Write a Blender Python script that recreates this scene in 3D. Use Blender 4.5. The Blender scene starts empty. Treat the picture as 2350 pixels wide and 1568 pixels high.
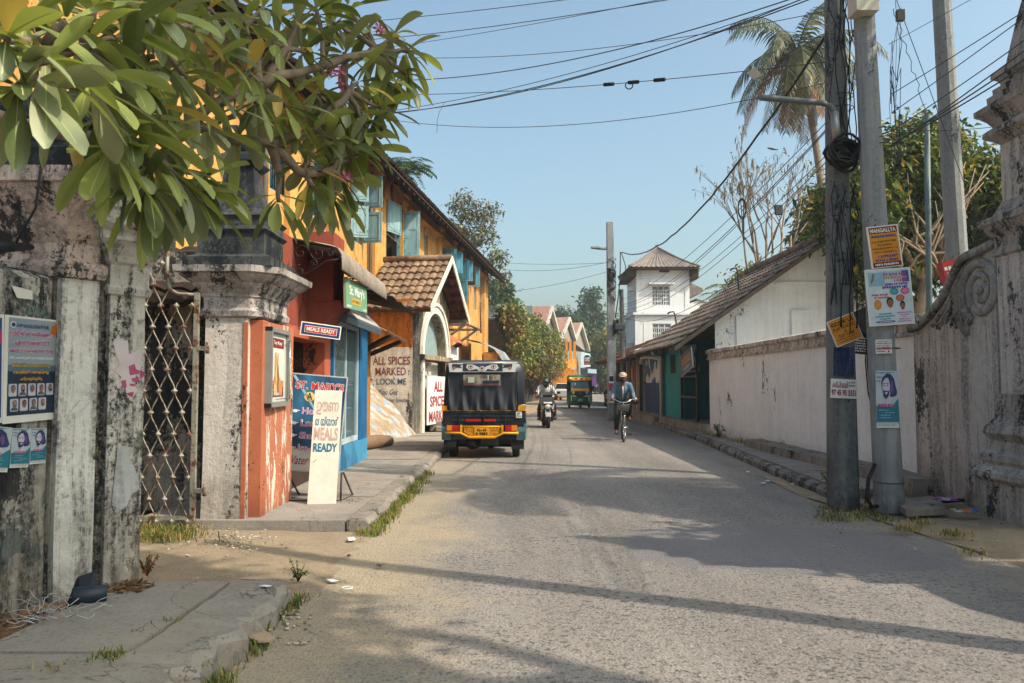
import bpy, math, random
from mathutils import Vector, Matrix
PI = math.pi
rnd = random.Random(11)
SC = bpy.context.scene
COL = SC.collection
V3 = Vector
# ---- camera model: lens 28 mm, eye 1.4 m, pitched up a little; survey points are given on a 2350 x 1568 grid
F = 28 / 36 * 2350
PITCH = math.atan(98 / F)
CP, SP = math.cos(PITCH), math.sin(PITCH)
EYE = 1.4
def ray(px, py):
    a, b = (px - 1175) / F, -(py - 784) / F
    return V3((a, CP - b * SP, SP + b * CP))
def at(px, py, Y):
    d = ray(px, py); t = Y / d.y
    return V3((d.x * t, Y, EYE + d.z * t))
def gr(px, py, z=0.0):
    d = ray(px, py); t = (z - EYE) / d.z
    return V3((d.x * t, d.y * t, z))
def lerp(a, b, t): return a + (b - a) * t
def U(a, b): return rnd.uniform(a, b)

# ---- objects
WL = {}
def tag(o, label=None, cat=None, group=None, kind=None):
    if label: o['label'] = label
    if cat: o['category'] = cat
    if group: o['group'] = group
    if kind: o['kind'] = kind
    return o
def thing(name, label, cat, loc=(0, 0, 0), group=None):
    o = bpy.data.objects.new(name, None); COL.objects.link(o)
    o.empty_display_size = .2; o.location = loc; WL[o] = V3(loc)
    return tag(o, label, cat, group)
def place(o, loc, rz=0.0, sc=1.0, tilt=0.0):
    o.location = loc; o.rotation_euler = (tilt, 0, rz); o.scale = (sc, sc, sc); WL[o] = V3(loc); return o
def copy_tree(o, parent=None):
    c = o.copy(); COL.objects.link(c)
    if parent: c.parent = parent
    for ch in list(o.children): copy_tree(ch, c)
    return c

def basis(n):
    n = n.normalized()
    u = n.cross(V3((0, 0, 1)))
    if u.length < 1e-4: u = V3((1, 0, 0))
    u.normalize(); return u, u.cross(n)

class MB:
    """collects shapes into one mesh"""
    def __init__(s): s.v = []; s.f = []; s.m = []; s.sm = []; s.mats = []
    def mi(s, mat):
        if mat not in s.mats: s.mats.append(mat)
        return s.mats.index(mat)
    def add(s, vs, fs, mat, smooth=False, X=None):
        b = len(s.v); i = s.mi(mat)
        s.v += [tuple(X @ V3(p)) if X else tuple(p) for p in vs]
        for f in fs: s.f.append(tuple(b + k for k in f)); s.m.append(i); s.sm.append(smooth)
        return s
    def box(s, mat, c, d, X=None, rz=0, bev=0.0):
        """centre c, full dims d"""
        x, y, z = d[0] / 2, d[1] / 2, d[2] / 2
        M = Matrix.Translation(c) @ Matrix.Rotation(rz, 4, 'Z')
        if X: M = X @ M
        if bev <= 0:
            vs = [(a * x, b * y, e * z) for e in (-1, 1) for b in (-1, 1) for a in (-1, 1)]
            fs = [(0, 2, 3, 1), (4, 5, 7, 6), (0, 1, 5, 4), (2, 6, 7, 3), (0, 4, 6, 2), (1, 3, 7, 5)]
            return s.add(vs, fs, mat, X=M)
        b = min(bev, x * .49, y * .49, z * .49)
        def ring(zz, k): return [(sx * (x - (b if q else k)) if 1 else 0, 0, zz) for sx in (1,) for q in (0,)]
        def loop(ix, iy, zz):
            a, e = x - ix, y - iy
            return [(-a, -e + b, zz), (-a + b, -e, zz), (a - b, -e, zz), (a, -e + b, zz), (a, e - b, zz), (a - b, e, zz), (-a + b, e, zz), (-a, e - b, zz)]
        L = [loop(b, b, -z), loop(0, 0, -z + b), loop(0, 0, z - b), loop(b, b, z)]
        return s.loft(mat, L, X=M, caps=True)
    def bb(s, mat, a, b, X=None, bev=0.0):
        a, b = V3(a), V3(b)
        return s.box(mat, (a + b) / 2, [abs(q) for q in (b - a)], X=X, bev=bev)
    def quad(s, mat, a, b, c, d, X=None): return s.add([a, b, c, d], [(0, 1, 2, 3)], mat, X=X)
    def poly(s, mat, pts, X=None): return s.add(pts, [tuple(range(len(pts)))], mat, X=X)
    def loft(s, mat, loops, X=None, caps=False, smooth=False, closed=True):
        n = len(loops[0]); vs = [p for l in loops for p in l]; fs = []
        for k in range(len(loops) - 1):
            for i in range(n if closed else n - 1):
                j = (i + 1) % n
                fs.append((k * n + i, k * n + j, (k + 1) * n + j, (k + 1) * n + i))
        if caps:
            fs.append(tuple(reversed(range(n)))); fs.append(tuple((len(loops) - 1) * n + i for i in range(n)))
        return s.add(vs, fs, mat, smooth, X)
    def prism(s, mat, pts, off, X=None):
        """polygon pts (3-D) extruded by vector off"""
        o = V3(off); return s.loft(mat, [[V3(p) for p in pts], [V3(p) + o for p in pts]], X=X, caps=True)
    def tube(s, mat, pts, r, n=6, X=None, caps=True, smooth=True):
        pts = [V3(p) for p in pts]; k = len(pts)
        rs = r if isinstance(r, (list, tuple)) else [r] * k
        loops = []; pu = None
        for i in range(k):
            t = pts[min(i + 1, k - 1)] - pts[max(i - 1, 0)]
            if t.length < 1e-7: t = V3((0, 0, 1))
            t.normalize()
            if pu is None: u, w = basis(t)
            else:
                u = pu - t * pu.dot(t)
                if u.length < 1e-5: u, w = basis(t)
                u.normalize(); w = u.cross(t)
            pu = u
            loops.append([pts[i] + (u * math.cos(2 * PI * a / n) + w * math.sin(2 * PI * a / n)) * rs[i] for a in range(n)])
        return s.loft(mat, loops, X=X, caps=caps, smooth=smooth)
    def lathe(s, mat, prof, c=(0, 0, 0), n=16, axis='Z', X=None, smooth=True, square=False, rot=0.0):
        """prof [(r, h)]; square=True sweeps a square of half-width r"""
        c = V3(c); loops = []
        for r, h in prof:
            l = []
            for a in range(4 if square else n):
                t = (PI / 4 + a * PI / 2 if square else 2 * PI * a / n) + rot
                q = r * (math.sqrt(2) if square else 1)
                p = (q * math.cos(t), q * math.sin(t), h)
                if axis == 'X': p = (p[2], p[0], p[1])
                if axis == 'Y': p = (p[0], p[2], p[1])
                l.append(c + V3(p))
            loops.append(l)
        return s.loft(mat, loops, X=X, caps=True, smooth=smooth and not square)
    def ball(s, mat, c, r, n=10, m=7, X=None, z0=-1.0, z1=1.0):
        """ellipsoid, r may be a 3-vector"""
        r = r if isinstance(r, (tuple, list)) else (r, r, r); loops = []
        for k in range(m + 1):
            zz = lerp(z0, z1, k / m); ph = math.asin(max(-1, min(1, zz))) if 1 else 0
            ph = lerp(math.asin(z0), math.asin(z1), k / m)
            q = max(math.cos(ph), 1e-3)
            loops.append([V3(c) + V3((r[0] * q * math.cos(2 * PI * a / n), r[1] * q * math.sin(2 * PI * a / n), r[2] * math.sin(ph))) for a in range(n)])
        return s.loft(mat, loops, X=X, caps=True, smooth=True)
    def torus(s, mat, c, R, r, n=24, k=6, axis='X', X=None):
        pts = []
        for a in range(n + 1):
            t = 2 * PI * a / n; p = (0, R * math.cos(t), R * math.sin(t))
            if axis == 'Y': p = (R * math.cos(t), 0, R * math.sin(t))
            if axis == 'Z': p = (R * math.cos(t), R * math.sin(t), 0)
            pts.append(V3(c) + V3(p))
        return s.tube(mat, pts, r, n=k, X=X, caps=False)
    def grid(s, mat, fn, nu, nv, X=None, smooth=True, thick=None):
        vs = [V3(fn(i / nu, j / nv)) for j in range(nv + 1) for i in range(nu + 1)]
        fs = [(j * (nu + 1) + i, j * (nu + 1) + i + 1, (j + 1) * (nu + 1) + i + 1, (j + 1) * (nu + 1) + i) for j in range(nv) for i in range(nu)]
        if thick:
            o = V3(thick); k = len(vs)
            b = [(0, 0)]
            fs2 = [tuple(reversed([q + k for q in f])) for f in fs]
            edge = [i for i in range(nu)] ; side = []
            for i in range(nu):
                side.append((i + 1, i, i + k, i + 1 + k)); t = nv * (nu + 1) + i
                side.append((t, t + 1, t + 1 + k, t + k))
            for j in range(nv):
                a = j * (nu + 1); c = (j + 1) * (nu + 1); side.append((a, c, c + k, a + k))
                a += nu; c += nu; side.append((c, a, a + k, c + k))
            vs += [p + o for p in vs]; fs = fs + fs2 + side
        return s.add(vs, fs, mat, smooth, X)
    def build(s, name, parent=None, rel=None, flat=False):
        me = bpy.data.meshes.new(name)
        off = WL[parent] if parent in WL else V3((0, 0, 0))
        o = bpy.data.objects.new(name, me); COL.objects.link(o)
        if parent is None:
            xs = [p[0] for p in s.v]; ys = [p[1] for p in s.v]; zs = [p[2] for p in s.v]
            off = V3(((min(xs) + max(xs)) / 2, (min(ys) + max(ys)) / 2, min(zs))); o.location = off
        else: o.parent = parent
        WL[o] = off
        me.from_pydata([(p[0] - off.x, p[1] - off.y, p[2] - off.z) for p in s.v], [], s.f)
        for m in s.mats: me.materials.append(m)
        me.polygons.foreach_set('material_index', s.m)
        me.polygons.foreach_set('use_smooth', [bool(q) and not flat for q in s.sm])
        me.update(); return o

def blob(capsules, mat, name, parent, voxel=.012, smooth=4, colour_fn=None):
    """one continuous surface from tapered limbs: capsules [(a, ra, b, rb)] melted together"""
    mb = MB()
    for a, ra, b, rb in capsules:
        a, b = V3(a), V3(b); d = b - a
        if d.length < 1e-5: d = V3((0, 0, 1e-4))
        n = d.normalized(); u, w = basis(n); loops = []
        for k in range(4):
            t = -PI / 2 + PI / 2 * k / 3.0
            loops.append((a + n * (ra * math.sin(t)), max(ra * math.cos(t), 1e-4)))
        for k in range(4):
            t = PI / 2 * k / 3.0
            loops.append((b + n * (rb * math.sin(t)), max(rb * math.cos(t), 1e-4)))
        mb.loft(mat, [[c + (u * math.cos(2 * PI * i / 10) + w * math.sin(2 * PI * i / 10)) * r for i in range(10)] for c, r in loops], caps=True)
    o = mb.build(name, parent)
    r = o.modifiers.new('r', 'REMESH'); r.mode = 'VOXEL'; r.voxel_size = voxel; r.use_smooth_shade = True
    if smooth:
        q = o.modifiers.new('s', 'SMOOTH'); q.iterations = smooth; q.factor = .5
    dg = bpy.context.evaluated_depsgraph_get(); dg.update()
    me = bpy.data.meshes.new_from_object(o.evaluated_get(dg))
    o.modifiers.clear(); old = o.data; o.data = me; me.name = name; bpy.data.meshes.remove(old)
    if not len(me.materials): me.materials.append(mat)
    for p in me.polygons: p.use_smooth = True
    return o

_tx = {}
def text_geo(s, bold=0.0, shear=0.0):
    k = (s, bold, shear)
    if k not in _tx:
        c = bpy.data.curves.new('t', 'FONT'); c.body = s; c.size = 1; c.offset = bold; c.shear = shear; c.resolution_u = 3
        o = bpy.data.objects.new('t', c); m = bpy.data.meshes.new_from_object(o)
        vs = [(p.co.x, p.co.y) for p in m.vertices]; fs = [tuple(p.vertices) for p in m.polygons]
        bpy.data.objects.remove(o); bpy.data.curves.remove(c); bpy.data.meshes.remove(m)
        x0 = min(p[0] for p in vs); x1 = max(p[0] for p in vs); y0 = min(p[1] for p in vs); y1 = max(p[1] for p in vs)
        _tx[k] = (vs, fs, x0, x1, y0, y1)
    return _tx[k]

class Face:
    """flat printed face: origin top-left O, unit right R, unit down D; layered prints sit proud of it along N"""
    def __init__(s, O, R, D, N, step=.0016):
        s.O, s.R, s.D, s.N = V3(O), V3(R).normalized(), V3(D).normalized(), V3(N).normalized(); s.l = 0; s.mb = MB(); s.step = step
    def p(s, x, y, l): return s.O + s.R * x + s.D * y + s.N * (s.step * (l + 1))
    def put(s, mat, pts, l=0): s.mb.poly(mat, [s.p(x, y, l) for x, y in pts]); return s
    def rect(s, mat, x, y, w, h, l=0, rot=0, round_=0):
        if round_:
            pts = []
            for cx, cy, a0 in ((x + w - round_, y + h - round_, 0), (x + round_, y + h - round_, 90), (x + round_, y + round_, 180), (x + w - round_, y + round_, 270)):
                for k in range(5):
                    t = math.radians(a0 + k * 22.5); pts.append((cx + round_ * math.cos(t), cy + round_ * math.sin(t)))
            return s.put(mat, pts, l)
        return s.put(mat, [(x, y), (x, y + h), (x + w, y + h), (x + w, y)], l)
    def frame(s, mat, x, y, w, h, t, l=0):
        s.rect(mat, x, y, w, t, l); s.rect(mat, x, y + h - t, w, t, l); s.rect(mat, x, y + t, t, h - 2 * t, l); return s.rect(mat, x + w - t, y + t, t, h - 2 * t, l)
    def oval(s, mat, cx, cy, rx, ry, l=0, n=18): return s.put(mat, [(cx + rx * math.cos(-2 * PI * k / n), cy + ry * math.sin(-2 * PI * k / n)) for k in range(n)], l)
    def text(s, mat, t, x, y, h, w=None, l=1, bold=.01, shear=0, align='C', slope=0.0):
        """cap block: x = centre (C) or left (L), y = top, h = height of the block, w = forced width"""
        vs, fs, x0, x1, y0, y1 = text_geo(t, bold, shear)
        ky = h / (y1 - y0); kx = (w / (x1 - x0)) if w else ky
        ww = (x1 - x0) * kx; xs = x - ww / 2 if align == 'C' else x
        s.mb.add([s.p(xs + (a - x0) * kx, y + (y1 - b) * ky + slope * ((a - x0) * kx), l) for a, b in vs], fs, mat); return s
    def scribble(s, mat, x, y, w, h, l=1, gap=.25):
        """a line of lettering too small to read"""
        q = x
        while q < x + w - h * .3:
            k = h * U(.35, .75); s.rect(mat, q, y + h * U(0, .15), min(k, x + w - q), h * U(.7, 1), l)
            q += k + h * gap * (1 if rnd.random() < .8 else 2.5)
        return s
    def head(s, x, y, w, h, skin, hair, shirt, l=2, beard=False):
        """small printed portrait"""
        s.put(shirt, [(x + w * .5 + w * .42 * math.cos(-t) , y + h * .95 + h * .3 * math.sin(-t)) for t in [PI * k / 8 for k in range(9)]], l)
        s.rect(skin, x + w * .4, y + h * .55, w * .2, h * .2, l + 1)
        s.oval(hair, x + w * .5, y + h * .36, w * .25, h * .27, l + 2, 12)
        s.oval(skin, x + w * .5, y + h * .42, w * .21, h * .24, l + 3, 12)
        if beard: s.oval(hair, x + w * .5, y + h * .56, w * .16, h * .1, l + 4, 10)
        s.rect(hair, x + w * .38, y + h * .38, w * .09, h * .025, l + 5); s.rect(hair, x + w * .53, y + h * .38, w * .09, h * .025, l + 5)
    def build(s, name, parent): return s.mb.build(name, parent)
# ---- materials (all procedural)
def srgb(c):
    if isinstance(c, str):
        c = [int(c[i:i + 2], 16) / 255 for i in (0, 2, 4)]
        return tuple(x / 12.92 if x <= .04045 else ((x + .055) / 1.055) ** 2.4 for x in c) + (1,)
    return tuple(c) + (1,)
class NT:
    def __init__(s, name):
        s.mat = bpy.data.materials.new(name); s.mat.use_nodes = True; s.t = s.mat.node_tree
        s.b = s.t.nodes['Principled BSDF']; s.co = None
    def n(s, typ, ins=None, **at_):
        k = s.t.nodes.new(typ)
        for a, v in at_.items(): setattr(k, a, v)
        for i, v in (ins or {}).items():
            if isinstance(v, bpy.types.NodeSocket): s.t.links.new(v, k.inputs[i])
            else: k.inputs[i].default_value = v
        return k
    def co_(s, scale=(1, 1, 1), world=False):
        k = s.n('ShaderNodeNewGeometry').outputs['Position'] if world else s.n('ShaderNodeTexCoord').outputs['Object']
        if tuple(scale) == (1, 1, 1): return k
        return s.n('ShaderNodeMapping', {'Vector': k, 'Scale': scale}).outputs[0]
    def noise(s, scale, detail=4, rough=.6, sc=(1, 1, 1), dist=0.0, world=False, w=None):
        return s.n('ShaderNodeTexNoise', {'Vector': s.co_(sc, world), 'Scale': scale, 'Detail': detail, 'Roughness': rough, 'Distortion': dist}).outputs['Fac']
    def ramp(s, fac, stops, interp='LINEAR'):
        k = s.n('ShaderNodeValToRGB', {'Fac': fac}); e = k.color_ramp; e.interpolation = interp
        while len(e.elements) < len(stops): e.elements.new(.5)
        for q, (p, c) in zip(e.elements, stops):
            q.position = p; q.color = (c, c, c, 1) if isinstance(c, (int, float)) else srgb(c)
        return k.outputs['Color']
    def mix(s, fac, a, b, mode='MIX'):
        k = s.n('ShaderNodeMix', data_type='RGBA', blend_type=mode)
        for i, v in ((0, fac), (6, a), (7, b)):
            if isinstance(v, bpy.types.NodeSocket): s.t.links.new(v, k.inputs[i])
            else: k.inputs[i].default_value = v if i == 0 else (srgb(v) if isinstance(v, str) or len(v) == 3 else v)
        return k.outputs[2]
    def m(s, op, a, b=0.0, clamp=False):
        return s.n('ShaderNodeMath', {0: a, 1: b}, operation=op, use_clamp=clamp).outputs[0]
    def xyz(s, world=False): return s.n('ShaderNodeSeparateXYZ', {0: s.co_(world=world)}).outputs
    def out(s, col, rough=.8, bump=None, bs=.3, bd=.01, metal=0, spec=.3):
        for i, v in (('Base Color', col), ('Roughness', rough), ('Metallic', metal), ('Specular IOR Level', spec)):
            if isinstance(v, bpy.types.NodeSocket): s.t.links.new(v, s.b.inputs[i])
            else: s.b.inputs[i].default_value = srgb(v) if i == 'Base Color' and (isinstance(v, str) or len(v) == 3) else v
        if bump is not None:
            k = s.n('ShaderNodeBump', {'Height': bump, 'Strength': bs, 'Distance': bd}); s.t.links.new(k.outputs[0], s.b.inputs['Normal'])
        return s.mat
_pl = {}
def paint(c, rough=.55, var=.12, metal=0, scale=6, bump=0.0, spec=.35):
    k = (str(c), rough, var, metal, scale, bump)
    if k not in _pl:
        t = NT('paint_%s' % (c if isinstance(c, str) else 'x')); f = t.noise(scale, 5, .65)
        col = t.mix(t.ramp(f, [(.3, 0), (.7, 1)]), tuple(x * (1 - var) for x in srgb(c)[:3]), tuple(min(1, x * (1 + var)) for x in srgb(c)[:3]))
        _pl[k] = t.out(col, rough, t.noise(scale * 9, 4) if bump else None, bump or .1, .01, metal, spec)
    return _pl[k]
def plaster(name, base, alt, mould='1d2226', m_amt=.5, streak=.5, dirt='6b5f50', d_amt=.4, foot=None, rough=.9, bump=.5, m_scale=2.2, peel=None, p_amt=.35, top=None, p_sc=1.0, p_st=1.0):
    """weathered lime plaster: two washes, black mould patches and rain streaks, earth splash near the foot, flaking to an under-coat"""
    t = NT(name)
    c = t.mix(t.ramp(t.noise(1.7, 6, .7), [(.35, 0), (.65, 1)]), base, alt)
    c = t.mix(t.m('MULTIPLY', t.ramp(t.noise(9, 6, .75), [(.48, 0), (.72, 1)]), d_amt), c, dirt)
    if peel:
        c = t.mix(t.ramp(t.noise(3.1 * p_sc, 8, .72, dist=.6, sc=(1, 1, p_st)), [(1 - p_amt - .02, 0), (1 - p_amt, 1)]), c, peel)
    st = t.ramp(t.m('ADD', t.noise(3.4, 7, .72, sc=(2.0, 2.0, .15)), t.m('MULTIPLY', t.m('SUBTRACT', t.noise(34, 4, .8), .5), .22)), [(.455, 0), (.555, 1)])
    br = t.ramp(t.noise(26, 4, .7), [(.35, .15), (.6, 1)])
    c = t.mix(t.m('MULTIPLY', t.m('MULTIPLY', st, br), streak), c, mould)
    pf_ = t.m('ADD', t.noise(m_scale, 8, .74, dist=.3, sc=(1, 1, .42)), t.m('MULTIPLY', t.m('SUBTRACT', t.noise(m_scale * 13, 5, .8), .5), .42))
    pa = t.ramp(pf_, [(.625 - m_amt * .27, 0), (.66 - m_amt * .24, 1)])
    c = t.mix(t.m('MULTIPLY', pa, .93), c, mould)
    z = t.xyz()[2]
    if foot:
        g = t.m('SUBTRACT', 1, t.m('DIVIDE', z, foot), True)
        g = t.m('MULTIPLY', g, t.ramp(t.noise(4, 5, .7), [(.3, .2), (.6, 1)]))
        c = t.mix(t.m('MULTIPLY', g, .85, True), c, t.mix(t.noise(7, 5), dirt, mould))
    if top:
        g = t.ramp(t.m('ADD', t.m('SUBTRACT', z, top[0]), t.m('MULTIPLY', t.m('SUBTRACT', t.noise(3, 6, .7), .5), 1.4)), [(0, 0), (top[1], 1)])
        c = t.mix(t.m('MULTIPLY', g, .95), c, t.mix(t.ramp(t.noise(14, 6, .75), [(.45, 0), (.62, 1)]), mould, '77766f'))
    return t.out(c, rough, t.m('ADD', t.noise(22, 6, .7), t.m('MULTIPLY', t.noise(3.1, 8, .72, dist=.6), .8)), bump, .02, spec=.15)
def leafmat(name, a, b, sheen=.35, trans=.35, tcol=None, scale=3.0):
    t = NT(name); f = t.noise(scale, 3, .6)
    c = t.mix(t.ramp(f, [(.35, 0), (.65, 1)]), a, b)
    t.out(c, .5 if sheen < .3 else .42, spec=sheen)
    tr = t.n('ShaderNodeBsdfTranslucent', {'Color': srgb(tcol or b)}).outputs[0]
    mx = t.n('ShaderNodeMixShader', {0: trans, 1: t.b.outputs[0], 2: tr}).outputs[0]
    t.t.links.new(mx, t.t.nodes['Material Output'].inputs[0]); return t.mat
def glass(name, c='a9b6b8', rough=.08, alpha=.35):
    t = NT(name); t.out(c, rough, spec=.6)
    tr = t.n('ShaderNodeBsdfTransparent', {'Color': (.8, .86, .88, 1)}).outputs[0]
    mx = t.n('ShaderNodeMixShader', {0: alpha, 1: tr, 2: t.b.outputs[0]}).outputs[0]
    t.t.links.new(mx, t.t.nodes['Material Output'].inputs[0]); return t.mat
def wood(name, a, b, rough=.8, s=(9, 9, .8)):
    t = NT(name); f = t.noise(3, 6, .7, sc=s)
    return t.out(t.mix(t.ramp(f, [(.3, 0), (.7, 1)]), a, b), rough, f, .4, .01, spec=.2)
def rusty(name, base, amt=.45, rust='6b3418', rough=.6, metal=.1):
    t = NT(name); f = t.ramp(t.noise(11, 7, .72), [(.68 - amt * .4, 0), (.74 - amt * .3, 1)])
    c = t.mix(t.noise(5, 4), base, tuple(x * .7 for x in srgb(base)[:3]))
    return t.out(t.mix(f, c, t.mix(t.noise(30, 4), rust, '38200f')), rough, t.noise(40, 4), .3, .004, metal)

def road_mat():
    t = NT('asphalt'); x, y, z = t.xyz(True)
    big = t.noise(.35, 5, .6, world=True)
    c = t.mix(t.ramp(big, [(.35, 0), (.65, 1)]), '7c7876', '8d8782')
    tr = t.noise(.8, 5, .65, sc=(1.1, .13, 1), world=True)
    c = t.mix(t.m('MULTIPLY', t.ramp(tr, [(.42, 0), (.62, 1)]), .6), c, '66625f')
    ag = t.n('ShaderNodeTexVoronoi', {'Vector': t.co_((1, 1, 1), True), 'Scale': 55.0}, feature='F1')
    k1 = t.ramp(t.m('ADD', t.noise(33, 5, .72, world=True), t.m('MULTIPLY', t.m('SUBTRACT', t.noise(2.2, 4, .7, world=True), .5), .16)), [(.40, 1), (.48, 0)])
    k2 = t.ramp(t.noise(1.1, 4, .7, world=True), [(.36, .45), (.6, 1)])
    c = t.mix(t.m('MULTIPLY', t.m('MULTIPLY', k1, k2), .92), c, '353337')
    k3 = t.ramp(t.noise(36, 4, .75, world=True), [(.56, 0), (.66, 1)])
    c = t.mix(t.m('MULTIPLY', k3, .4), c, 'b0a698')
    # sand drifted over the left edge and verge
    sd = t.m('ADD', t.m('MULTIPLY', t.m('ADD', x, .2), -1.05), t.m('MULTIPLY', t.m('SUBTRACT', t.noise(.9, 7, .72, world=True), .5), 3.4))
    sd = t.m('MULTIPLY', t.ramp(sd, [(0, 0), (.9, 1)]), t.ramp(t.m('DIVIDE', y, 40.0), [(.2, 1), (.45, .25)]))
    sr = t.m('ADD', t.m('SUBTRACT', t.m('SUBTRACT', x, 3.3), t.m('MULTIPLY', t.m('MAXIMUM', t.m('SUBTRACT', y, 9), 0), .1)), t.m('MULTIPLY', t.m('SUBTRACT', t.noise(1.1, 7, .72, world=True), .5), 2.0))
    sr = t.ramp(sr, [(0, 0), (.8, 1)])
    sand = t.mix(t.noise(7, 6, .7, world=True), '938673', 'a99b84')
    sand = t.mix(t.m('MULTIPLY', k1, .35), sand, '655849')
    c = t.mix(t.m('MULTIPLY', t.m('MAXIMUM', sd, sr), .85), c, sand)
    # a smoother, bluer resurfaced area with a ragged edge
    ex = t.m('MULTIPLY', t.m('SUBTRACT', x, 2.35), .62); ey = t.m('MULTIPLY', t.m('SUBTRACT', y, 6.9), .85)
    rr = t.m('SQRT', t.m('ADD', t.m('MULTIPLY', ex, ex), t.m('MULTIPLY', ey, ey)))
    rr = t.m('ADD', rr, t.m('MULTIPLY', t.m('SUBTRACT', t.noise(1.3, 7, .7, world=True), .5), .8))
    pm = t.ramp(rr, [(.84, 1), (.92, 0)])
    c = t.mix(t.m('MULTIPLY', pm, .72), c, t.mix(t.noise(9, 5, .7, world=True), '67656a', '757277'))
    h = t.m('ADD', t.noise(27, 5, .7, world=True), t.m('MULTIPLY', ag.outputs['Distance'], .6))
    return t.out(c, .93, h, .85, .012, spec=.2)
def sand_mat(name='sand', a='87796a', b='a09079', stone=.4):
    t = NT(name); c = t.mix(t.ramp(t.noise(2.2, 7, .7, world=True), [(.3, 0), (.7, 1)]), a, b)
    k = t.ramp(t.noise(48, 4, .8, world=True), [(.36, 1), (.46, 0)])
    c = t.mix(t.m('MULTIPLY', k, stone), c, '4c4035')
    c = t.mix(t.m('MULTIPLY', t.ramp(t.noise(75, 2, .6, world=True), [(.64, 0), (.7, 1)]), .6), c, 'd1c4ae')
    return t.out(c, .95, t.m('ADD', t.noise(40, 5, .8, world=True), t.m('MULTIPLY', t.noise(4, 5, world=True), 2)), .8, .02, spec=.1)
def slab_mat(name='paving_concrete', a='7b756f', b='96908a'):
    t = NT(name); c = t.mix(t.ramp(t.noise(1.6, 7, .72, world=True), [(.3, 0), (.7, 1)]), a, b)
    c = t.mix(t.m('MULTIPLY', t.ramp(t.noise(38, 5, .8, world=True), [(.35, 1), (.48, 0)]), .45), c, '4e463e')
    c = t.mix(t.m('MULTIPLY', t.ramp(t.noise(.9, 6, .75, world=True), [(.5, 0), (.68, 1)]), .28), c, 'a38c70')
    cr = t.ramp(t.m('ABSOLUTE', t.m('SUBTRACT', t.noise(.8, 8, .62, dist=1.2, world=True), .5)), [(0, 1), (.0036, 0)])
    c = t.mix(t.m('MULTIPLY', cr, .75), c, '2b2621')
    return t.out(c, .93, t.m('SUBTRACT', t.noise(30, 6, .75, world=True), cr), .6, .015, spec=.15)
M = {}
M['road'] = road_mat(); M['sand'] = sand_mat(); M['slab'] = slab_mat(); M['kerb'] = plaster('kerb_stone', '938b82', '767069', m_amt=.2, streak=.2, m_scale=4)
M['patch'] = slab_mat('bitumen_patch', '625f61', '6d6a6b')
M['dirt'] = sand_mat('red_earth', '7d6049', '997a5e', .35)
M['black'] = paint('15171a', .5); M['rubber'] = paint('1b1b1c', .85); M['chrome'] = paint('b9bcbe', .25, .05, .9)
M['white'] = paint('d9d8d2', .6, .06); M['cable'] = paint('101215', .6, .05); M['wirem'] = paint('3a4148', .5, .05)
M['paper'] = paint('cfd0cc', .8, .05); M['steel'] = paint('8c9092', .4, .08, .6)
M['teak'] = wood('dark_wood', '2c211a', '4a3526'); M['oldwood'] = wood('grey_wood', '4a4038', '6e6257')
# ---- the ground, road, pavements
def interp(tab, y):
    for (y0, x0), (y1, x1) in zip(tab, tab[1:]):
        if y <= y1: return lerp(x0, x1, (y - y0) / (y1 - y0))
    return tab[-1][1]
LEFT = [(-14, -1.42), (16, -1.35), (22, -1.1), (30, -.2), (40, .9), (55, 2.3), (70, 4), (100, 8.5), (180, 22)]
RIGHT = [(-14, 4.3), (5, 4.25), (10, 3.85), (20, 4.6), (28, 4.85), (34, 5.0), (46, 5.7), (65, 8), (100, 12.3), (180, 28)]
def frange(a, b, d):
    k = max(1, round((b - a) / d)); return [a + (b - a) * i / k for i in range(k + 1)]
mb = MB(); S = 1500
mb.quad(M['sand'], (-S, -200, -.05), (S, -200, -.05), (S, 2 * S, -.05), (-S, 2 * S, -.05)); tag(mb.build('ground'), kind='structure')
mb = MB(); ys = frange(-14, 180, 2.0)
mb.loft(M['road'], [[(lerp(interp(LEFT, y), interp(RIGHT, y), k / 6), y, .02 * (1 - abs(k / 3 - 1))) for k in range(7)] for y in ys], closed=False)
tag(mb.build('road'), kind='structure')
def sheet(name, mat, loA, loB, ys, z, nu=8, rough=.02):
    """uneven strip of ground between x = loA(y) and x = loB(y)"""
    mb = MB()
    mb.loft(mat, [[(lerp(loA(y), loB(y), k / nu) , y, z(y, k / nu) + U(-rough, rough)) for k in range(nu + 1)] for y in ys], closed=False, smooth=True)
    return tag(mb.build(name), kind='structure')
sheet('verge', M['sand'], lambda y: interp(RIGHT, y) - .25, lambda y: 6.9, frange(-14, 12, .4), lambda y, u: .012 + .09 * max(0, u - .1) , 10, .012)
sheet('driveway', M['sand'], lambda y: -6.0, lambda y: -1.3, frange(4.9, 7.6, .15), lambda y, u: .045 - .043 * max(0, u - .45) / .55, 16, .008)
sheet('earth_strip', M['dirt'], lambda y: -3.4, lambda y: -2.45, frange(-6, 5.4, .3), lambda y, u: .06 + .05 * (1 - u), 6, .015)
sheet('dusty_verge', M['sand'], lambda y: interp(LEFT, y) - 6, lambda y: interp(LEFT, y) + .35, frange(21, 120, 2), lambda y, u: .02 + .05 * (1 - u), 8, .012)

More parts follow.
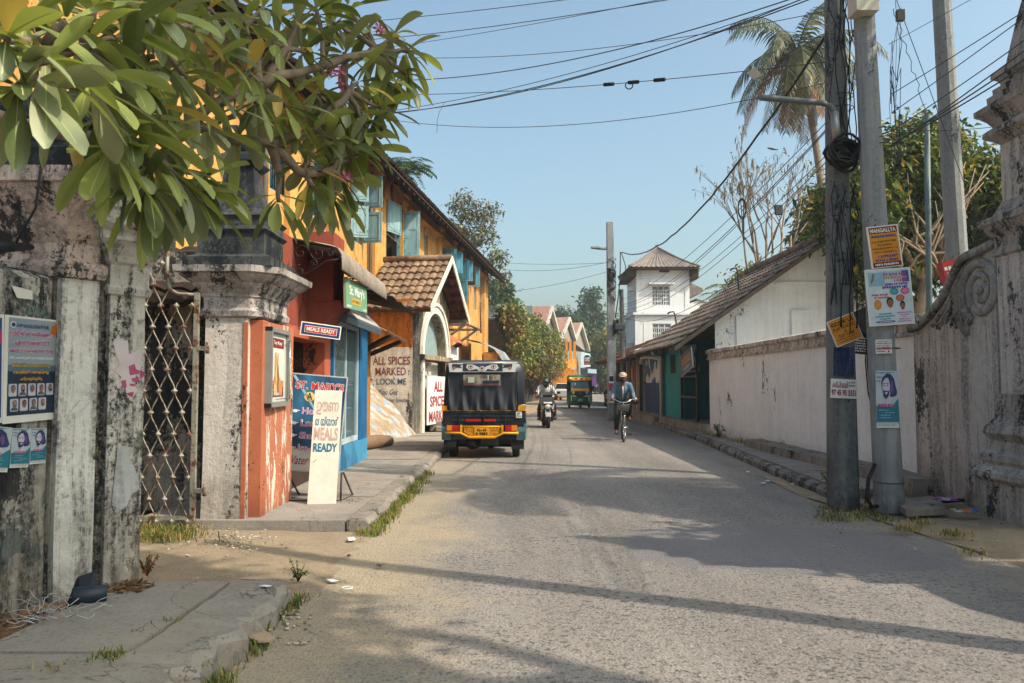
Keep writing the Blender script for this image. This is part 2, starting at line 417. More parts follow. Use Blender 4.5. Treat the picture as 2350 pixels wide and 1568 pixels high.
def kerb(name, tab, y0, y1, w, h, side, mat, step=.16, jag=.025):
    mb = MB(); loops = []
    for y in frange(y0, y1, step):
        x = tab(y); j = U(-jag, jag); k = U(-jag, jag) * .6; s_ = side
        loops.append([(x + j, y, -.03), (x + j * 1.2, y, h - .05 + k), (x - s_ * .045 + j, y, h - .006 + k * .5), (x - s_ * w, y, h + U(-.006, .006)), (x - s_ * w, y, -.03)])
    mb.loft(mat, loops, caps=True, closed=True); return tag(mb.build(name), kind='structure')
kerb('kerb', lambda y: -1.43 + .03 * math.sin(y * 1.7), -8, 5.2, .36, .15, 1, M['slab'], step=.11, jag=.045)
kerb('kerb', lambda y: interp(LEFT, y) + .01 * math.sin(y), 7.6, 21.8, .2, .12, 1, M['kerb'], jag=.02)
kerb('kerb', lambda y: interp(RIGHT, y), 9.75, 60, .14, .125, -1, plaster('dark_kerb', '8f8a84', '75716c', m_amt=.42, m_scale=5), jag=.014)
# slabs of the pavements, each laid a little out of true
mb = MB(); y = -6.0
for L in (2.2, 2.4, 2.2, 1.3, 1.7, 1.36):
    a, b = y + .012, y + L - .012; dz = U(-.008, .008)
    q = [(-2.55 + U(-.06, .06), a + U(-.02, .02)), (-1.805, a), (-1.8, b), (-2.5 + U(-.05, .05), b)]
    if abs(y - 1.1 - 2.1) > 9: pass
    mb.loft(M['slab'], [[(p[0], p[1], zz + (U(-.006, .006) if zz > 0 else 0)) for p in q] for zz in (-.02, .146 + dz)], caps=True); y += L
tag(mb.build('pavement'), kind='structure')
mb = MB(); y = 7.6
while y < 21.4:
    L = U(1.3, 1.9); b = min(y + L, 21.8)
    xa, xb = interp(LEFT, y) - .21, interp(LEFT, b) - .21; q = [(-3.6, y + .008), (xa, y + .008 + U(-.02, .02)), (xb, b - .008), (-3.6, b - .008)]
    mb.loft(M['slab'], [[(p[0], p[1], zz) for p in q] for zz in (-.02, .112 + U(-.008, .008))], caps=True); y = b
tag(mb.build('pavement'), kind='structure')
mb = MB(); y = 9.75
while y < 58:
    L = U(1.5, 2.2); xa, xb = interp(RIGHT, y) + .17, interp(RIGHT, y + L) + .17
    q = [(xa, y + .008), (xa + 3.4, y + .008), (xb + 3.4, y + L - .008), (xb, y + L - .008)]
    mb.loft(M['slab'], [[(p[0], p[1], zz) for p in q] for zz in (-.02, .13 + U(-.008, .008))], caps=True); y += L
tag(mb.build('pavement'), kind='structure')
mb = MB()   # low plinth along the foot of the right wall
loops = [[(x, y, z + U(-.01, .01)) for x, z in ((4.78, .0), (4.8, .26), (5.2, .28), (5.2, 0))] for y in frange(9.6, 16.5, .35)]
mb.loft(M['kerb'], loops, caps=True); tag(mb.build('kerb'), kind='structure')

# grass tufts (countless blades)
def blades(mb, mats, cx, cy, z, n, spread, h):
    for _ in range(n):
        x, y = cx + rnd.gauss(0, spread[0]), cy + rnd.gauss(0, spread[1]); a = U(0, 2 * PI); l = h * U(.5, 1.3); w = U(.003, .006)
        d = V3((math.cos(a), math.sin(a), 0)); s_ = V3((-d.y, d.x, 0)) * w; p = V3((x, y, z)); lean = U(.2, .9)
        m1 = p + d * l * lean * .35 + V3((0, 0, l * .6)); t = p + d * l * lean + V3((0, 0, l * U(.7, 1)))
        mb.add([p - s_, p + s_, m1 + s_ * .8, m1 - s_ * .8, t], [(0, 1, 2, 3), (3, 2, 4)], rnd.choice(mats))
GM = [leafmat('grass_green', '5a6b2c', '7d8a3c', .2, .3), leafmat('grass_dry', '8a7a45', 'a8945c', .2, .3), leafmat('grass_deep', '3d5223', '566a30', .2, .3)]
mb = MB()
for i in range(56):
    y = 7.45 + 5.2 * i / 56; blades(mb, GM, -1.33 + U(-.05, .05), y, .0, int(U(25, 75) * (1.2 if y < 10.5 else .55)), (.05, .06), .075)
for i in range(20): blades(mb, GM[1:], U(-3.5, -2.85), U(6.9, 7.5), .05, 60, (.12, .09), .075)
for y, n in ((2.6, 60), (3.2, 150), (3.45, 170), (3.7, 150), (4.2, 40), (4.7, 25), (5.0, 30), (5.2, 50)): blades(mb, GM[2:] + GM[:2], -1.36, y, 0, n, (.035, .1), .07)
for x, y, n in ((-1.85, 3.75, 90), (-2.05, 3.6, 20), (-1.8, 4.3, 15)): blades(mb, GM[1:], x, y, .13, n, (.05, .03), .05)
for k in range(40): blades(mb, GM[1:], *((lambda p: (p.x, p.y))(gr(U(1880, 2040), U(1165, 1200)))), .01, 22, (.05, .05), .05)
for px, py, n in ((2075, 1228, 120), (2190, 1240, 120), (2110, 1212, 70), (2230, 1285, 30), (2330, 1190, 100), (1905, 1130, 80), (1975, 1120, 160), (2000, 1105, 100)):
    p = gr(px, py); blades(mb, GM[1:] + [GM[1]], p.x, p.y, .04, n, (.07, .06), .07)
for y in (13.5, 14.3, 15.2, 16.8, 17.5, 19.4, 20.2): blades(mb, GM[1:], 4.95, y, .12, 60, (.08, .22), .16)
tag(mb.build('grass'), kind='stuff')
# ---- left gateway: wall, two pillars, iron gate leaf
def offset_poly(plan, o):
    n = len(plan); out = []
    for i in range(n):
        a, b, c = V3(plan[i - 1]).to_2d(), V3(plan[i]).to_2d(), V3(plan[(i + 1) % n]).to_2d()
        d1, d2 = (b - a).normalized(), (c - b).normalized()
        n1, n2 = V3((d1.y, -d1.x)).to_2d() if 0 else (d1.y, -d1.x), (d2.y, -d2.x)
        mx, my = n1[0] + n2[0], n1[1] + n2[1]; k = 1 + n1[0] * n2[0] + n1[1] * n2[1]
        out.append((b.x + mx * o / max(k, .2), b.y + my * o / max(k, .2)))
    return out
def stack(mb, mat, plan, prof, jit=0.0):
    """horizontal mouldings: plan polygon offset outward by o at each height z"""
    plan = [(p[0], p[1], 0) for p in plan]
    ar = sum(a[0] * b[1] - b[0] * a[1] for a, b in zip(plan, plan[1:] + plan[:1]))
    if ar < 0: plan = plan[::-1]
    mb.loft(mat, [[(x + U(-jit, jit), y + U(-jit, jit), z) for x, y in offset_poly(plan, o)] for o, z in prof], caps=True); return mb
P1 = plaster('mouldy_whitewash', 'd0ccc6', 'b3aea8', m_amt=.36, streak=.95, d_amt=.45, dirt='6a5a48', foot=.95, peel='8d8a80', p_amt=.42, m_scale=1.6, bump=.8)
P1S = plaster('whiter_strip', 'dcdad6', 'c6c4c1', m_amt=.16, streak=.8, d_amt=.35, dirt='6a5a48', foot=.9, peel='a5a8a8', p_amt=.4, m_scale=1.9, bump=.7)
P1G = plaster('black_groove', '9c948a', '7d766d', m_amt=.62, streak=1.0, d_amt=.5, dirt='5a4a3c', m_scale=1.5, bump=.8)
P1W = plaster('patchy_whitewash', 'c3bfb8', 'a39e97', m_amt=.34, streak=.95, d_amt=.6, dirt='5d4c3c', foot=1.0, peel='6f7a78', p_amt=.42, m_scale=1.7, bump=.9)
P1C = plaster('cornice_wash', 'c3aca2', 'b9aba4', m_amt=.45, streak=.6, d_amt=.3, m_scale=2.8, top=(2.66, .35))
PBK = plaster('black_mould_plaster', '4d4f50', '323538', m_amt=.6, streak=.4, d_amt=.3, dirt='7c7b74', m_scale=3)
P2 = plaster('stained_whitewash', 'cdc6c0', 'c0b8b2', m_amt=.2, streak=.35, d_amt=.3, foot=.75, dirt='7a6652', m_scale=2.1, top=(2.0, 1.0))
P2C = plaster('stained_capital', 'c3b9b7', 'a39b9b', m_amt=.5, streak=.5, m_scale=3.2, top=(2.2, 1.1))
ORG = plaster('orange_distemper', 'b06c52', 'a46047', m_amt=.08, streak=.12, d_amt=.18, dirt='7c4128', foot=.35, m_scale=3, bump=.3)
ORGP = plaster('peeling_orange', 'b8775e', 'ab6a50', m_amt=.05, streak=.1, d_amt=.12, dirt='8a4a2c', foot=.3, peel='c9c9bd', p_amt=.44, p_sc=2.2, p_st=.3, bump=.9)
RED = plaster('red_distemper', '8f4a3c', '824033', m_amt=.1, streak=.15, d_amt=.2, dirt='5a2317', m_scale=3, bump=.3)
w = thing('boundary_wall', 'mould-blackened plaster wall covered with posters beside the near gate pillar', 'wall', (-2.9, 3.6, 0))
mb = MB(); loops = []
for y in frange(-4, 4.93, .3):
    x = -2.86 - .03 * (4.93 - y); h = 2.08 + U(-.03, .03)
    loops.append([(x, y, 0), (x - U(0, .012), y, .8), (x - U(0, .012), y, 1.5), (x, y, h - .03), (x - .07, y, h + U(-.01, .03)), (x - .35, y, h + .06), (x - .35, y, 0)])
mb.loft(P1W, loops, caps=True); mb.build('masonry', w)
mb = MB(); mb.tube(M['black'], [(-2.93, 4.2, 2.12), (-2.9, 4.55, 2.19), (-2.95, 4.85, 2.24)], [.05, .035, .02], 6); mb.tube(M['cable'], [(-2.8, 4.68, 2.75), (-2.84, 4.7, 2.45), (-2.9, 4.6, 2.2)], .008, 5); mb.build('hanging_cable', w)
g = thing('gate_pillar', 'tall mould-streaked gate pillar with torn pink paper, nearest to the viewer', 'gate pillar', (-2.7, 5.1, 0))
A, B = V3((-2.78, 4.93, 0)), V3((-2.48, 5.37, 0)); d = (B - A).normalized(); n_ = V3((d.y, -d.x, 0))
def q1(s, o): p = A + d * s + n_ * o; return (p.x, p.y)
mb = MB()
stack(mb, P1G, [(-3.55, 4.95), (-2.79, 4.95), q1(.05, -.04), q1(.52, -.05), q1(.5, -.6), (-3.2, 5.7)], [(.0, .0), (0, 2.2)])
stack(mb, P1S, [q1(-.02, -.1), q1(-.02, 0), q1(.215, .0), q1(.215, -.1)], [(0, .02), (.004, .5), (0, 1.2), (0, 2.06)], .003)
stack(mb, P1, [q1(.29, -.1), q1(.29, .0), q1(.53, .0), q1(.53, -.1)], [(0, .02), (.0, .7), (.003, 1.4), (0, 1.98)], .003)
mb.build('shaft', g)
mb = MB()
stack(mb, P1C, [(-3.6, 4.93), (-2.78, 4.93), q1(.215, 0), q1(.215, -.5), (-3.5, 5.6)], [(0, 2.06), (.025, 2.07), (.035, 2.12), (.03, 2.16), (.0, 2.18), (0, 2.28), (.02, 2.31), (.05, 2.35), (.10, 2.45), (.17, 2.55), (.2, 2.6), (.2, 2.61), (.23, 2.62), (.235, 2.71)])
stack(mb, P1, [q1(.29, -.4), q1(.29, 0), q1(.53, 0), q1(.53, -.5)], [(0, 1.98), (.02, 1.99), (.03, 2.03), (.015, 2.05), (.015, 2.18), (.035, 2.2), (.05, 2.24), (.09, 2.3), (.13, 2.33), (.13, 2.38), (.19, 2.42), (.2, 2.5), (.22, 2.52), (.22, 2.6)], .004)
mb.build('cornice', g)
mb = MB()
stack(mb, PBK, [(-3.6, 4.93), (-2.78, 4.93), q1(.215, 0), q1(.215, -.5), (-3.5, 5.6)], [(.2, 2.712), (.2, 2.83), (.12, 2.86), (.06, 2.9), (.06, 3.02), (.1, 3.05), (.1, 3.12), (0, 3.2), (-.15, 3.3)])
stack(mb, PBK, [q1(.29, -.4), q1(.29, 0), q1(.53, 0), q1(.53, -.5)], [(.18, 2.602), (.18, 2.68), (.05, 2.74), (-.02, 2.86)], .01)
mb.build('capstone', g)
mb = MB()   # torn paper left on the street side
PK = paint('a34c6c', .8, .3, scale=30); PL = paint('c4b7bd', .8)
def pf(s, z, o=.006): p = A + d * s + n_ * o; return (p.x, p.y, z)
mb.build if 0 else None
def scrap(name, parent, mat, pts, o=.006, nz=0):
    m = MB(); m.prism(mat, [pf(s, z, o) for s, z in pts], n_ * .0015); return m
mb = scrap('', g, PL, [(.31, 1.68), (.41, 1.69), (.42, 1.6), (.5, 1.63), (.51, 1.5), (.47, 1.46), (.46, 1.4), (.485, 1.36), (.44, 1.29), (.41, 1.33), (.4, 1.4), (.36, 1.38), (.37, 1.45), (.32, 1.49), (.36, 1.53), (.33, 1.6)])
for pts in ([(.42, 1.52), (.46, 1.535), (.47, 1.5), (.5, 1.49), (.49, 1.47), (.43, 1.46)], [(.44, 1.44), (.49, 1.445), (.5, 1.42), (.45, 1.415)], [(.43, 1.405), (.47, 1.4), (.465, 1.385), (.43, 1.39)], [(.37, 1.42), (.4, 1.43), (.41, 1.38), (.38, 1.38)], [(.4, 1.34), (.46, 1.35), (.45, 1.31)]):
    mb.prism(PK, [pf(s, z, .0085) for s, z in pts], n_ * .001)
mb.prism(PK, [pf(.5, 1.5), pf(.54, 1.465, .02), pf(.505, 1.44)], n_ * .001)
t = mb.build('torn_poster'); tag(t, 'torn pink and white poster scrap on the near gate pillar', 'poster')
t = scrap('', g, plaster('paper_remnant', 'b2b4b4', '9fa2a3', m_amt=.15, streak=.35, d_amt=.3), [(.36, 1.0), (.47, .98), (.44, .93), (.5, .8), (.52, .7), (.47, .68), (.43, .6), (.36, .56), (.33, .62)]).build('paper_scrap')
tag(t, 'pale blank paper scrap peeling off the near gate pillar', 'poster')

g = thing('gate_pillar', 'gate pillar with smooth white face, orange street side and blackened urn on top', 'gate pillar', (-2.72, 8.2, 0))
PL2 = [(-2.97, 7.7), (-2.56, 7.7), (-2.56, 8.95), (-2.97, 8.95)]
mb = MB(); stack(mb, P2, PL2, [(.01, 0), (.0, .6), (0, 1.2), (0, 2.12)], .003); mb.build('shaft', g)
mb = MB(); mb.bb(ORG, (-2.559, 7.78, .0), (-2.44, 7.95, 2.03)); mb.bb(ORGP, (-2.559, 7.951, .0), (-2.455, 8.93, 2.03)); mb.bb(ORG, (-2.60, 7.69, .02), (-2.559, 7.72, 2.0)); mb.build('pilaster', g)
mb = MB(); PC2 = [(-2.97, 7.7), (-2.56, 7.7), (-2.46, 7.8), (-2.46, 8.6), (-2.97, 8.6)]
stack(mb, P2C, PC2, [(.0, 2.04), (.035, 2.06), (.045, 2.11), (.015, 2.14), (.015, 2.24), (.03, 2.25), (.03, 2.28), (.06, 2.31), (.1, 2.36), (.1, 2.38), (.14, 2.4), (.19, 2.44), (.19, 2.46), (.23, 2.47), (.235, 2.53)], .004)
mb.build('capital', g)
mb = MB(); PC3 = [(-2.95, 7.75), (-2.5, 7.75), (-2.5, 8.2), (-2.95, 8.2)]
stack(mb, PBK, PC3, [(.2, 2.531), (.2, 2.62), (.1, 2.66), (.1, 2.86), (.13, 2.9), (.1, 2.94), (.1, 3.0), (.13, 3.04), (.05, 3.12), (-.03, 3.24), (-.07, 3.4), (-.08, 3.55), (-.02, 3.62), (-.04, 3.68), (-.12, 3.74)], .006)
mb.ball(PBK, (-2.72, 7.97, 3.78), (.14, .14, .1)); mb.build('urn', g)

GI = rusty('flaking_gate_paint', '918f83', .5)
g = thing('iron_gate', 'open wrought iron gate leaf of looped bars with square rosettes', 'gate', (-3.3, 7.55, 0))
gx0, gx1, gy = -3.95, -3.02, 7.55
mb = MB()
mb.bb(GI, (gx1, gy - .02, .1), (gx1 + .045, gy + .02, 2.27)); mb.bb(GI, (gx1 - .3, gy - .018, .13), (gx1 - .001, gy + .018, .165)); mb.bb(GI, (gx0, gy - .018, .13), (gx1 - .3, gy + .018, .165))
cur = [V3((gx1 - .001, gy, 2.25)), V3((gx1 - .16, gy, 2.26)), V3((gx1 - .23, gy, 2.3)), V3((gx1 - .26, gy, 2.38)), V3((gx1 - .27, gy, 2.5)), V3((gx1 - .27, gy, 2.74))]
mb.tube(GI, cur, .018, 6); mb.build('frame', g)
mb = MB(); ro = MB(); pw, ph = .148, .405
def cell(i, j): return (gx1 - .02 - pw * .5 * i, .12 + ph * .5 * j)
for j in range(0, 13):
    for i in range(0, 13):
        if (i + j) % 2: continue
        x, z = cell(i, j)
        top = 2.25 if x > gx1 - .27 else 2.75
        for sx in (-1, 1):
            x2, z2 = x + sx * pw * .5, z + ph * .5
            if z2 > top or x2 > gx1 + .01 or x2 < gx0: continue
            pts = [(lerp(x, x2, k / 6) + .0, gy, lerp(z, z2, k / 6)) for k in range(7)]
            bow = [((x if k <= 3 else x2) * 0 + x + (x2 - x) * (.5 - .5 * math.cos(PI * k / 6)), gy + sx * .006, z + (z2 - z) * k / 6) for k in range(7)]
            mb.tube(GI, bow, .0068, 5)
        if z < top: ro.add([(x - .034, gy - .012, z), (x, gy - .014, z - .034), (x + .034, gy - .012, z), (x, gy - .014, z + .034), (x, gy - .035, z)], [(0, 1, 4), (1, 2, 4), (2, 3, 4), (3, 0, 4)], GI)
mb.build('lattice', g); ro.build('rosette_pattern', g)
for z in (1.72, .38): mb = MB(); mb.bb(GI, (gx1 + .045, gy - .025, z), (gx1 + .13, gy + .025, z + .04)); mb.tube(GI, [(gx1 + .13, gy, z - .03), (gx1 + .13, gy, z + .08)], .02, 6); mb.build('hinge', g)
# ---- left side buildings
def tile_roof(mb, mat, E, A, B, rows, cols, lip=.05, wave=.03, per=4, N=None, edge=None):
    """clay pan tiles: eave corner E, eave vector A, up-slope vector B"""
    E, A, B = V3(E), V3(A), V3(B); N = N or A.cross(B).normalized()
    if N.z < 0: N = -N
    nu = cols * per
    for r in range(rows):
        b0, b1 = r / rows, min(1.0, (r + 1.12) / rows); j = [U(-.008, .008) for _ in range(cols + 1)]
        lo, hi, dn = [], [], []
        for i in range(nu + 1):
            u = i / nu; w_ = wave * (abs(math.sin(PI * i / per)) ** .7 - .5) + j[i // per]
            lo.append(E + A * u + B * b0 + N * (lip + w_)); hi.append(E + A * u + B * b1 + N * (w_)); dn.append(E + A * u + B * b0 + N * (w_ - .012))
        mb.loft(mat, [dn, lo, hi], closed=False, smooth=False)
    return mb
def tilemat(name, a='7f6957', b='5f4e42', c='a08973'):
    t = NT(name); k = t.mix(t.ramp(t.noise(4.5, 2, .5), [(.35, 0), (.65, 1)]), a, b)
    k = t.mix(t.m('MULTIPLY', t.ramp(t.noise(1.8, 6, .75), [(.5, 0), (.66, 1)]), .7), k, c)
    k = t.mix(t.m('MULTIPLY', t.ramp(t.noise(11, 6, .8), [(.52, 0), (.66, 1)]), .6), k, '241f1c')
    return t.out(k, .92, t.noise(30, 5), .5, .01, spec=.1)
TILE = tilemat('clay_tile'); TILED = tilemat('dark_clay_tile', '3b302a', '292320', '5a4d45')
YEL = plaster('yellow_distemper', 'd0a163', 'c28d4b', m_amt=.12, streak=.28, d_amt=.4, dirt='9a6a38', m_scale=1.3, mould='4a3524', peel='cfae84', p_amt=.3)
YELD = plaster('old_yellow_wash', 'b37a3c', 'a46a30', m_amt=.18, streak=.4, d_amt=.3, dirt='6b3f18', mould='3a2416')
BRICK = None
t = NT('bare_brick'); bk = t.n('ShaderNodeTexBrick', {'Vector': t.n('ShaderNodeMapping', {'Vector': t.co_(), 'Rotation': (PI / 2, 0, 0)}).outputs[0], 'Color1': srgb('9a5a3c'), 'Color2': srgb('b47a58'), 'Mortar': srgb('bda68c'), 'Scale': 4.5, 'Mortar Size': .03})
BRICK = t.out(bk.outputs[0], .95, bk.outputs[1], .6, .02)
BLU1 = plaster('pale_blue_shutter', '8fb0b8', '7799a5', m_amt=.1, streak=.4, d_amt=.2, mould='4d5f66', dirt='9b9a90', rough=.6, bump=.2)
BLU2 = plaster('blue_shutter', '5590a8', '467f98', m_amt=.1, streak=.3, d_amt=.2, mould='23506a', dirt='6fa0b4', rough=.6, bump=.2)
DARKI = paint('16181a', .9)
FY0 = 8.0
FO = V3((-3.9 + .118 * (FY0 - 22), FY0, 0)); FD = V3((.118, 1, 0)).normalized(); FN = V3((FD.y, -FD.x, 0))
FX = Matrix(((FD.x, FN.x, 0, FO.x), (FD.y, FN.y, 0, FO.y), (0, 0, 1, 0), (0, 0, 0, 1)))   # (along, out, up) -> world
def fs(px, o=0.0):
    """distance along the facade of the point seen at picture column px (o metres proud)"""
    u = (px - 1175) / F; x0 = FO.x + FN.x * o; y0 = FO.y + FN.y * o
    return (u * y0 - x0) / (FD.x - u * FD.y)
SL = (43.9 - FY0) / FD.y
yb = thing('yellow_building', 'long yellow two storey building with weathered walls, blue shutters and dark tiled eaves', 'building', (-3.5, 26, 0))
WIN = []   # s0, s1, z0, z1, style
def wn(px0, px1, z0, z1, **k): WIN.append((fs(px0), fs(px1), z0, z1, k))
wn(612, 655, 5.2, 6.9, leaf='bars'); wn(712, 752, 5.15, 6.5, leaf='bars'); wn(800, 828, 5.1, 6.9, leaf='open2'); wn(884, 916, 5.0, 6.9, leaf='openA')
wn(939, 951, 4.9, 6.95, leaf='shut', arch=1); wn(972, 981, 4.9, 6.8, leaf='shut', arch=1)
wn(1013, 1027, 5.1, 6.9, leaf='blue'); wn(1045, 1053, 5.1, 6.9, leaf='blue'); wn(1062, 1071, 5.1, 6.9, leaf='blue'); wn(1087, 1093, 5.1, 6.9, leaf='none'); wn(1100, 1106, 5.2, 7.0, leaf='shut')
def holed_wall(mb, mat, X, s0, s1, z0, z1, holes, depth, o=0.0):
    ss = sorted({s0, s1, *[h[0] for h in holes], *[h[1] for h in holes]})
    for a, b in zip(ss, ss[1:]):
        hs = sorted([h for h in holes if h[0] < (a + b) / 2 < h[1]], key=lambda h: h[2]); z = z0
        for h in hs + [(0, 0, z1, z1)]:
            if h[2] > z + 1e-4: mb.quad(mat, (a, o, z), (b, o, z), (b, o, h[2]), (a, o, h[2]), X=X)
            z = h[3]
    for a, b, c, d_ in [h[:4] for h in holes]:
        i = o - depth
        mb.quad(mat, (a, o, c), (a, i, c), (a, i, d_), (a, o, d_), X=X); mb.quad(mat, (b, i, c), (b, o, c), (b, o, d_), (b, i, d_), X=X)
        mb.quad(mat, (a, i, d_), (b, i, d_), (b, o, d_), (a, o, d_), X=X); mb.quad(mat, (a, o, c), (b, o, c), (b, i, c), (a, i, c), X=X)
mb = MB(); HB = 8.1
holed_wall(mb, YEL, FX, 0, SL, 0, HB, WIN, .28)
mb.quad(YEL, (SL, 0, 0), (SL, -8, 0), (SL, -8, HB), (SL, 0, HB), X=FX); mb.quad(YEL, (0, -8, 0), (0, 0, 0), (0, 0, HB), (0, -8, HB), X=FX)
mb.quad(YEL, (SL, -8, 0), (0, -8, 0), (0, -8, HB), (SL, -8, HB), X=FX)
mb.build('wall', yb)
# pilasters and moulded string course
for px in (668, 760, 862, 925, 1008, 1040, 1057, 1077, 1112):
    mb = MB(); s = fs(px, .08); mb.bb(YEL, (s - .28, .003, 0), (s + .28, .12, 7.16), X=FX); 
    mb.bb(YEL, (s - .34, .003, 7.163), (s + .34, .17, 7.25), X=FX); mb.bb(YEL, (s - .31, .003, 7.253), (s + .31, .13, 7.36), X=FX); mb.bb(YEL, (s - .36, .003, 7.363), (s + .36, .22, 7.42), X=FX); mb.bb(YEL, (s - .2, .003, 7.423), (s + .2, .1, 8.0), X=FX); mb.build('pilaster', yb)
for (a, b) in ((fs(925) + .4, fs(1008) - .4), (fs(1008) + .4, fs(1040) - .4), (fs(1040) + .4, fs(1057) - .4), (fs(1057) + .4, fs(1077) - .4), (fs(1077) + .4, SL)):
    mb = MB(); mb.loft(YEL, [[(s, .002, 7.02), (s, .07, 7.05), (s, .09, 7.1), (s, .15, 7.12), (s, .15, 7.18), (s, .002, 7.22)] for s in (a, b)], X=FX, caps=True); mb.build('cornice', yb)
mb = MB(); mb.bb(YELD, (0.02, .002, 4.35), (fs(862) - .3, .06, 4.47), X=FX); mb.build('string_course', yb)
mb = MB()
sA = (fs(884) + fs(916)) / 2; rA = (fs(916) - fs(884)) / 2
for R_, r_ in ((rA + .05, .05), (rA + .17, .06), (rA + .3, .035)):
    mb.tube(YEL, [(sA + R_ * math.cos(PI * k / 14), .03, 6.9 + R_ * .8 * math.sin(PI * k / 14)) for k in range(15)], r_, 6, X=FX)
for px0, px1, z in ((939, 951, 6.95), (972, 981, 6.8), (800, 828, 6.9)):
    c, r = (fs(px0) + fs(px1)) / 2, (fs(px1) - fs(px0)) / 2 + .06
    mb.tube(YEL, [(c + r * math.cos(PI * k / 10), .02, z + r * .8 * math.sin(PI * k / 10)) for k in range(11)], .05, 6, X=FX)
mb.build('arch_moulding', yb)
def shutter(parent, mat, X, w_, h, panels=2):
    """one leaf hinged at local origin, extending +x, facing y"""
    m = MB(); m.bb(mat, (0, -.015, 0), (w_, .015, h), X=X)
    for sg in (-1, 1):
        for k in range(panels):
            z0 = h * k / panels + .06; z1 = h * (k + 1) / panels - .05
            m.bb(mat, (.06, sg * .016, z0), (.085, sg * .03, z1), X=X); m.bb(mat, (w_ - .085, sg * .016, z0), (w_ - .06, sg * .03, z1), X=X)
            m.bb(mat, (.086, sg * .016, z0), (w_ - .086, sg * .03, z0 + .025), X=X); m.bb(mat, (.086, sg * .016, z1 - .025), (w_ - .086, sg * .03, z1), X=X)
            m.bb(mat, (.13, sg * .016, z0 + .07), (w_ - .13, sg * .024, z1 - .07), X=X)
    return m.build('shutter', parent)
def leafX(s, o, z, ang): return FX @ Matrix.Translation((s, o, z)) @ Matrix.Rotation(ang, 4, 'Z')
PANE = paint('2b3338', .2, .1)
for s0, s1, z0, z1, k in WIN:
    lf = k['leaf']; w_ = s1 - s0; fm = BLU2 if lf in ('bars', 'blue', 'open2') else BLU1
    m = MB(); t_ = .07
    for a, b, c, e in ((s0, s0 + t_, z0, z1), (s1 - t_, s1, z0, z1), (s0 + t_, s1 - t_, z0, z0 + t_), (s0 + t_, s1 - t_, z1 - t_, z1)): m.bb(fm, (a, -.16, c), (b, -.1, e), X=FX)
    if k.get('arch'): 
        c = (s0 + s1) / 2; m.prism(DARKI if 0 else BLU1, [FX @ V3((c + (w_ / 2 + .02) * math.cos(PI * q / 10), .004, z1 + (w_ / 2) * .8 * math.sin(PI * q / 10))) for q in range(11)], FN * .012)
    if lf in ('bars',):
        for q in range(1, 8): x = lerp(s0, s1, q / 8); m.tube(fm, [(x, -.13, z0), (x, -.13, z1)], .014, 5, X=FX)
        m.bb(fm, (s0 + t_, -.15, (z0 + z1) / 2 - .03), (s1 - t_, -.11, (z0 + z1) / 2 + .03), X=FX)
    win = m.build('window', yb)
    m = MB(); m.quad(DARKI if lf != 'shut' else PANE, (s0, -.275, z0), (s1, -.275, z0), (s1, -.275, z1), (s0, -.275, z1), X=FX); m.build('pane', win)
    zm = (z0 + z1) / 2
    if lf == 'bars':
        shutter(win, BLU1, leafX(s1, .02, z0 + (z1 - z0) * .52, math.radians(140)), .5, (z1 - z0) * .48)
        if w_ > 1.2: shutter(win, BLU1, leafX(s0, .02, z0 + .1, math.radians(60)), .45, (z1 - z0) * .9)
    if lf == 'open2':
        for z, h in ((z0 + .05, .82), (z0 + .98, .85)): shutter(win, BLU1, leafX(s1 - .05, .02, z, math.radians(97)), .56, h, 1); shutter(win, BLU1, leafX(s0, .02, z, math.radians(60)), .45, h, 1)
    if lf == 'openA':
        shutter(win, BLU1, leafX(s1 - .05, .02, zm + .0, math.radians(80)), .62, .92, 1); shutter(win, BLU1, leafX(s0 + .02, .02, zm - .0, math.radians(12)), .9, .95, 1)
        shutter(win, BLU2, leafX(s1 - .1, -.05, z0 + .05, math.radians(165)), .7, .95, 1)
        shutter(win, BLU1, leafX(s1 - .02, .02, zm - .55, math.radians(86)), .6, .95, 1)
    if lf == 'shut':
        shutter(win, BLU1, FX @ Matrix.Translation((s0 + .06, -.14, z0 + .06)), w_ / 2 - .08, z1 - z0 - .12, 3); shutter(win, BLU1, FX @ Matrix.Translation((s0 + w_ / 2 + .01, -.14, z0 + .06)), w_ / 2 - .08, z1 - z0 - .12, 3)
    if lf == 'blue':
        shutter(win, BLU2, leafX(s1, .02, zm, math.radians(62)), .62, (z1 - z0) * .5, 1)
        shutter(win, wood('brown_shutter', '4d3a2a', '6b4e35') if s0 > fs(1055) else BLU2, leafX(s0, .02, zm - .1, math.radians(98)), .58, (z1 - z0) * .48, 1)
        if s0 < fs(1050): shutter(win, BLU2, leafX(s0 + .05, .02, z0 - .1, math.radians(88)), .5, (z1 - z0) * .5, 1)
mb = MB()   # plaster fallen away under a window: bare brick
c = (fs(725) + fs(750)) / 2; ring = []
for k in range(16):
    a = 2 * PI * k / 16; ring.append(FX @ V3((c + (fs(752) - fs(720)) * .5 * math.cos(a) * U(.85, 1.1), .004, 4.72 + .5 * math.sin(a) * U(.85, 1.1))))
mb.prism(BRICK, ring, FN * .006); mb.build('brick_patch', yb)
mb = MB()   # roof
ez, eo = 7.2, .9; sl_ = .68
tile_roof(mb, TILED, FX @ V3((-2, eo, ez)), FD * (SL + 3.1), -FN * 6.5 + V3((0, 0, 6.5 * sl_)), 16, 150, lip=.06, wave=.045, per=2)
rf = mb.build('roof', yb)
mb = MB()
mb.loft(M['teak'], [[FX @ V3((s, eo - .03, ez - .05)), FX @ V3((s, eo - 6, ez - .05 + 6 * sl_)), FX @ V3((s, eo - 6, ez - .1 + 6 * sl_)), FX @ V3((s, eo - .03, ez - .1))] for s in (-2, SL + 1.0)], caps=True)
s = -1.8
